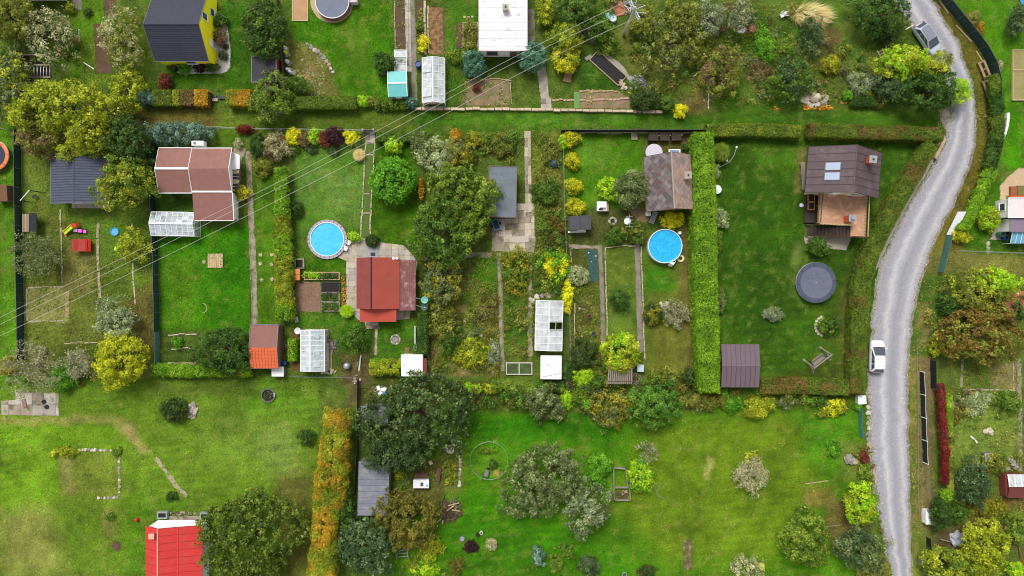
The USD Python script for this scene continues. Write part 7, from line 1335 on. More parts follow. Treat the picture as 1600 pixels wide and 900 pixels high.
# garden gate, wall panels
t = T('garden_gate','grey metal garden gate between two posts at the paved entrance','gate',W(578,206))
for x in (570,586.5): t.add('post',MB().box(W(x,206) + (0,0,.7),(.22,.22,1.4)),CONC,w=True)
t.add('gate_leaf',MB().bar(W(571,206) + (0,0,.62),W(585.5,206) + (0,0,.62),.04,1.0),GREYMET,w=True); t.add('handle',MB().box(W(584,206.6) + (0,0,.75),(.12,.05,.05)),BLACK,w=True)
t = T('lane_gate','small pinkish gate with step in the black lane fence','gate',W(991,207)); t.add('frame',MB().bar(W(988,204) + (0,0,1.1),W(1003,204) + (0,0,1.1),.06).bar(W(988,204),W(988,204) + (0,0,1.1),.08).bar(W(1003,204),W(1003,204) + (0,0,1.1),.08),WOODB,w=True); t.add('step',MB().box(W(991,213) + (0,0,.08),(.8,.95,.16)),EDGE,w=True)
one('gate_panel',MB().slab([W(1479,367,.4),W(1492,367,.4),W(1510,331,1.9),W(1497,331,1.9)],.05).box(W(1487,366) + (0,0,.2),(.9,.06,.4)),WHITE,label='white tilted gate panel beside the road on the verge',cat='gate panel')
edging('white low wall at the road side of the ivy hedge',[(1571,178),(1570,195),(1566,210),(1562,218)],.8,.3,.6,WHITE,'low_wall',cat='wall',gapf=1.02,jit=0)
one('plank',MB().bar(W(1474,217) + (0,0,.25),W(1458,248) + (0,0,.25),.35,.5),WOODL,label='pale plank wall beside the road at the hedge corner',cat='plank')
for x0,y0,x1,y1,lb in ((1470,1,1484,22,'upper'),(1496,40,1520,66,'middle'),(1527,80,1538,98,'lower')): one('plank',MB().bar(W(x0 - 3,y0) + (0,0,.1),W(x1 - 3,y1) + (0,0,.1),.12,.2),WOODL,label=f'{lb} pale plank lying along the curving green screen fence',cat='plank')
# ---------------------------------------------------------------- overhead line
A_,B_ = W(974,54),W(991,9,8.4)
PX,PY = A_[0],A_[1]
t = T('utility_pole','concrete utility pole with crossarms carrying three wires','utility pole',(PX,PY,0)); t.add('pole',MB().tube([(0,0,-.1),(0,0,4.5),(0,0,8.9)],[.2,.16,.12],10),M('pole_concrete',(190,184,176),.08),smooth=40)
ca,sa = math.cos(math.radians(118)),math.sin(math.radians(118))
for z in (8.3,7.6):
    t.add('crossarm',MB().bar((-1.25 * ca,-1.25 * sa,z),(1.25 * ca,1.25 * sa,z),.12),STEEL); t.add('brace',MB().bar((0,0,z - .7),(.8 * ca,.8 * sa,z),.05).bar((0,0,z - .7),(-.8 * ca,-.8 * sa,z),.05),STEEL)
    for k in (-1.15,0,1.15): t.add('insulator',MB().lathe((k * ca,k * sa,z + .05),[(0,0),(.05,0),(.09,.05),(.05,.09),(.09,.14),(.05,.2),(0,.24)],10),WHITE)
t.add('bracket',MB().bar((0,0,8.0),(1.3,.5,8.1),.06).bar((0,0,7.4),(1.5,-.2,7.5),.05),STEEL)
WIRE = plain('wire_sheath',(214,206,204),.5)
for k,(pts,lb) in enumerate((([(961,4),(800,91),(635,180),(400,302),(237,381),(0,496),(-120,556)],'upper'),([(974,3),(800,100),(655,180),(400,311),(262,380),(0,507),(-120,566)],'middle'),([(1016,2),(800,121),(692,180),(400,330),(300,380),(0,525),(-120,584)],'lower'))):
    zz = np.interp([q[0] for q in pts],[-120,0,480,975],[7.9,7.6,7.0,8.5]); w_ = np.array([W(x,y,z) for (x,y),z in zip(pts,zz)]); end = np.array([PX + (k - 1) * -1.15 * ca * -1,PY + (k - 1) * 1.15 * sa * -1,8.55]); w_[0] = lerp(w_[0],w_[0],1)
    from scipy.interpolate import PchipInterpolator
    w_ = np.vstack([[PX + (1 - k) * 1.15 * ca,PY + (1 - k) * 1.15 * sa,8.55],w_[1:]]); o = np.argsort(w_[:,0]); xs = np.linspace(w_[:,0].min(),w_[:,0].max(),70)
    cv = PchipInterpolator(w_[o][:,0],w_[o][:,1:])(xs)
    one('overhead_wire',MB().tube(np.column_stack([xs,cv]),.014,5),WIRE,label=f'{lb} of the three overhead wires running down to the left from the utility pole',cat='wire',group='overhead wires')
# ---------------------------------------------------------------- pools and trampolines
def water(name,a,b,scale=1.4):
    return usdkit.material(stage,f'/World/Looks/{name}',{'g': ('geometry',{}),'v': ('noise_texture',{'scale': scale,'detail':3.0,'roughness':.5,'distortion':1.6}),'r': ('rgb_ramp',{'ramp': [(.30,c(*a)),(.5,lerp(c(*a),c(*b),.35)),(.62,c(*b)),(.70,lerp(c(*a),c(*b),.4))]}),
        'n2': ('noise_texture',{'scale':2.6,'detail':4.0}),'b': ('bump',{'strength':.3,'distance':.08}),'p': ('principled_bsdf',{'roughness':.22,'specular_ior_level':.4})},[('g.position','v.vector'),('v.fac','r.fac'),('r.color','p.base_color'),('g.position','n2.vector'),('n2.fac','b.height'),('b.normal','p.normal')],surface='p.BSDF')
def disc(cx,cy,z,R,n=48): a = np.linspace(0,2 * math.pi,n,endpoint=False); return MB().raw(np.vstack([[(cx,cy,z)],np.column_stack([cx + R * np.cos(a),cy + R * np.sin(a),np.full(n,z)])]),[[0,i + 1,(i + 1) % n + 1] for i in range(n)])
def pool(label,px,py,Rp,h,wcol,wall,rim,level=.1):
    q = W(px,py,h); R = Rp / S * (H - h) / H; t = T('swimming_pool',label,'pool',(q[0],q[1],0)); NOGRASS.append(Point(q[0],q[1]).buffer(R))
    t.add('wall',MB().lathe((0,0,0),[(R,0),(R,h),(R - .05,h),(R - .05,.02)],48),wall,smooth=40); t.add('rim',MB().ring((0,0,h),R - .02,.055,48),rim,smooth=True); t.add('water',disc(0,0,h - level,R - .05),wcol); t.R = R; return t
tpool = pool('round light blue pool with a ring of pale coping stones',511,374,26.5,.35,water('pale_pool_cover',(58,180,218),(84,196,228),.8),M('pool_wall_blue',(60,160,200),.08),WHITE,.06)
for i in range(26):
    a0,a1 = i * 2 * math.pi / 26 + .012,(i + 1) * 2 * math.pi / 26 - .012; R0,R1 = tpool.R + .03,tpool.R + .36; aa = np.linspace(a0,a1,4)
    tpool.add('coping_stone',MB().prism(np.vstack([np.column_stack([R1 * np.cos(aa),R1 * np.sin(aa)]),np.column_stack([R0 * np.cos(aa[::-1]),R0 * np.sin(aa[::-1])])]),0,.3),M('coping_lilac',(178,168,180),.14,3,.9,.4,20) if i == 0 else '/World/Looks/coping_lilac')
p2 = pool('round bright blue pool with a bubble cover below the slate cottage',1039.5,384.5,26.5,1.1,water('blue_pool_cover',(14,160,222),(56,184,232),1.9),M('pool_wall_white',(220,226,230),.06),WHITE,.12)
p3 = pool('round pool with a dark grey-blue cover at the top edge',519,2,26.5,1.0,M('slate_pool_cover',(84,94,118),.16,.9,.5,.3,9,fine=.1),M('pool_wall_brown',(132,100,92),.12),WHITE,.05)
p3.add('step_platform',MB().box((2.7,.35,.5),(.9,.9,1.0)),M('pale_pink_step',(216,196,200),.06)); p3.add('ladder',MB().bar((2.2,.2,.3),(2.2,.2,1.5),.06).bar((2.2,.6,.3),(2.2,.6,1.5),.06).bar((2.0,.4,1.1),(2.4,.4,1.1),.08),WHITE)
q = W(1050,411,.8); t = T('pool_ladder','white pool ladder and steps leaning at the bright blue pool','ladder',(q[0],q[1],0),-25)
for s in (-1,1): t.add('rail',MB().tube([(s * .22,-.35,0),(s * .22,0,1.25),(s * .22,.25,1.35),(s * .22,.4,1.0)],.04),WHITE)
for k in range(4): t.add('step',MB().box((0,-.3 + .09 * k,.25 + .28 * k),(.5,.32,.06)),WHITE)
t = T('swim_ring','cream inflatable swim ring lying by the bright blue pool','swim ring',W(1063,404)); t.add('ring',MB().ring((0,0,.15),.36,.15,28,10),CREAM,smooth=True); t.add('valve',MB().tube([(.36,0,.29),(.36,0,.34)],.025),WHITE)
t = T('pool_skimmer','white pool filter box hanging on the rim of the bright blue pool','pool filter',W(1062,364,.9)[:2].tolist() + [0]); t.add('box',MB().box((0,0,.7),(.3,.3,.6)),WHITE); t.add('hose',MB().tube([(.1,-.1,.5),(.5,-.5,.1),(.3,-1.2,.05),(.6,-2.2,.05),(.5,-3.0,.05)],.04),GREYMET); t.add('lid',MB().box((0,0,1.02),(.34,.34,.05)),WHITE)
NET = usdkit.material(stage,'/World/Looks/safety_net',{'t': ('transparent_bsdf',{'color': (1,1,1)}),'d': ('diffuse_bsdf',{'color': c(40,46,52)}),'x': ('mix_closure',{'fac':.28})},[('t.BSDF','x.closure1'),('d.BSDF','x.closure2')],surface='x.closure')
def trampoline(label,px,py,Rp,pad,mat_,net=True,h=.85,nh=1.5):
    q = W(px,py,h); R = Rp / S * (H - h) / H; t = T('trampoline',label,'trampoline',(q[0],q[1],0))
    t.add('mat',MB().lathe((0,0,h),[(0,-.06),(R * .4,-.05),(R * .8,0),(R * .8,-.02),(0,-.08)],40),mat_,smooth=30); t.add('pad',MB().lathe((0,0,h),[(R * .79,.03),(R * .84,.06),(R * .96,.05),(R,0),(R,-.05),(R * .79,-.02)],40),pad,smooth=30)
    t.add('frame',MB().ring((0,0,h - .08),R,.035,40),STEEL,smooth=True)
    for i in range(4):
        a = i * math.pi / 2 + .4; t.add('leg',MB().tube([(R * math.cos(a - .3),R * math.sin(a - .3),h - .1),(R * 1.0 * math.cos(a - .25),R * math.sin(a - .25),.04),(R * math.cos(a + .25),R * math.sin(a + .25),.04),(R * math.cos(a + .3),R * math.sin(a + .3),h - .1)],.03),STEEL)
    for i in range(8):
        a = i * math.pi / 4 + .1; t.add('seam',MB().bar((R * .8 * math.cos(a),R * .8 * math.sin(a),h + .07),(R * math.cos(a),R * math.sin(a),h + .05),.05,.02),BLACK)
        if net: t.add('net_pole',MB().tube([(R * 1.03 * math.cos(a),R * 1.03 * math.sin(a),h - .1),(R * 1.03 * math.cos(a),R * 1.03 * math.sin(a),h + nh)],.025),GREYMET)
    if net: t.add('net',MB().lathe((0,0,h),[(R * 1.01,.06),(R * 1.01,nh)],40),NET); t.add('net_hoop',MB().ring((0,0,h + nh),R * 1.01,.02,40),GREYMET)
    return t,R,h
trampoline('trampoline with orange edge pad at the left edge',-10.5,243,24,ORANGE,M('navy_mat',(36,44,66),.08,2,.6,.1,40),net=False)
t,R,h = trampoline('large dark trampoline with a netted edge on the right lawn',1275.5,441.5,31.5,usdkit.material(stage,'/World/Looks/spring_net',{'t': ('transparent_bsdf',{'color': (1,1,1)}),'d': ('diffuse_bsdf',{'color': c(78,84,98)}),'x': ('mix_closure',{'fac':.7})},[('t.BSDF','x.closure1'),('d.BSDF','x.closure2')],surface='x.closure'),M('slate_mat',(102,105,124),.08,1.5,.6,.1,40),net=False)
for x,y in ((0,0),(-.5,.55),(.5,.6),(-.9,-.1),(.9,.1),(-.3,-.9),(.4,-.8),(.1,1.1),(-1.0,.5),(1.1,-.7)): t.add('mat_mark',MB().lathe((x,y,h - .04),[(0,.03),(.05,.03),(.05,0)],8),BLACK if (x or y) else WHITE)
# thin ring frame on the lower lawn
q = W(764,720,.5); t = T('ring_frame','thin white metal ring standing on the lower lawn','ring frame',(q[0],q[1],0)); t.add('hoop',MB().ring((0,0,.5),2.45,.024,56),STEEL,smooth=True)
for i in range(6): a = i * math.pi / 3 + .3; t.add('leg',MB().tube([(2.45 * math.cos(a),2.45 * math.sin(a),0),(2.45 * math.cos(a),2.45 * math.sin(a),.5)],.03),WHITE)
# ---------------------------------------------------------------- cars
TIRE,RIM,CARGLASS = RUBBER,STEEL,usdkit.material(stage,'/World/Looks/car_glass',{'p': ('principled_bsdf',{'base_color': (.05,.06,.075),'roughness':.04,'specular_ior_level':.9})},[],surface='p.BSDF')
def paint(name,rgb,metal=0.0): return usdkit.material(stage,f'/World/Looks/{name}',{'p': ('principled_bsdf',{'base_color': c(*rgb),'roughness':.3,'metallic': metal,'coat_weight':1.0,'coat_roughness':.04,'specular_ior_level':.5})},[],surface='p.BSDF')
LAMPR,LAMPW = plain('tail_lamp_red',(190,20,24),.2),plain('lamp_clear',(226,230,234),.15)
def car(label,at,rz,body,roofm,L=4.25,Wd=1.76,Ht=1.5,cab=(-2.0,-1.55,.35,1.15)):
    """front towards local +x; cab: x of the tailgate foot, roof rear, roof front, windscreen foot"""
    t = T('parked_car',label,'car',at,rz); l,w = L / 2,Wd / 2
    xs = np.array([-1,-.985,-.94,-.8,-.55,-.2,.2,.5,.72,.87,.95,.985,1]) * l
    hw = w * np.array([.70,.84,.92,.98,1,1,1,.99,.97,.92,.84,.72,.55]); top = np.array([.62,.82,.93,.96,.97,.97,.96,.96,.90,.84,.77,.68,.55]); bot = np.array([.40,.32,.26,.22,.2,.2,.2,.2,.2,.22,.26,.32,.38])
    sec = []
    for x,a,z1,z0 in zip(xs,hw,top,bot): sec.append([(x,s * a * k,z0 + (z1 - z0) * h_) for s,rng_ in ((-1,((.9,0),(1,.22),(1.0,.62),(.95,.9),(.82,.985),(.4,1.01))),(1,((.4,1.01),(.82,.985),(.95,.9),(1.0,.62),(1,.22),(.9,0)))) for k,h_ in rng_])
    v = np.array(sec); n,m = v.shape[:2]; v = v.reshape(-1,3); f = [[i * m + j,i * m + (j + 1) % m,(i + 1) * m + (j + 1) % m,(i + 1) * m + j] for i in range(n - 1) for j in range(m)]
    f = np.array(f)[:,::-1]; tri = np.vstack([f[:,[0,1,2]],f[:,[0,2,3]],[[0,j + 1,j] for j in range(1,m - 1)],[[(n - 1) * m,(n - 1) * m + j,(n - 1) * m + j + 1] for j in range(1,m - 1)]])
    t.add('body',(v,tri),body,smooth=35)
    x0,x1,x2,x3 = cab; zb,zt = .93,Ht; wb,wt = w * .93,w * .74
    bot_ = [(x0,-wb * .9),(x0 + .12,-wb),(x3 - .25,-wb),(x3,-wb * .86),(x3 + .06,0),(x3,wb * .86),(x3 - .25,wb),(x0 + .12,wb),(x0,wb * .9),(x0 - .04,0)]
    top_ = [(x1,-wt * .86),(x1 + .15,-wt),(x2 - .2,-wt),(x2,-wt * .88),(x2 + .05,0),(x2,wt * .88),(x2 - .2,wt),(x1 + .15,wt),(x1,wt * .86),(x1 - .05,0)]
    n = len(bot_); V = [(x,y,zb) for x,y in bot_] + [(x,y,zt - .06 - (.0 if abs(y) < wt * .9 else .015)) for x,y in top_] + [(lerp((x1 + x2) / 2,x,.93),y * .9,zt - .01) for x,y in top_] + [((x1 + x2) / 2,0,zt + .02)]
    F = [x for j in range(n) for b in (0,n) for x in ([b + j,b + (j + 1) % n,b + (j + 1) % n + n],[b + j,b + (j + 1) % n + n,b + j + n])] + [[2 * n + j,2 * n + (j + 1) % n,3 * n] for j in range(n)]
    t.add('cabin',(np.array(V,float),np.array(F)),body,smooth=30)
    t.add('roof',MB().prism([((x1 + x2) / 2 + (x - (x1 + x2) / 2) * .94,y * .9) for x,y in top_],zt - .01,zt + .025),roofm)
    def glass(name,a,b,inset=.06,o=.014):
        """between bottom edge a0-a1 and top edge b0-b1"""
        a0,a1,b0,b1 = (np.array(q,float) for q in (*a,*b)); q = [lerp(lerp(a0,a1,i),lerp(b0,b1,i),j) for i,j in ((inset,.06),(1 - inset,.06),(1 - inset,.94),(inset,.94))]; nn = np.cross(q[1] - q[0],q[3] - q[0]); nn /= np.linalg.norm(nn); t.add(name,MB().slab([p + nn * o for p in q],.012),CARGLASS)
    zt2 = zt - .06
    glass('windscreen',((x3,-wb * .9,zb),(x3,wb * .9,zb)),((x2,-wt * .96,zt2),(x2,wt * .96,zt2)),.01,.07); glass('rear_window',((x0,wb * .9,zb),(x0,-wb * .9,zb)),((x1,wt * .86,zt2),(x1,-wt * .86,zt2)),.05,.045)
    for s in (-1,1):
        xa,xb,ya,yb = x0 + .12,x3 - .25,x1 + .15,x2 - .2
        for k0,k1 in ((.02,.32),(.35,.66),(.69,.98)):
            A = [(lerp(xa,xb,k),s * wb,zb) for k in (k0,k1)]; B = [(lerp(ya,yb,k),s * wt,zt - .075) for k in (k0,k1)]
            if s > 0: A,B = A[::-1],B[::-1]
            glass('side_window',A,B,.0,.012)
        t.add('mirror',MB().box((x3 - .2,s * (w + .1),1.0),(.14,.2,.14)),body)
        t.add('headlight',MB().box((l * .93,s * w * .62,.68),(.12,.34,.14),s * 14),LAMPW); t.add('tail_light',MB().box((-l * .975,s * w * .74,.8),(.1,.2,.3),-s * 8),LAMPR)
        for x in (-l * .62,l * .62):
            p = t.add('wheel',MB().raw(np.column_stack([(g := MB().lathe((0,0,0),[(0,-.09),(.29,-.09),(.31,-.06),(.31,.06),(.29,.09),(0,.09)],20).get())[0][:,0] + x,g[0][:,2] + s * (w - .12),g[0][:,1] + .31]),g[1][:,::-1]),TIRE)
            t.add('rim',MB().box((x,s * (w - .02),.31),(.26,.02,.26),0),RIM,p)
    t.add('number_plate',MB().box((-l * 1.005,0,.62),(.03,.46,.11)),M('plate_pale',(236,226,150),.03) if label.startswith('white') else WHITE)
    t.add('bumper',MB().box((-l * .975,0,.42),(.14,w * 1.5,.16)),BLACK); t.add('wiper',MB().bar((x3 - .02,-.4,zb + .09),(x3 - .2,.2,zb + .2),.02),BLACK)
    return t
q = W(1371,557,.8); car('white hatchback parked on the left side of the gravel road',(q[0],q[1],.06),88.5,paint('white_car_paint',(238,238,240)),'/World/Looks/white_car_paint',L=4.15,Wd=1.84,cab=(-1.98,-1.55,.1,1.3))
q = W(1450,60,.8); car('grey-blue estate car parked under the lime tree',(q[0],q[1],.03),-56,paint('silver_blue_paint',(196,206,222),.2),plain('slate_car_roof',(128,132,148),.35),L=4.4,Wd=1.74,cab=(-2.1,-1.6,.25,1.35))
# ---------------------------------------------------------------- garden things
def barrel(label,px,py,r,h,m,name='rain_barrel',cat='barrel',inner=None):
    q = W(px,py,h); t = T(name,label,cat,(q[0],q[1],0)); t.add('drum',MB().lathe((0,0,0),[(0,0),(r * .9,0),(r,h * .3),(r,h * .7),(r * .93,h),(r * .84,h),(r * .8,h * .86),(0,h * .86)],18),m,smooth=40); t.add('rim',MB().ring((0,0,h),r * .9,.03,18),m); t.add('water',disc(0,0,h * .88,r * .8,18),inner or BLACK); return t
barrel('blue rain barrel beside the cloudy greenhouse',653,99.5,.4,.9,NAVY,inner=NAVY); barrel('dark blue barrel between the orange tiled shed and small hedge',444,567,.36,.9,BLACK,inner=NAVY)
barrel('green water barrel left of the blue tinted greenhouse',1567,366,.36,.95,plain('barrel_green',(50,110,84))); barrel('grey water barrel between the green and dark barrels',1575,364,.33,.9,GREYMET); barrel('dark blue barrel below the grey one at the right edge',1573,372,.26,.8,NAVY)
barrel('dark rain barrel at the yellow house south corner',270,105,.36,.9,plain('barrel_dark',(24,48,44)),inner=plain('barrel_water',(60,70,40)))
barrel('pale blue round tub beside the utility pole',958,28,.5,.8,plain('pale_blue',(186,206,210)),name='water_tub',cat='tub',inner=plain('pale_blue_lid',(196,212,216)))
barrel('grey pipe stub bucket in the narrow weedy plot',928,521.5,.33,.5,GREYMET,name='bucket',cat='bucket'); barrel('brown bucket in the narrow weedy plot',921,494,.28,.4,M('brown_pot',(140,90,66),.1),name='bucket',cat='bucket')
barrel('dark oval tub on the lower lawn beside the pots',722,842,.38,.3,GREYMET,name='tub',cat='tub',inner=STEEL); barrel('dark round pot among the garden pots',746,836,.24,.35,BLACK,name='plant_pot',cat='pot'); barrel('white pot among the garden pots',752,833,.2,.35,WHITE,name='plant_pot',cat='pot',inner=SOIL); barrel('pink flower pot at the bottom edge',1002,895,.2,.3,M('terracotta',(206,110,80),.1),name='plant_pot',cat='pot',inner=SOIL); barrel('teal bowl at the bottom edge',976,898,.3,.25,TEALP,name='plant_pot',cat='pot',inner=SOIL)
barrel('maroon ball pot near the flower bed by the benches',719,691,.18,.3,M('maroon_glaze',(130,40,66),.1,2,.3),name='plant_pot',cat='pot')
t = T('rubber_tyre','grey old tyre under the thin fruit tree','tyre',W(1106,45)); t.add('tyre',MB().ring((0,0,.12),.38,.15,24,10,1.0),M('grey_rubber',(132,134,140),.12)); t.add('rim',MB().lathe((0,0,.1),[(0,0),(.2,0),(.24,.05)],18),SOIL)
t = T('lidded_barrel','red lidded barrel with white pile beside it under the thin fruit tree','barrel',W(1172,48)); t.add('drum',MB().lathe((0,0,0),[(0,0),(.5,0),(.55,.4),(.5,.8),(0,.84)],18),M('rust_red',(142,76,58),.2,3)); t.add('lid',MB().lathe((-1.3,0,.5),[(0,.06),(.5,.04),(.56,0),(.56,-.4),(0,-.45)],18),PLASTER)
def ball(label,px,py,r,m,z=None,name='garden_ball',cat='ball'):
    q = W(px,py,r); t = T(name,label,cat,(q[0],q[1],0)); t.add('globe',MB().ball((0,0,r + (z or 0)),r,1,3),m,smooth=True); t.add('foot',MB().lathe((0,0,0),[(0,0),(r * .4,0),(r * .3,r * .2),(0,r * .22)],14),m); return t
t = T('garden_table','white round garden table on the lawn beside the tall hedge','table',W(1120.5,296,.7)[:2].tolist() + [0]); t.add('table_top',MB().lathe((0,0,.68),[(0,0),(.55,0),(.58,.03),(.55,.06),(0,.06)],32),WHITE); t.add('pedestal',MB().lathe((0,0,0),[(0,0),(.3,0),(.28,.04),(.06,.1),(.06,.68)],16),WHITE)
t = T('garden_table','round lilac-white table behind the slate cottage','table',W(1022,238,.75)[:2].tolist() + [0]); t.add('table_top',MB().lathe((0,0,.72),[(0,0),(1.05,0),(1.1,.03),(1.05,.06),(0,.06)],32),M('lilac_top',(206,200,214),.05)); t.add('pedestal',MB().lathe((0,0,0),[(0,0),(.4,0),(.08,.1),(.08,.72)],16),STEEL)
t = T('dish_cover','white round dish on the ground above the small rounded hedge','dish',W(465,517,.9)[:2].tolist() + [0]); t.add('pole',MB().tube([(0,0,0),(0,0,.85)],.04),STEEL); t.add('bowl',MB().lathe((0,0,.85),[(0,-.12),(.25,-.08),(.43,.06),(.41,.08),(.22,-.05),(0,-.09)],28),M('pale_white',(226,232,230),.04),smooth=50)
for px,py,lb,m,r,z in ((663.5,468.5,'teal satellite dish on an arm right of the faded red annex roof',TEALP,.46,2.6),(663,480,'duller teal dish just below the teal satellite dish',TEALS,.42,2.0),(1,1,'',None,0,0)):
    if not m: continue
    q = W(px,py,z); t = T('satellite_dish',lb,'satellite dish',(q[0],q[1],0)); t.add('mast',MB().tube([(-.15,0,0),(-.15,0,z)],.04),STEEL); t.add('dish',MB().lathe((0,0,z),[(0,-.1),(r * .6,-.05),(r,.06),(r * .97,.08),(r * .55,-.02),(0,-.06)],28),m,smooth=50); t.add('arm',MB().tube([(-1.1,.25,z - .05),(-.15,0,z),(.1,0,z + .3)],.03),STEEL); t.add('receiver',MB().box((.1,0,z + .32),(.1,.08,.08)),WHITE)
t = T('antenna_mast','aerial mast with a white dish below the grey-olive round tree','aerial',W(976,352)); t.add('mast',MB().tube([(0,0,0),(0,0,3.6)],.05),STEEL); t.add('dish',MB().lathe((-.1,.3,2.6),[(0,-.08),(.3,-.03),(.42,.07),(.3,-.0),(0,-.05)],24),WHITE); t.add('antenna_boom',MB().bar((0,-.6,3.5),(0,1.0,3.5),.05),STEEL)
for k in range(4): t.add('antenna_element',MB().bar((-.45,-.5 + k * .42,3.53),(.45,-.5 + k * .42,3.53),.035),STEEL)
# rotary tools and play things in the left garden
t = T('toddler_slide','lime and red toddler slide in the left garden','slide',W(113,358),30)
t.add('chute',MB().slab([(-1.1,-.22,.12),(.55,-.22,.8),(.55,.22,.8),(-1.1,.22,.12)],.05),LIME); t.add('chute_side',MB().bar((-1.1,-.24,.2),(.55,-.24,.9),.06,.14).bar((-1.1,.24,.2),(.55,.24,.9),.06,.14),LIME); t.add('platform',MB().box((.8,0,.78),(.55,.52,.08)),RED); t.add('ladder',MB().bar((1.0,-.2,.8),(1.3,-.24,0),.08).bar((1.0,.2,.8),(1.3,.24,0),.08).bar((1.15,-.2,.4),(1.15,.2,.4),.08),RED); t.add('foot',MB().bar((-1.1,-.5,.06),(-1.1,.5,.06),.14,.12),ORANGE)
t = T('ride_on_toy','pink ride-on toy beside the lime and red slide','toy',W(127,361),-6); t.add('body',MB().box((0,0,.28),(.6,.42,.3)).box((-.3,0,.45),(.2,.4,.2)),PINK); t.add('trailer',MB().box((.65,-.02,.22),(.36,.4,.26)),PINK); t.add('nose',MB().ball((-.62,0,.28),.24,.8),plain('pale_cyan',(190,222,236))); 
for x,y in ((-.4,-.24),(-.4,.24),(.2,-.24),(.2,.24),(.65,.22),(.65,-.24)): t.add('wheel',MB().ball((x,y,.1),.1,1,1),BLACK)
q = W(124,383,1.2); t = T('playhouse','small red playhouse below the toddler slide','playhouse',(q[0],q[1],0))
t.add('wall',MB().box((0,0,.5),(1.7,1.3,1.0)),M('playhouse_red',(160,40,36),.1)); t.add('roof_slope',MB().slab([(-1.12,-.78,.98),(.62,-.78,1.02),(.62,.78,1.02),(-1.12,.78,.98)],.07),M('dull_red_roof',(170,58,48),.12,2,.7)); t.add('side_roof',MB().slab([(.64,-.78,1.04),(1.15,-.78,.7),(1.15,.78,.7),(.64,.78,1.04)],.06),RED); t.add('door',MB().box((.2,-.66,.4),(.5,.04,.75)),LIME); t.add('window',MB().box((-.5,-.66,.6),(.35,.04,.3)),WHITE)
t = T('sand_shell','small round blue sand tub on the left garden lawn','sandpit',W(180,362)); t.add('tub',MB().lathe((0,0,0),[(0,.03),(.46,.03),(.5,.2),(.54,.2),(.54,0)],12),BLUE); t.add('sand',disc(0,0,.1,.47,20),plain('pale_blue_inside',(90,180,235)))
ball('lime green toy ball by the yellow-green fruit tree',181.5,389,.26,plain('lime_ball',(180,240,40)))
t = T('garden_swing','white framed swing with dark legs in the left garden','swing',W(50,306)); a,b = W(46,297,1.9),W(31.5,313.5,1.9); t.add('top_bar',MB().tube([a,b],.06),WHITE,w=True)
for p0,e in ((a,(70,301)),(b,(56,316))): t.add('leg',MB().tube([p0,W(*e)],.035),BLACK,w=True); t.add('leg',MB().tube([p0,(p0[0] + .25,p0[1] - .1,0)],.035),BLACK,w=True)
q = W(54,307,.45); t.add('seat',MB().box(q,(.55,.4,.05),40),BLACK,w=True); t.add('rope',MB().tube([lerp(a,b,.4),q + (.2,.1,0)],.012).tube([lerp(a,b,.6),q - (.2,.1,0)],.012),BLACK,w=True)
t = T('garden_bench','wide wooden bench with black canopy beside the left green fence','bench',W(47,348))
for i in range(5): t.add('seat_slat',MB().box(W(35.5 + i * 2.1,348.5,.45),(.14,2.3,.04)),WOODG if i % 2 else WOODL,w=True)
t.add('canopy',MB().slab([W(45,362,1.0),W(57,362,1.3),W(57,335,1.3),W(45,335,1.0)],.05),M('black_canvas',(30,34,42),.15,3,.7),w=True)
for x,y in ((35,335),(35,362),(56,335),(56,362)): t.add('leg',MB().bar(W(x,y),W(x,y) + (0,0,1.0 if x > 40 else .45),.08),WOODB,w=True)
t.add('rail',MB().bar(W(40,333,1.1),W(62,333.5,1.1),.07),WOODD,w=True)
# wooden pallet on the cottage lawn, scattered stones
t = T('plywood_board','pale wooden pallet lying on the cottage lawn','pallet',W(337,407.5)); r = np.random.default_rng(2)
for i in range(7): t.add('board',MB().box((-.86 + i * .285,0,.09),(.26,1.85,.03),r.normal(0,.4)),WOODL)
for y in (-.8,0,.8): t.add('bearer',MB().box((0,y,.04),(2.0,.1,.07)),WOODB)
one('stone',MB().ball(W(319,409) + (0,0,.05),.25,.4,1,.4),ROCK[1],label='small tan stone left of the pale pallet on the cottage lawn',cat='stone')
t = T('hose','thin pale hose loop lying on the cottage lawn','hose',W(320,480)); t.add('tube',MB().tube([W(x,y) + (0,0,.03) for x,y in ((315,474),(320,475),(323,479),(323.5,484),(320,488),(317,488))],.035),CREAM,w=True); t.add('nozzle',MB().tube([W(314,474) + (0,0,.04),W(315.2,474) + (0,0,.04)],.05),BLACK,w=True)
# stone piles and stones
def pile(label,px,py,rx,ry,n,rmin,rmax,mats,name='stone_pile',cat='stone pile',seed=1,part='stone',hf=.35):
    r = np.random.default_rng(seed); t = T(name,label,cat,W(px,py))
    for i in range(n):
        a,d = r.uniform(0,6.28),math.sqrt(r.uniform()); s = r.uniform(rmin,rmax); t.add(part,MB().ball((rx / S * d * math.cos(a),ry / S * d * math.sin(a),s * .4 + (1 - d) * hf * r.uniform(.3,1)),s,.75,1,.5,int(r.integers(9999))),mats[r.integers(0,len(mats))])
    return t
t = pile('heap of pale stones beside the dark green round bush',301,641,6.5,13,46,.13,.26,ROCK,seed=2)
for x,y in ((-.1,.4),(.15,-.1),(-.1,-.3),(.25,.25)): t.add('pipe_end',MB().lathe((x,y,.3),[(.06,.1),(.14,.1),(.14,0),(.06,0)],12),CONC)
pile('pile of pale stones below the white framed greenhouse',513,580,12,4,26,.1,.2,ROCK[:2],seed=3); pile('pale stones around the rockery shrub base on the lane bed',1272,156,20,10,34,.18,.38,ROCK[:2],seed=4)
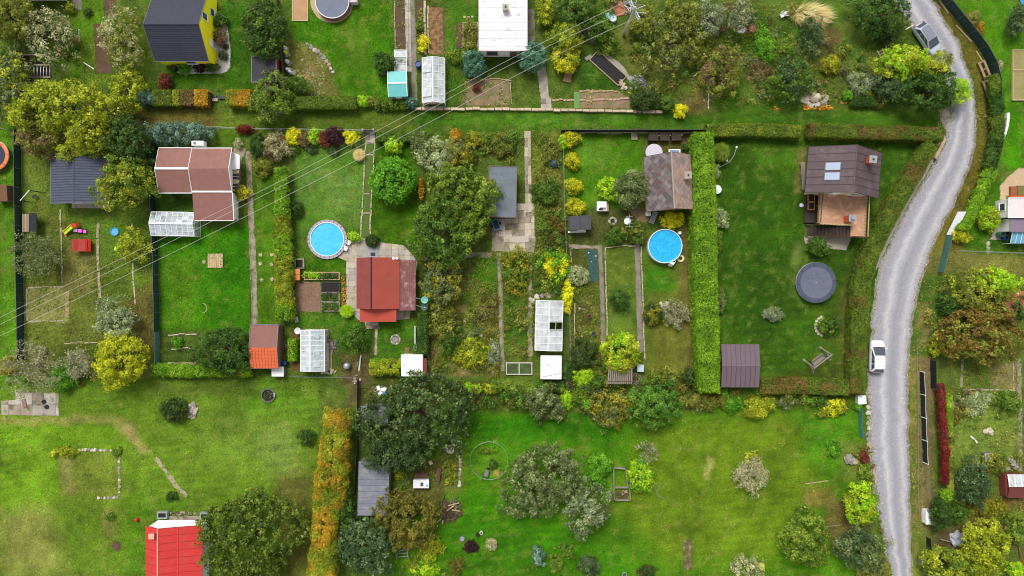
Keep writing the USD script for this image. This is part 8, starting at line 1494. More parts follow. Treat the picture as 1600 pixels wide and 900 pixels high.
pile('pale stones by the grey shrub on the lawn below the blue pool',1036,476,8,4,7,.2,.36,[ROCK[0]],seed=5); pile('scattered white rubble below the back fence',558,594,6,8,14,.08,.18,ROCK,seed=6); pile('stones on the rockery beside the screen wall',470,144,14,5,9,.1,.22,ROCK,seed=7)
pile('grey boulder pair on the lower right bank',1329,719,9,6,5,.35,.6,ROCK[1:],seed=8,name='boulder',cat='boulder')
pile('cream cobbles by the black mesh bed corner',971,134,8,9,12,.14,.26,[ROCK[0],EDGE],seed=9)
one('boulder',MB().ball(W(703,702) + (0,0,.2),.55,.45,2,.3,3),ROCK[0],label='flat pale boulder right of the largest dark tree',cat='boulder'); one('paving_stone',MB().box(W(673,723) + (0,0,.05),(.45,.5,.08),30),ROCK[0],label='pale square stone under the largest dark tree',cat='stone')
one('boulder',MB().ball(W(1252,321) + (0,0,.1),.25,.6,2,.3,5),WHITE,label='white stone on the lawn left of the terrace',cat='stone'); one('boulder',MB().box(W(919,91) + (0,0,.15),(.9,.45,.3),32),ROCK[2],label='grey stone block at the upper end of the black mesh covered bed',cat='stone')
t = T('crescent_stone','pale crescent of stones beside the spreading shrub on the lawn','stone edging',W(1279,509))
for i in range(8): a = math.radians(110 + i * 20); t.add('stone',MB().ball((.75 + 1.15 * math.cos(a),1.25 * math.sin(a) - .05,.05),.22,.5,1,.3,i),ROCK[0])
def ring_stones(label,px,py,R,n,m,name='fire_ring',cat='fire ring',rs=.16,inner=DARKSOIL):
    t = T(name,label,cat,W(px,py)); t.add('ash',disc(0,0,.03,R,20),inner)
    for i in range(n): a = i * 2 * math.pi / n; t.add('stone',MB().ball((R * math.cos(a),R * math.sin(a),.08),rs,.8,1,.35,i),m[i % len(m)] if isinstance(m,list) else m)
    return t
ring_stones('stone fire ring below the grey-olive round tree',957,345.5,.42,12,ROCK); t = ring_stones('round stone ring with a millstone on the lawn below the red porch',618,530.5,.56,15,ROCK,rs=.14,inner=GREYPATH); t.add('millstone',MB().lathe((0,0,0),[(0,.16),(.36,.16),(.38,.02)],20),ROCK[2])
t = T('octagon_sandpit','grey octagonal sandpit frame on the lower left meadow','sandpit',W(419.5,617.5)); t.add('soil',disc(0,0,.05,.85,8),DARKSOIL)
for i in range(8): a0,a1 = (math.radians(22.5 + 45 * k) for k in (i,i + 1)); t.add('side_board',MB().bar((.9 * math.cos(a0),.9 * math.sin(a0),.12),(.9 * math.cos(a1),.9 * math.sin(a1),.12),.12,.22),GREYMET)
t.add('seat',MB().box((.85,.1,.26),(.22,.5,.05)),STEEL)
# framed beds
def frame_bed(label,x0,y0,x1,y1,m,soil=SOIL,h=.3,th=.12,rz=0,name='raised_bed',cat='raised bed',split=0):
    cx,cy,w_,h_ = rect(x0,y0,x1,y1,h); t = T(name,label,cat,(cx,cy,0),rz); t.add('soil',MB().box((0,0,h * .35),(w_ - .05,h_ - .05,h * .7)),soil)
    for s in (-1,1): t.add('side_board',MB().box((0,s * h_ / 2,h / 2),(w_ + th,th,h)),m); t.add('end_board',MB().box((s * w_ / 2,0,h / 2 - .002),(th,h_ - th,h)),m)
    for k in range(split): t.add('divider',MB().box((-w_ / 2 + (k + 1) * w_ / (split + 1),0,h / 2),(th,h_ - th,h - .03)),m)
    return t
frame_bed('white framed raised bed left of the white flat shed',791.5,567,831,585,M('aged_white_wood',(206,198,190),.1,3),M('bed_soil_green',(70,76,40),.3,2.5,spot=(60,100,30),spot_scale=1.2,spot_at=.52),split=1); frame_bed('black netted raised bed beside the tilled soil',503,441.5,530,456,BLACK,DARKSOIL,th=.16); frame_bed('upper green raised bed above the tilled soil',476,425.5,530,437,WOODL,split=1,th=.09); frame_bed('middle raised bed beside the tilled soil',503,457.5,530,471,WOODG,th=.1); frame_bed('lower raised bed beside the tilled soil',503,472.5,530,486,WOODG,th=.1)
frame_bed('left framed bed beside the white flat roofed house',713,36,722.5,74,WOODB,th=.07,h=.2); frame_bed('right framed bed beside the white flat roofed house',723.5,35,746,72,WOODL,M('weedy_soil',(84,100,44),.2,2),th=.09,h=.2)
frame_bed('upper pale frame bed on the upper right lawn',1583,78,1606,109,WOODL,M('straw_soil',(150,142,88),.2,2),th=.1); frame_bed('lower pale frame bed on the upper right lawn',1583,111,1606,156,WOODL,'/World/Looks/straw_soil',th=.1)
frame_bed('sand bed with pale plank frame at the top edge',457,-6,480.5,32,WOODL,SAND,h=.15,th=.12,rz=-.5)
a,b,d = W(927,86,.3),W(972.5,127,.3),0; ang = math.degrees(math.atan2(-(123 - 82),973 - 927)); mid = W(950,106,.3)
t = T('raised_bed','black mesh covered bed lying diagonally near the pale gravel path','raised bed',(mid[0],mid[1],0),-42); t.add('mesh_cover',MB().box((0,0,.15),(4.9,1.55,.3)),M('black_mesh_cover',(46,46,48),.2,2,.9,.6,14,fine=.3))
for s in (-1,1): t.add('side_board',MB().box((0,s * .8,.16),(5.05,.08,.34)),WOODL); t.add('end_board',MB().box((s * 2.5,0,.16),(.08,1.52,.34)),WOODL)
for k,(x,lb) in enumerate(((1021,'left'),(1038.5,'middle'),(1057,'right'))):
    q = W(x,214,.8); t = T('compost_bin',f'{lb} one of three dark slatted compost bins by the lane fence','compost bin',(q[0],q[1],0),-3 + 3 * k,group='three compost bins'); t.add('fill',MB().box((0,0,.35),(1.0,.75,.7)),DARKSOIL)
    for i in range(4):
        for s in (-1,1): t.add('slat',MB().box((0,s * .44,.12 + i * .2),(1.2,.05,.15)),WOODD); t.add('slat',MB().box((s * .58,0,.14 + i * .2),(.05,.92,.15)),WOODD)
    for i in range(4): t.add('lid_board',MB().box((0,-.36 + i * .24,.86),(1.26,.21,.04)),WOODD)
    t.add('post',MB().bar((.72,.2,0),(.72,.2,.9),.1),WOODL)
t = T('compost_enclosure','wooden compost frame with a heap of prunings on the lower lawn','compost frame',W(971,757))
for x0,y0,x1,y1 in ((959,731,978,733),(959,731,960,782),(961,762,984,762),(984,762,985,781),(961,782,985,782),(978,733,981,762),(980,752,990,752),(985,744,985,760)):
    for z in (.25,.6): t.add('rail',MB().bar(W(x0,y0,.6)[:2].tolist() + [z],W(x1,y1,.6)[:2].tolist() + [z],.09,.16),WOODG,w=True)
for x,y in ((959,731),(978,733),(960,782),(985,782),(984,762),(961,762)): q = W(x,y,.7); t.add('post',MB().bar((q[0],q[1],0),q,.11),WOODB,w=True)
pile('brown prunings heaped in the wooden compost frame',972,772,9,7,30,.1,.22,[WOODB,SOIL,ROCK[1]],name='prunings_heap',cat='heap',seed=12,part='clod')
def sticks(label,px,py,rp,n,ln,mats,name='branch_pile',cat='branch pile',seed=1,rad=(.02,.06)):
    r = np.random.default_rng(seed); t = T(name,label,cat,W(px,py))
    for i in range(n):
        a,d,b = r.uniform(0,6.28),rp / S * math.sqrt(r.uniform()),r.uniform(0,6.28); L = ln * r.uniform(.4,1); p = np.array([d * math.cos(a),d * math.sin(a),.08 + .5 * (1 - d / (rp / S)) * r.uniform()]); e = np.array([math.cos(b) * L / 2,math.sin(b) * L / 2,r.normal(0,.08)]); t.add('branch',MB().tube([p - e,p + (r.normal(0,.06),r.normal(0,.06),.03),p + e],r.uniform(*rad),4),mats[r.integers(0,len(mats))])
    return t
t = sticks('brown brushwood pile with pale logs right of the golden brown tree',702,797,20,110,1.5,[WOODB,WOODB,TWIG,WOODD],seed=3); t.add('heap',MB().ball((0,0,0),1.1,.2,2,.4,4),SOIL)
for i,(x,y,a,L) in enumerate(((.6,.9,15,1.5),(.9,.1,-10,1.0),(-1.3,-1.2,40,.6),(-.8,-1.4,80,.5),(.2,.4,35,1.2))): t.add('log',MB().tube([(x - L / 2 * math.cos(math.radians(a)),y - L / 2 * math.sin(math.radians(a)),.5),(x + L / 2 * math.cos(math.radians(a)),y + L / 2 * math.sin(math.radians(a)),.5)],.08,8),WOODL)
sticks('heap of bricks and firewood right of the slatted pergola',995,592,9,50,.5,[WOODB,ROCK[1],WOODG],name='wood_pile',cat='wood pile',seed=5,rad=(.04,.07)); sticks('pile of scrap metal and timber behind the cloudy utility pole',985,12,12,36,1.6,[STEEL,WHITE,WOODB],name='scrap_pile',cat='scrap pile',seed=6); sticks('stack of grey boards right of the white framed greenhouse',519,540,6,30,1.8,[WOODG,GREYMET],name='board_stack',cat='boards',seed=7); sticks('scrap beside the brown felt shed half',445,540,6,28,1.0,[WOODD,WOODG,GREYMET],name='scrap_pile',cat='scrap pile',seed=8)
t = sticks('junk heap of white chairs and boards above the largest dark tree',594,611,9,26,1.1,[WOODG,WOODL,STEEL],name='junk_heap',cat='junk heap',seed=9)
for i,(x,y,m) in enumerate(((.2,.3,WHITE),(.6,-.1,BLUE),(.1,-.2,WHITE),(.7,.3,WHITE),(-.1,.5,WHITE))): t.add('panel',MB().box((x,y,.5 + .05 * i),(.55,.4,.04),25 * i),m)
t = T('dead_branch','pale forked dead branch lying on the lower lawn','branch',W(1028,766)); t.add('limb',MB().tube([W(x,y) + (0,0,.08) for x,y in ((1020,757),(1024,765),(1030,775),(1037,779),(1044,783))],[.07,.06,.05,.04,.02]).tube([W(x,y) + (0,0,.1) for x,y in ((1020,757),(1027,756),(1034,763))],[.06,.04,.02]).tube([W(1030,775) + (0,0,.08),W(1025,778) + (0,0,.06)],.025),TWIG,w=True)
one('plank',MB().bar(W(1258,756) + (0,0,.03),W(1294,751) + (0,0,.03),.12,.05),WOODL,label='long pale plank lying on the lower right meadow',cat='plank'); one('plank',MB().bar(W(1286,823) + (0,0,.1),W(1312,820) + (0,0,.1),.08,.06),WOODG,label='grey stick beside the round leafy tree',cat='stick')
# swing bench
q = W(1280,563,.8); t = T('swing_bench','wooden garden swing bench at the lower right lawn corner','swing bench',(q[0],q[1],0),37)
for s in (-1,1):
    t.add('side_frame',MB().bar((s * 1.35,-.95,0),(s * 1.35,-.05,1.9),.12).bar((s * 1.35,.95,0),(s * 1.35,.05,1.9),.12).bar((s * 1.35,-.55,.8),(s * 1.35,.55,.8),.1),WOODG); t.add('foot',MB().box((s * 1.35,-.95,.06),(.3,.35,.12)).box((s * 1.35,.95,.06),(.3,.35,.12)),WOODG); t.add('chain',MB().tube([(s * .85,-.25,.45),(s * 1.0,-.05,1.9)],.015).tube([(s * .85,.3,.45),(s * 1.0,.05,1.9)],.015),STEEL)
t.add('top_beam',MB().bar((-1.5,0,1.95),(1.5,0,1.95),.12),WOODG)
for i in range(5): t.add('seat_slat',MB().box((0,-.3 + i * .14,.45),(1.7,.11,.03)),WOODG)
for i in range(4): t.add('back_slat',MB().box((0,.36 + i * .06,.55 + i * .14),(1.7,.1,.04)),WOODG)
t.add('arm_rest',MB().box((.85,0,.68),(.08,.6,.04)).box((-.85,0,.68),(.08,.6,.04)),WOODG)
# benches, chairs, ladder
def bench(label,px,py,rz,L=1.7,m=WOODB,name='garden_bench',cat='bench',back=True):
    t = T(name,label,cat,W(px,py,.45)[:2].tolist() + [0],rz)
    for i in range(3): t.add('seat_slat',MB().box((0,-.18 + i * .18,.45),(L,.15,.04)),m)
    if back: [t.add('back_slat',MB().box((0,.36 + .03 * i,.6 + i * .15),(L,.05,.12)),m) for i in range(2)]
    for s in (-1,1): t.add('leg',MB().box((s * L * .42,-.15,.22),(.07,.07,.43)),m); t.add('leg',MB().box((s * L * .42,.3,.3),(.07,.07,.6)),m)
    return t
bench('brown bench above the white beehive box',658,743,0,1.7); bench('brown bench standing upright in plan right of the white beehive box',685,742,82,1.7,back=False)
bench('narrow wooden bench left of the terrace house',1255.5,275,93,3.6,WOODG,back=False)
for px,py,lb in ((1538.5,108,'upper'),(1544.5,138,'lower')):
    t = T('picnic_table',f'{lb} of two weathered wooden bench frames along the verge screen fence','bench',W(px,py,.5)[:2].tolist() + [0],113 if lb == 'upper' else 108,group='two wooden bench frames')
    for y in (-.42,-.28,.28,.42): t.add('plank',MB().box((0,y,.5),(2.2,.12,.05)),M('bleached_wood',(176,144,118),.15,4,.85,.4,20) if (y == -.42 and lb == 'upper') else '/World/Looks/bleached_wood')
    for x in (-1.0,0,1.0): t.add('cross_beam',MB().box((x,0,.44),(.14,1.0,.08)),'/World/Looks/bleached_wood'); t.add('leg',MB().box((x,-.4,.2),(.09,.09,.4)).box((x,.4,.2),(.09,.09,.4)),WOODB)
t = T('wooden_ladder','pale wooden ladder leaning beside the bright lime tree','ladder',W(1384,92)); a,b = W(1374.5,78,1.6),W(1392,109,.2); o = np.array([.32,.14,0])
for s in (-1,1): t.add('rail',MB().bar(a + s * o,b + s * o,.09),M('ladder_pink',(196,170,150),.1) if s < 0 else '/World/Looks/ladder_pink',w=True)
for i in range(8): m_ = lerp(a,b,(i + .5) / 8); t.add('rung',MB().bar(m_ - o,m_ + o,.06),'/World/Looks/ladder_pink',w=True)
one('plank',MB().bar(W(1376,58) + (0,0,.3),W(1384,78) + (0,0,.3),.1,.1),WOODL,label='pale post above the wooden ladder by the lime tree',cat='plank'); one('stake',MB().bar(W(1409,50) + (0,0,.8),W(1421,43) + (0,0,.9),.09),WHITE,label='white stake pointing at the grey-blue car',cat='stake')
def chair(label,px,py,rz,m=WHITE):
    t = T('garden_chair',label,'chair',W(px,py,.4)[:2].tolist() + [0],rz); t.add('seat',MB().box((0,0,.42),(.5,.5,.04)),m)
    for i in range(5): t.add('back_slat',MB().box((-.2 + i * .1,.3 + .04,.72),(.06,.04,.55)),m)
    for x in (-.22,.22): t.add('leg',MB().box((x,-.22,.2),(.05,.05,.42)),m); t.add('leg',MB().box((x,.24,.2),(.05,.05,.42)),m); t.add('arm_rest',MB().box((x * 1.15,0,.64),(.06,.5,.04)),m)
    return t
chair('upper of two white garden chairs between pool and patio',545,379,60); chair('lower of two white garden chairs between pool and patio',540,388,75); chair('white plastic chair by the straw coloured grass',1222,24,30); chair('second white plastic chair lying by the straw coloured grass',1229,22,95)
t = T('deck_chair','grey folding lounger below the slate cottage eave','lounger',W(1021,340,.4)[:2].tolist() + [0],68); [t.add('slat',MB().box((-.7 + i * .2,0,.35 + (.1 * (i - 4) if i > 4 else 0)),(.13,.55,.03)),STEEL) for i in range(8)]; t.add('frame',MB().bar((-.8,-.3,.32),(.9,-.3,.32),.05).bar((-.8,.3,.32),(.9,.3,.32),.05),STEEL)
for x in (-.6,.5): t.add('leg',MB().bar((x,-.3,0),(x,-.3,.32),.05).bar((x,.3,0),(x,.3,.32),.05),STEEL)
one('cool_box',MB().box(W(1012,335) + (0,0,.25),(.65,.45,.5)),WHITE,label='white box at the south eave of the slate cottage',cat='box')
q = W(941,322,.9); t = T('garden_grill','white masonry grill with brick side near the lime shrub tree','grill',(q[0],q[1],0)); t.add('body',MB().box((0,0,.45),(1.25,1.2,.9)),WHITE); t.add('hood',MB().box((.05,.15,1.15),(.75,.75,.5)),PLASTER); t.add('fire_opening',MB().box((-.2,-.4,.92),(.5,.25,.06)),BLACK); t.add('brick_side',MB().box((.72,-.15,.35),(.25,.95,.7)),M('pale_brick',(190,140,116),.15,5))
# blue handcart in front of the grey hut
q = W(775,351,.5); t = T('handcart','blue and black handcart in front of the grey flat hut','handcart',(q[0],q[1],0),22); t.add('tray',MB().box((0,0,.42),(.75,1.25,.06)),BLACK)
for s in (-1,1): t.add('side',MB().box((s * .38,0,.55),(.07,1.3,.26)),BLUE); t.add('end',MB().box((0,s * .64,.54),(.72,.07,.24)),BLUE); t.add('wheel',MB().lathe((s * .48,0,.22),[(0,-.02),(.2,-.02),(.2,.02),(0,.02)],14),RUBBER)
t.add('handle',MB().tube([(-.2,-.66,.5),(-.1,-1.3,.8),(.1,-1.3,.8),(.2,-.66,.5)],.03),BLACK)
q = W(1,1); t = T('folded_parasol','dark blue-grey cover over a barrel in the weedy plot','barrel cover',W(866.5,254,.9)[:2].tolist() + [0]); t.add('cover',MB().lathe((0,0,0),[(0,.95),(.2,.92),(.5,.6),(.62,.1),(.6,0)],9),M('blue_grey_tarp',(64,84,104),.2,3,.5,.3,12)); t.add('tie',MB().ring((0,0,.55),.54,.03,12),BLACK)
t = T('ground_mat','teal ground mat laid in the narrow plot','mat',W(925,414)); t.add('mat',MB().prism(P([(914.5,390),(932,390.5),(935,434),(930,441),(921,439),(919,410)]),.0,.03),M('teal_mat',(44,92,92),.14,1.2,.8,.4,14),w=True)
for x,y in ((924,409),(931,400),(920,395)): t.add('pin',MB().lathe(W(x,y),[(0,.08),(.07,.07),(.08,.03)],8),WHITE,w=True)
q = W(461,429,.9); t = T('storage_box','orange covered box beside the tall vine hedge','box',(q[0],q[1],0)); t.add('chest',MB().box((0,0,.4),(1.1,1.35,.8)),WOODB); t.add('cover',MB().box((0,0,.84),(1.2,1.45,.08)),M('orange_cover',(222,140,72),.08)); t.add('tie',MB().box((0,0,.885),(1.22,.06,.02)),BLACK)
barrel('small blue tub above the orange covered box',457,420,.25,.4,BLUE,name='tub',cat='tub',inner=BLUE)
frame_bed('concrete basin above the orange covered box',461,405,474,419,OLDCONC,DARKSOIL,th=.18,h=.35,name='concrete_basin',cat='basin')
t = T('cellar_hatch','dark hatch in grey concrete on the patio north of the red roof','hatch',W(583,396)); t.add('slab',MB().box((-.1,.2,.08),(1.5,2.4,.16)),M('grey_slab',(160,164,170),.1)); t.add('grate',MB().box((0,-.1,.17),(.62,.45,.04)),BLACK)
q = W(541,572,.6); t = T('kettle_grill','grey dome on a round frame near the back fence','grill',(q[0],q[1],0)); t.add('dome',MB().lathe((.05,0,.5),[(.45,0),(.42,.2),(.28,.36),(0,.42)],20),STEEL,smooth=50); t.add('hoop',MB().ring((-.1,-.05,.5),.62,.03,24),WOODD); [t.add('leg',MB().bar((.4 * math.cos(a),.4 * math.sin(a),0),(.35 * math.cos(a),.35 * math.sin(a),.5),.05),BLACK) for a in (0,2.1,4.2)]
one('post',MB().bar(W(564,555),W(564,578) + (0,0,1.2),.14),STEEL,label='leaning steel post right of the grey dome',cat='post'); one('board',MB().bar(W(650,509) + (0,0,.5),W(650,536) + (0,0,.5),.1,.9),WHITE,label='white board leaning at the narrow dark hedge',cat='board')
t = T('bicycle_wheel','pale round wire frame at the foot of the narrow dark hedge','wheel',W(651,543,.3)[:2].tolist() + [0]); t.add('rim',MB().ring((0,0,.3),.38,.04,24),STEEL); t.add('spoke',MB().bar((-.36,0,.3),(.36,0,.3),.025).bar((0,-.36,.3),(0,.36,.3),.025),STEEL)
one('tile',MB().box(W(636,547) + (0,0,.04),(.6,.7,.06)),M('reddish_slab',(140,98,78),.15),label='reddish slab above the white shed with red side',cat='slab')
one('panel',MB().slab([W(461,505,.1),W(467,503,.1),W(465,495,.7),W(462,496,.7)],.04),M('pale_panel',(190,196,196),.06),label='small pale panel leaning below the tall vine hedge',cat='panel')
one('cabinet',MB().box(W(508,532,.6),(.55,.7,.5)),GREYMET,label='grey metal box beside the white framed greenhouse',cat='box'); one('board',MB().bar(W(514,535) + (0,0,.1),W(514,578) + (0,0,.1),.16,.14),WOODL,label='left of two long boards right of the glass greenhouse',cat='board'); one('board',MB().bar(W(518,535) + (0,0,.1),W(518,578) + (0,0,.1),.14,.14),WOODL,label='right of two long boards right of the glass greenhouse',cat='board')
q = W(1001,575.5,.9); t = T('white_cabinet','white lidded box beside the slatted pergola','box',(q[0],q[1],0)); t.add('box',MB().box((0,0,.42),(.8,.85,.84)),STEEL); t.add('lid',MB().box((0,0,.87),(.86,.92,.06)),M('pale_blue_lid2',(196,208,224),.04))
q = W(658,756,.8); t = T('beehive','white dotted beehive box under the dark tree','beehive',(q[0],q[1],0)); t.add('box',MB().box((0,0,.4),(1.9,.95,.8)),WHITE); t.add('lid',MB().box((0,0,.83),(2.05,1.08,.06)),WHITE)
for i in range(16):
    for j in range(4): t.add('dot',MB().box((-.9 + i * .12,-.4 + j * .26,.862),(.04,.05,.006)),GREYMET) if (i % 2 == j % 2) else None
t.add('hatch',MB().box((.1,-.05,.88),(.34,.46,.05)),M('hatch_blue',(70,84,110),.08)); t.add('bird_dish',MB().box((.8,-.2,.88),(.24,.3,.05)),TEALP)
q = W(627,866,1.2); t = T('step_frame','pale metal ladder frame beside the golden brown tree','ladder frame',(q[0],q[1],0),4)
for y in (-.45,0,.45): t.add('rung',MB().bar((-.75,y,.9 + .2 * y),(.75,y,.9 + .2 * y),.07),STEEL)
for x in (-.75,.75): t.add('rail',MB().bar((x,-.75,.7),(x,.75,1.1),.07),STEEL); t.add('leg',MB().bar((x,-.7,0),(x,-.7,.75),.06).bar((x,.7,0),(x,.7,1.1),.06),STEEL)
t = T('wheelbarrow','dark wheelbarrow standing inside the thin white ring','wheelbarrow',W(760,740,.4)[:2].tolist() + [0],70); t.add('tray',MB().slab([(-.4,-.3,.5),(.45,-.24,.42),(.45,.24,.42),(-.4,.3,.5)],.08),GREYMET); t.add('handle',MB().tube([(-1.0,-.28,.6),(.4,-.2,.35)],.025).tube([(-1.0,.28,.6),(.4,.2,.35)],.025),WOODD); t.add('wheel',MB().ball((.65,0,.18),.18,1,1),RUBBER); t.add('leg',MB().bar((-.4,-.25,0),(-.3,-.25,.45),.04).bar((-.4,.25,0),(-.3,.25,.45),.04),GREYMET)
# planters by the red roofed house and hoop frame
for px,py,lb in ((253,805.5,'left'),(320,807,'right')):
    t = frame_bed(f'{lb} grey concrete trough behind the red roofed house',px - 7,py - 4.5,px + 7,py + 4.5,M('trough_grey',(150,158,156),.1) if lb == 'left' else '/World/Looks/trough_grey',DARKSOIL,h=.6,th=.16,name='concrete_trough',cat='trough')
pile('stony soil strip between the concrete troughs',286,802,24,3,46,.06,.15,[ROCK[2],SOIL,ROCK[1]],name='rubble_strip',cat='rubble',seed=20,hf=.05)
t = T('hoop_frame','white hoops over a dark soil bed in the upper left','hoop tunnel',W(56,110)); t.add('soil',MB().prism(P([(34,92),(80,100),(80,120),(33,122)]),0,.12),DARKSOIL,w=True)
for i in range(7): x = 48 + i * 5; t.add('hoop',MB().tube([W(x,104 + 16 * k,.05 + .75 * math.sin(k * math.pi)) for k in np.linspace(0,1,9)],.035),WHITE,w=True)
for i in range(4): x = 34 + i * 6; t.add('hoop',MB().tube([W(x - 2,128 + 5 * k,.05 + .6 * math.sin(k * math.pi)) + np.array([.5 * math.sin(k * math.pi),0,0]) for k in np.linspace(0,1,9)],.03),WHITE,w=True)
for y,x0,x1 in ((86,32,75),(102,50,80),(121,50,80)): t.add('kerb',MB().bar(W(x0,y) + (0,0,.1),W(x1,y) + (0,0,.1),.16,.2),EDGE,w=True)
t = T('goal_frame','thin white and green goal frame in the upper left garden','goal frame',W(138,115)); t.add('top_bar',MB().tube([W(131,98,1.2),W(147,108,1.2)],.05),WHITE,w=True); t.add('ground_frame',MB().tube([W(131,98),W(133,132),W(145,132)],.035),SCREEN,w=True); t.add('post',MB().tube([W(131,98),W(131,98,1.2)],.04).tube([W(147,108) ,W(147,108,1.2)],.04),WHITE,w=True)
one('fence_post',MB().tube([W(124,66),W(123.5,46,1.2)],.06),WHITE,label='leaning white post beside the pale fruit tree',cat='post')
for k,(x,y) in enumerate(((446,76),(447,83),(449.5,97),(451,110),(455,114))): q = W(x,y); t = T('garden_figure',f'{["topmost", "second", "third", "fourth", "lowest"][k]} pale garden ornament along the shed fence','ornament',q,20 * k,group='pale garden ornaments'); t.add('body',MB().lathe((0,0,0),[(0,0),(.25,0),(.28,.15),(.18,.45),(.22,.6),(.12,.78),(0,.8)],10),LIME if k == 1 else PLASTER); t.add('plinth',MB().box((.1,-.2,.06),(.6,.7,.12)),CONC)
screen('dark board fence between the anthracite shed and the rockery',[(436,0),(440,40),(443,80),(446,118)],1.3,WOODD,step=1.6,post=WOODB)
t = T('grave_lamp','dark flat stones and pale block in the hedge gap','stones',W(340,154)); [t.add('stone',MB().box((x,y,.15),(w_,.4,.3)),m) for x,y,w_,m in ((-.5,.15,.9,BLACK),(.7,.1,.9,BLACK),(-.25,-.2,.7,EDGE))]
# things along the road and in the right hand gardens
q = W(1347.5,625,.9); t = T('wheelie_bin','white box bin at the road end of the clipped hedge','bin',(q[0],q[1],0)); t.add('box',MB().box((0,0,.4),(.95,1.0,.8)),WHITE); t.add('lid',MB().box((0,0,.83),(1.05,1.1,.07),4),WHITE)
q = W(1451,808,.9); t = T('meter_cabinet','white upright cabinet on the verge beside the dark conifer','cabinet',(q[0],q[1],0)); t.add('box',MB().box((0,0,.5),(.8,1.7,1.0)),WHITE); t.add('lid',MB().box((0,0,1.02),(.9,1.8,.05)),WHITE); t.add('door',MB().box((-.41,0,.5),(.03,.8,.8)),PLASTER)
one('cover_slab',MB().box(W(1440,876) + (0,0,.02),(.9,1.3,.04)),M('pinkish_slab',(160,140,124),.1),label='square slab in the verge near the bottom edge',cat='slab')
t = T('clothes_post','white metal frame lying on the right hand lawn','frame',W(1521,686)); t.add('board',MB().box(W(1519,684) + (0,0,.1),(.7,.2,.1),-40).box(W(1524,689) + (0,0,.1),(.6,.18,.1),-50),PLASTER,w=True); t.add('joint',MB().ball(W(1521.5,686.5) + (0,0,.12),.12),STEEL,w=True)
t = T('cold_frame','grey glazed frame standing left of the glazed red shed','cold frame',W(1539,712)); t.add('frame',MB().box(W(1539,713) + (0,0,.3),(.9,1.2,.6),8),GREYMET,w=True); t.add('pane',MB().box(W(1539,713) + (0,0,.62),(.8,1.1,.03),8),MILKY,w=True); t.add('white_end',MB().box(W(1540,726) + (0,0,.2),(.9,.3,.4)),WHITE,w=True)
pile('grey stones and pots left of the glazed red shed',1578,724,14,10,18,.15,.3,[ROCK[2],CONC],seed=31); pile('pale stones on the right hand lawn edge',1543,676,5,9,8,.15,.3,[ROCK[0]],seed=32)
q = W(1502,845,.8); t = T('tarp_heap','crumpled silver tarpaulin over boxes in the lower right garden','tarpaulin',(q[0],q[1],0)); t.add('tarp',MB().ball((0,0,.2),.95,.55,3,.45,8),M('silver_tarp',(170,176,186),.15,4,.35,.3,10)); t.add('board',MB().bar((-2.4,.0,.3),(.6,-.7,.3),.1),WOODG); t.add('crate',MB().box((1.0,-.3,.3),(1.2,.9,.6)),DARKSOIL)
one('post',MB().bar(W(1590,850),W(1592,880) + (0,0,1.0),.12),M('rust_post',(140,70,50),.15),label='rusty post at the lower right edge',cat='post')
one('flower_pot',MB().lathe(W(215,811),[(0,.02),(.18,.02),(.24,.3),(.2,.3),(.15,.1),(0,.1)],14).ball(W(215,811) + (0,0,.36),.2,.7,1,.4),RED,label='small red flower tuft on the lower left meadow',cat='flower'); one('molehill',MB().ball(W(182,853) + (0,0,-.02),.62,.25,2,.5,4),SOIL,label='dark molehill on the lower left meadow',cat='molehill')
one('paint_tray',MB().box(W(39,630) + (0,0,.12),(.5,1.1,.12),10),M('mauve_board',(150,110,112),.1),label='mauve box on the cracked concrete slab',cat='box'); barrel('left dark pot on the cracked concrete slab',68,628,.26,.2,BLACK,name='plant_pot',cat='pot'); barrel('right dark pot on the cracked concrete slab',72.5,636,.26,.2,BLACK,name='plant_pot',cat='pot')
one('brick_patio',MB().box(W(967,14) + (0,0,.05),(1.9,1.8,.1),12),M('brick_floor',(176,112,76),.2,3),label='small orange brick floor beside the utility pole',cat='brick floor'); one('crate',MB().box(W(949,26,.6),(.5,.7,.6),15),TEALP,label='teal crate beside the pale blue round tub',cat='crate')
one('green_board',MB().box(W(901,157) + (0,0,.1),(.75,2.1,.2),1),M('green_turf_board',(104,150,76),.1,3),label='green strip board across the pale vegetable bed',cat='board'); one('trough',MB().box(W(887,120) + (0,0,.15),(1.0,1.5,.3),-12),M('tan_cover',(150,122,92),.15),label='tan tapered cover below the round golden shrub',cat='cover')
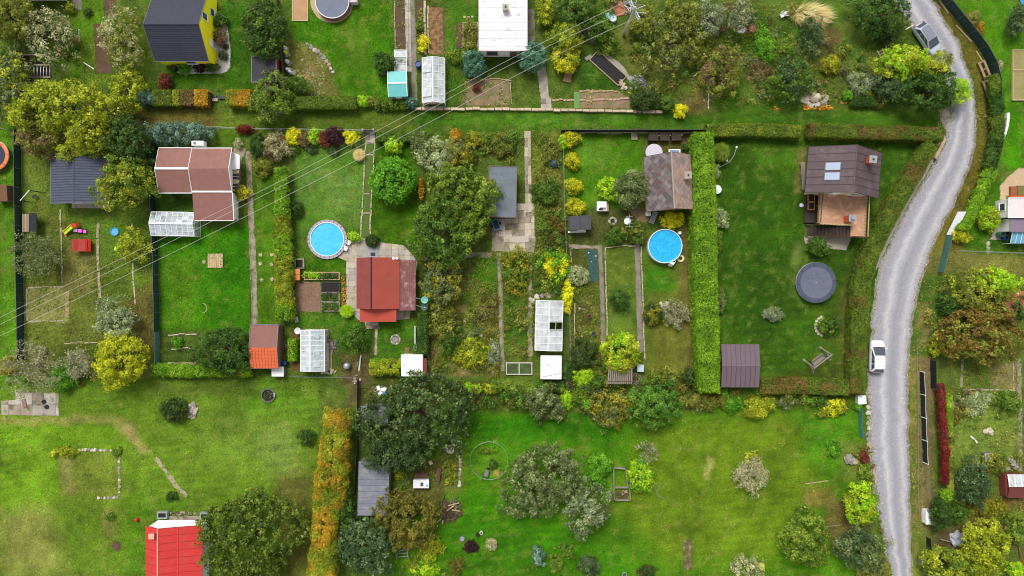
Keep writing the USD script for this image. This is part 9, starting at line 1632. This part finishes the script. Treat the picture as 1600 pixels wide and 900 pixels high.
t = T('washing_post','bent wooden post with white knobs right of the tall hedge top','post',W(1141,255)); t.add('pole',MB().tube([W(x,y,z) for x,y,z in ((1123,262,.2),(1140,253,.9),(1147,243,1.2),(1151,230,1.4))],.05),WOODG,w=True); t.add('knob',MB().ball(W(1151,230,1.45),.14).ball(W(1136,251,.8),.14),WHITE,w=True)
one('bench_seat',MB().box(W(1287,36) + (0,0,.3),(2.0,.25,.08)),WOODG,label='grey plank seat below the straw coloured grass',cat='plank'); one('blue_tarp',MB().ball(W(1599,0) + (0,0,.2),.6,.5,2,.3),BLUE,label='blue heap in the upper right corner',cat='heap')
one('shovel',MB().tube([W(906,482) + (0,0,.1),W(914,484) + (0,0,.1)],.04).box(W(905.5,482) + (0,0,.12),(.3,.25,.05),20),STEEL,label='small pale hand shovel lying in the weedy plot',cat='shovel')
one('white_stake',MB().bar(W(1083,120),W(1090,116) + (0,0,1.0),.08),WHITE,label='white stake left of the dark fruit tree',cat='stake')
# grass: fine blades tinted by the turf they stand in
def grass(n,seed):
    r = np.random.default_rng(seed); x,y = r.uniform(-68,68,n),r.uniform(-38.5,38.5,n); ok = np.ones(n,bool)
    for g in NOGRASS:
        b = g.bounds; k = np.nonzero(ok & (x > b[0]) & (x < b[2]) & (y > b[1]) & (y < b[3]))[0]
        if len(k): ok[k[shapely.contains_xy(g,x[k],y[k])]] = False
    x,y = x[ok],y[ok]; n = len(x); cl = meshkit.fbm(np.column_stack([x * .45,y * .45,0 * x]),3,21); hh = r.uniform(.03,.09,n) * (.5 + 1.4 * cl)
    pos = np.column_stack([x,y,hh]); nrm = unit(r.normal(size=(n,3)) * [.8,.8,.3] + [0,0,.9])
    col = turf_at(x,y) * (r.lognormal(.12,.32,n)[:,None]) * (1 + r.normal(0,.06,(n,3))); col = col * np.where(r.uniform(size=n) < .06,1.5,1)[:,None]
    return leaves(r,pos,nrm,.1,np.clip(col,.002,.8),ratio=.45)
v,f,c2 = grass(520000,77)
one('grass',(v,f),BLADE,label='short grass growing over the lawns, lanes and meadows',cat='grass',kind='stuff',tint=c2)
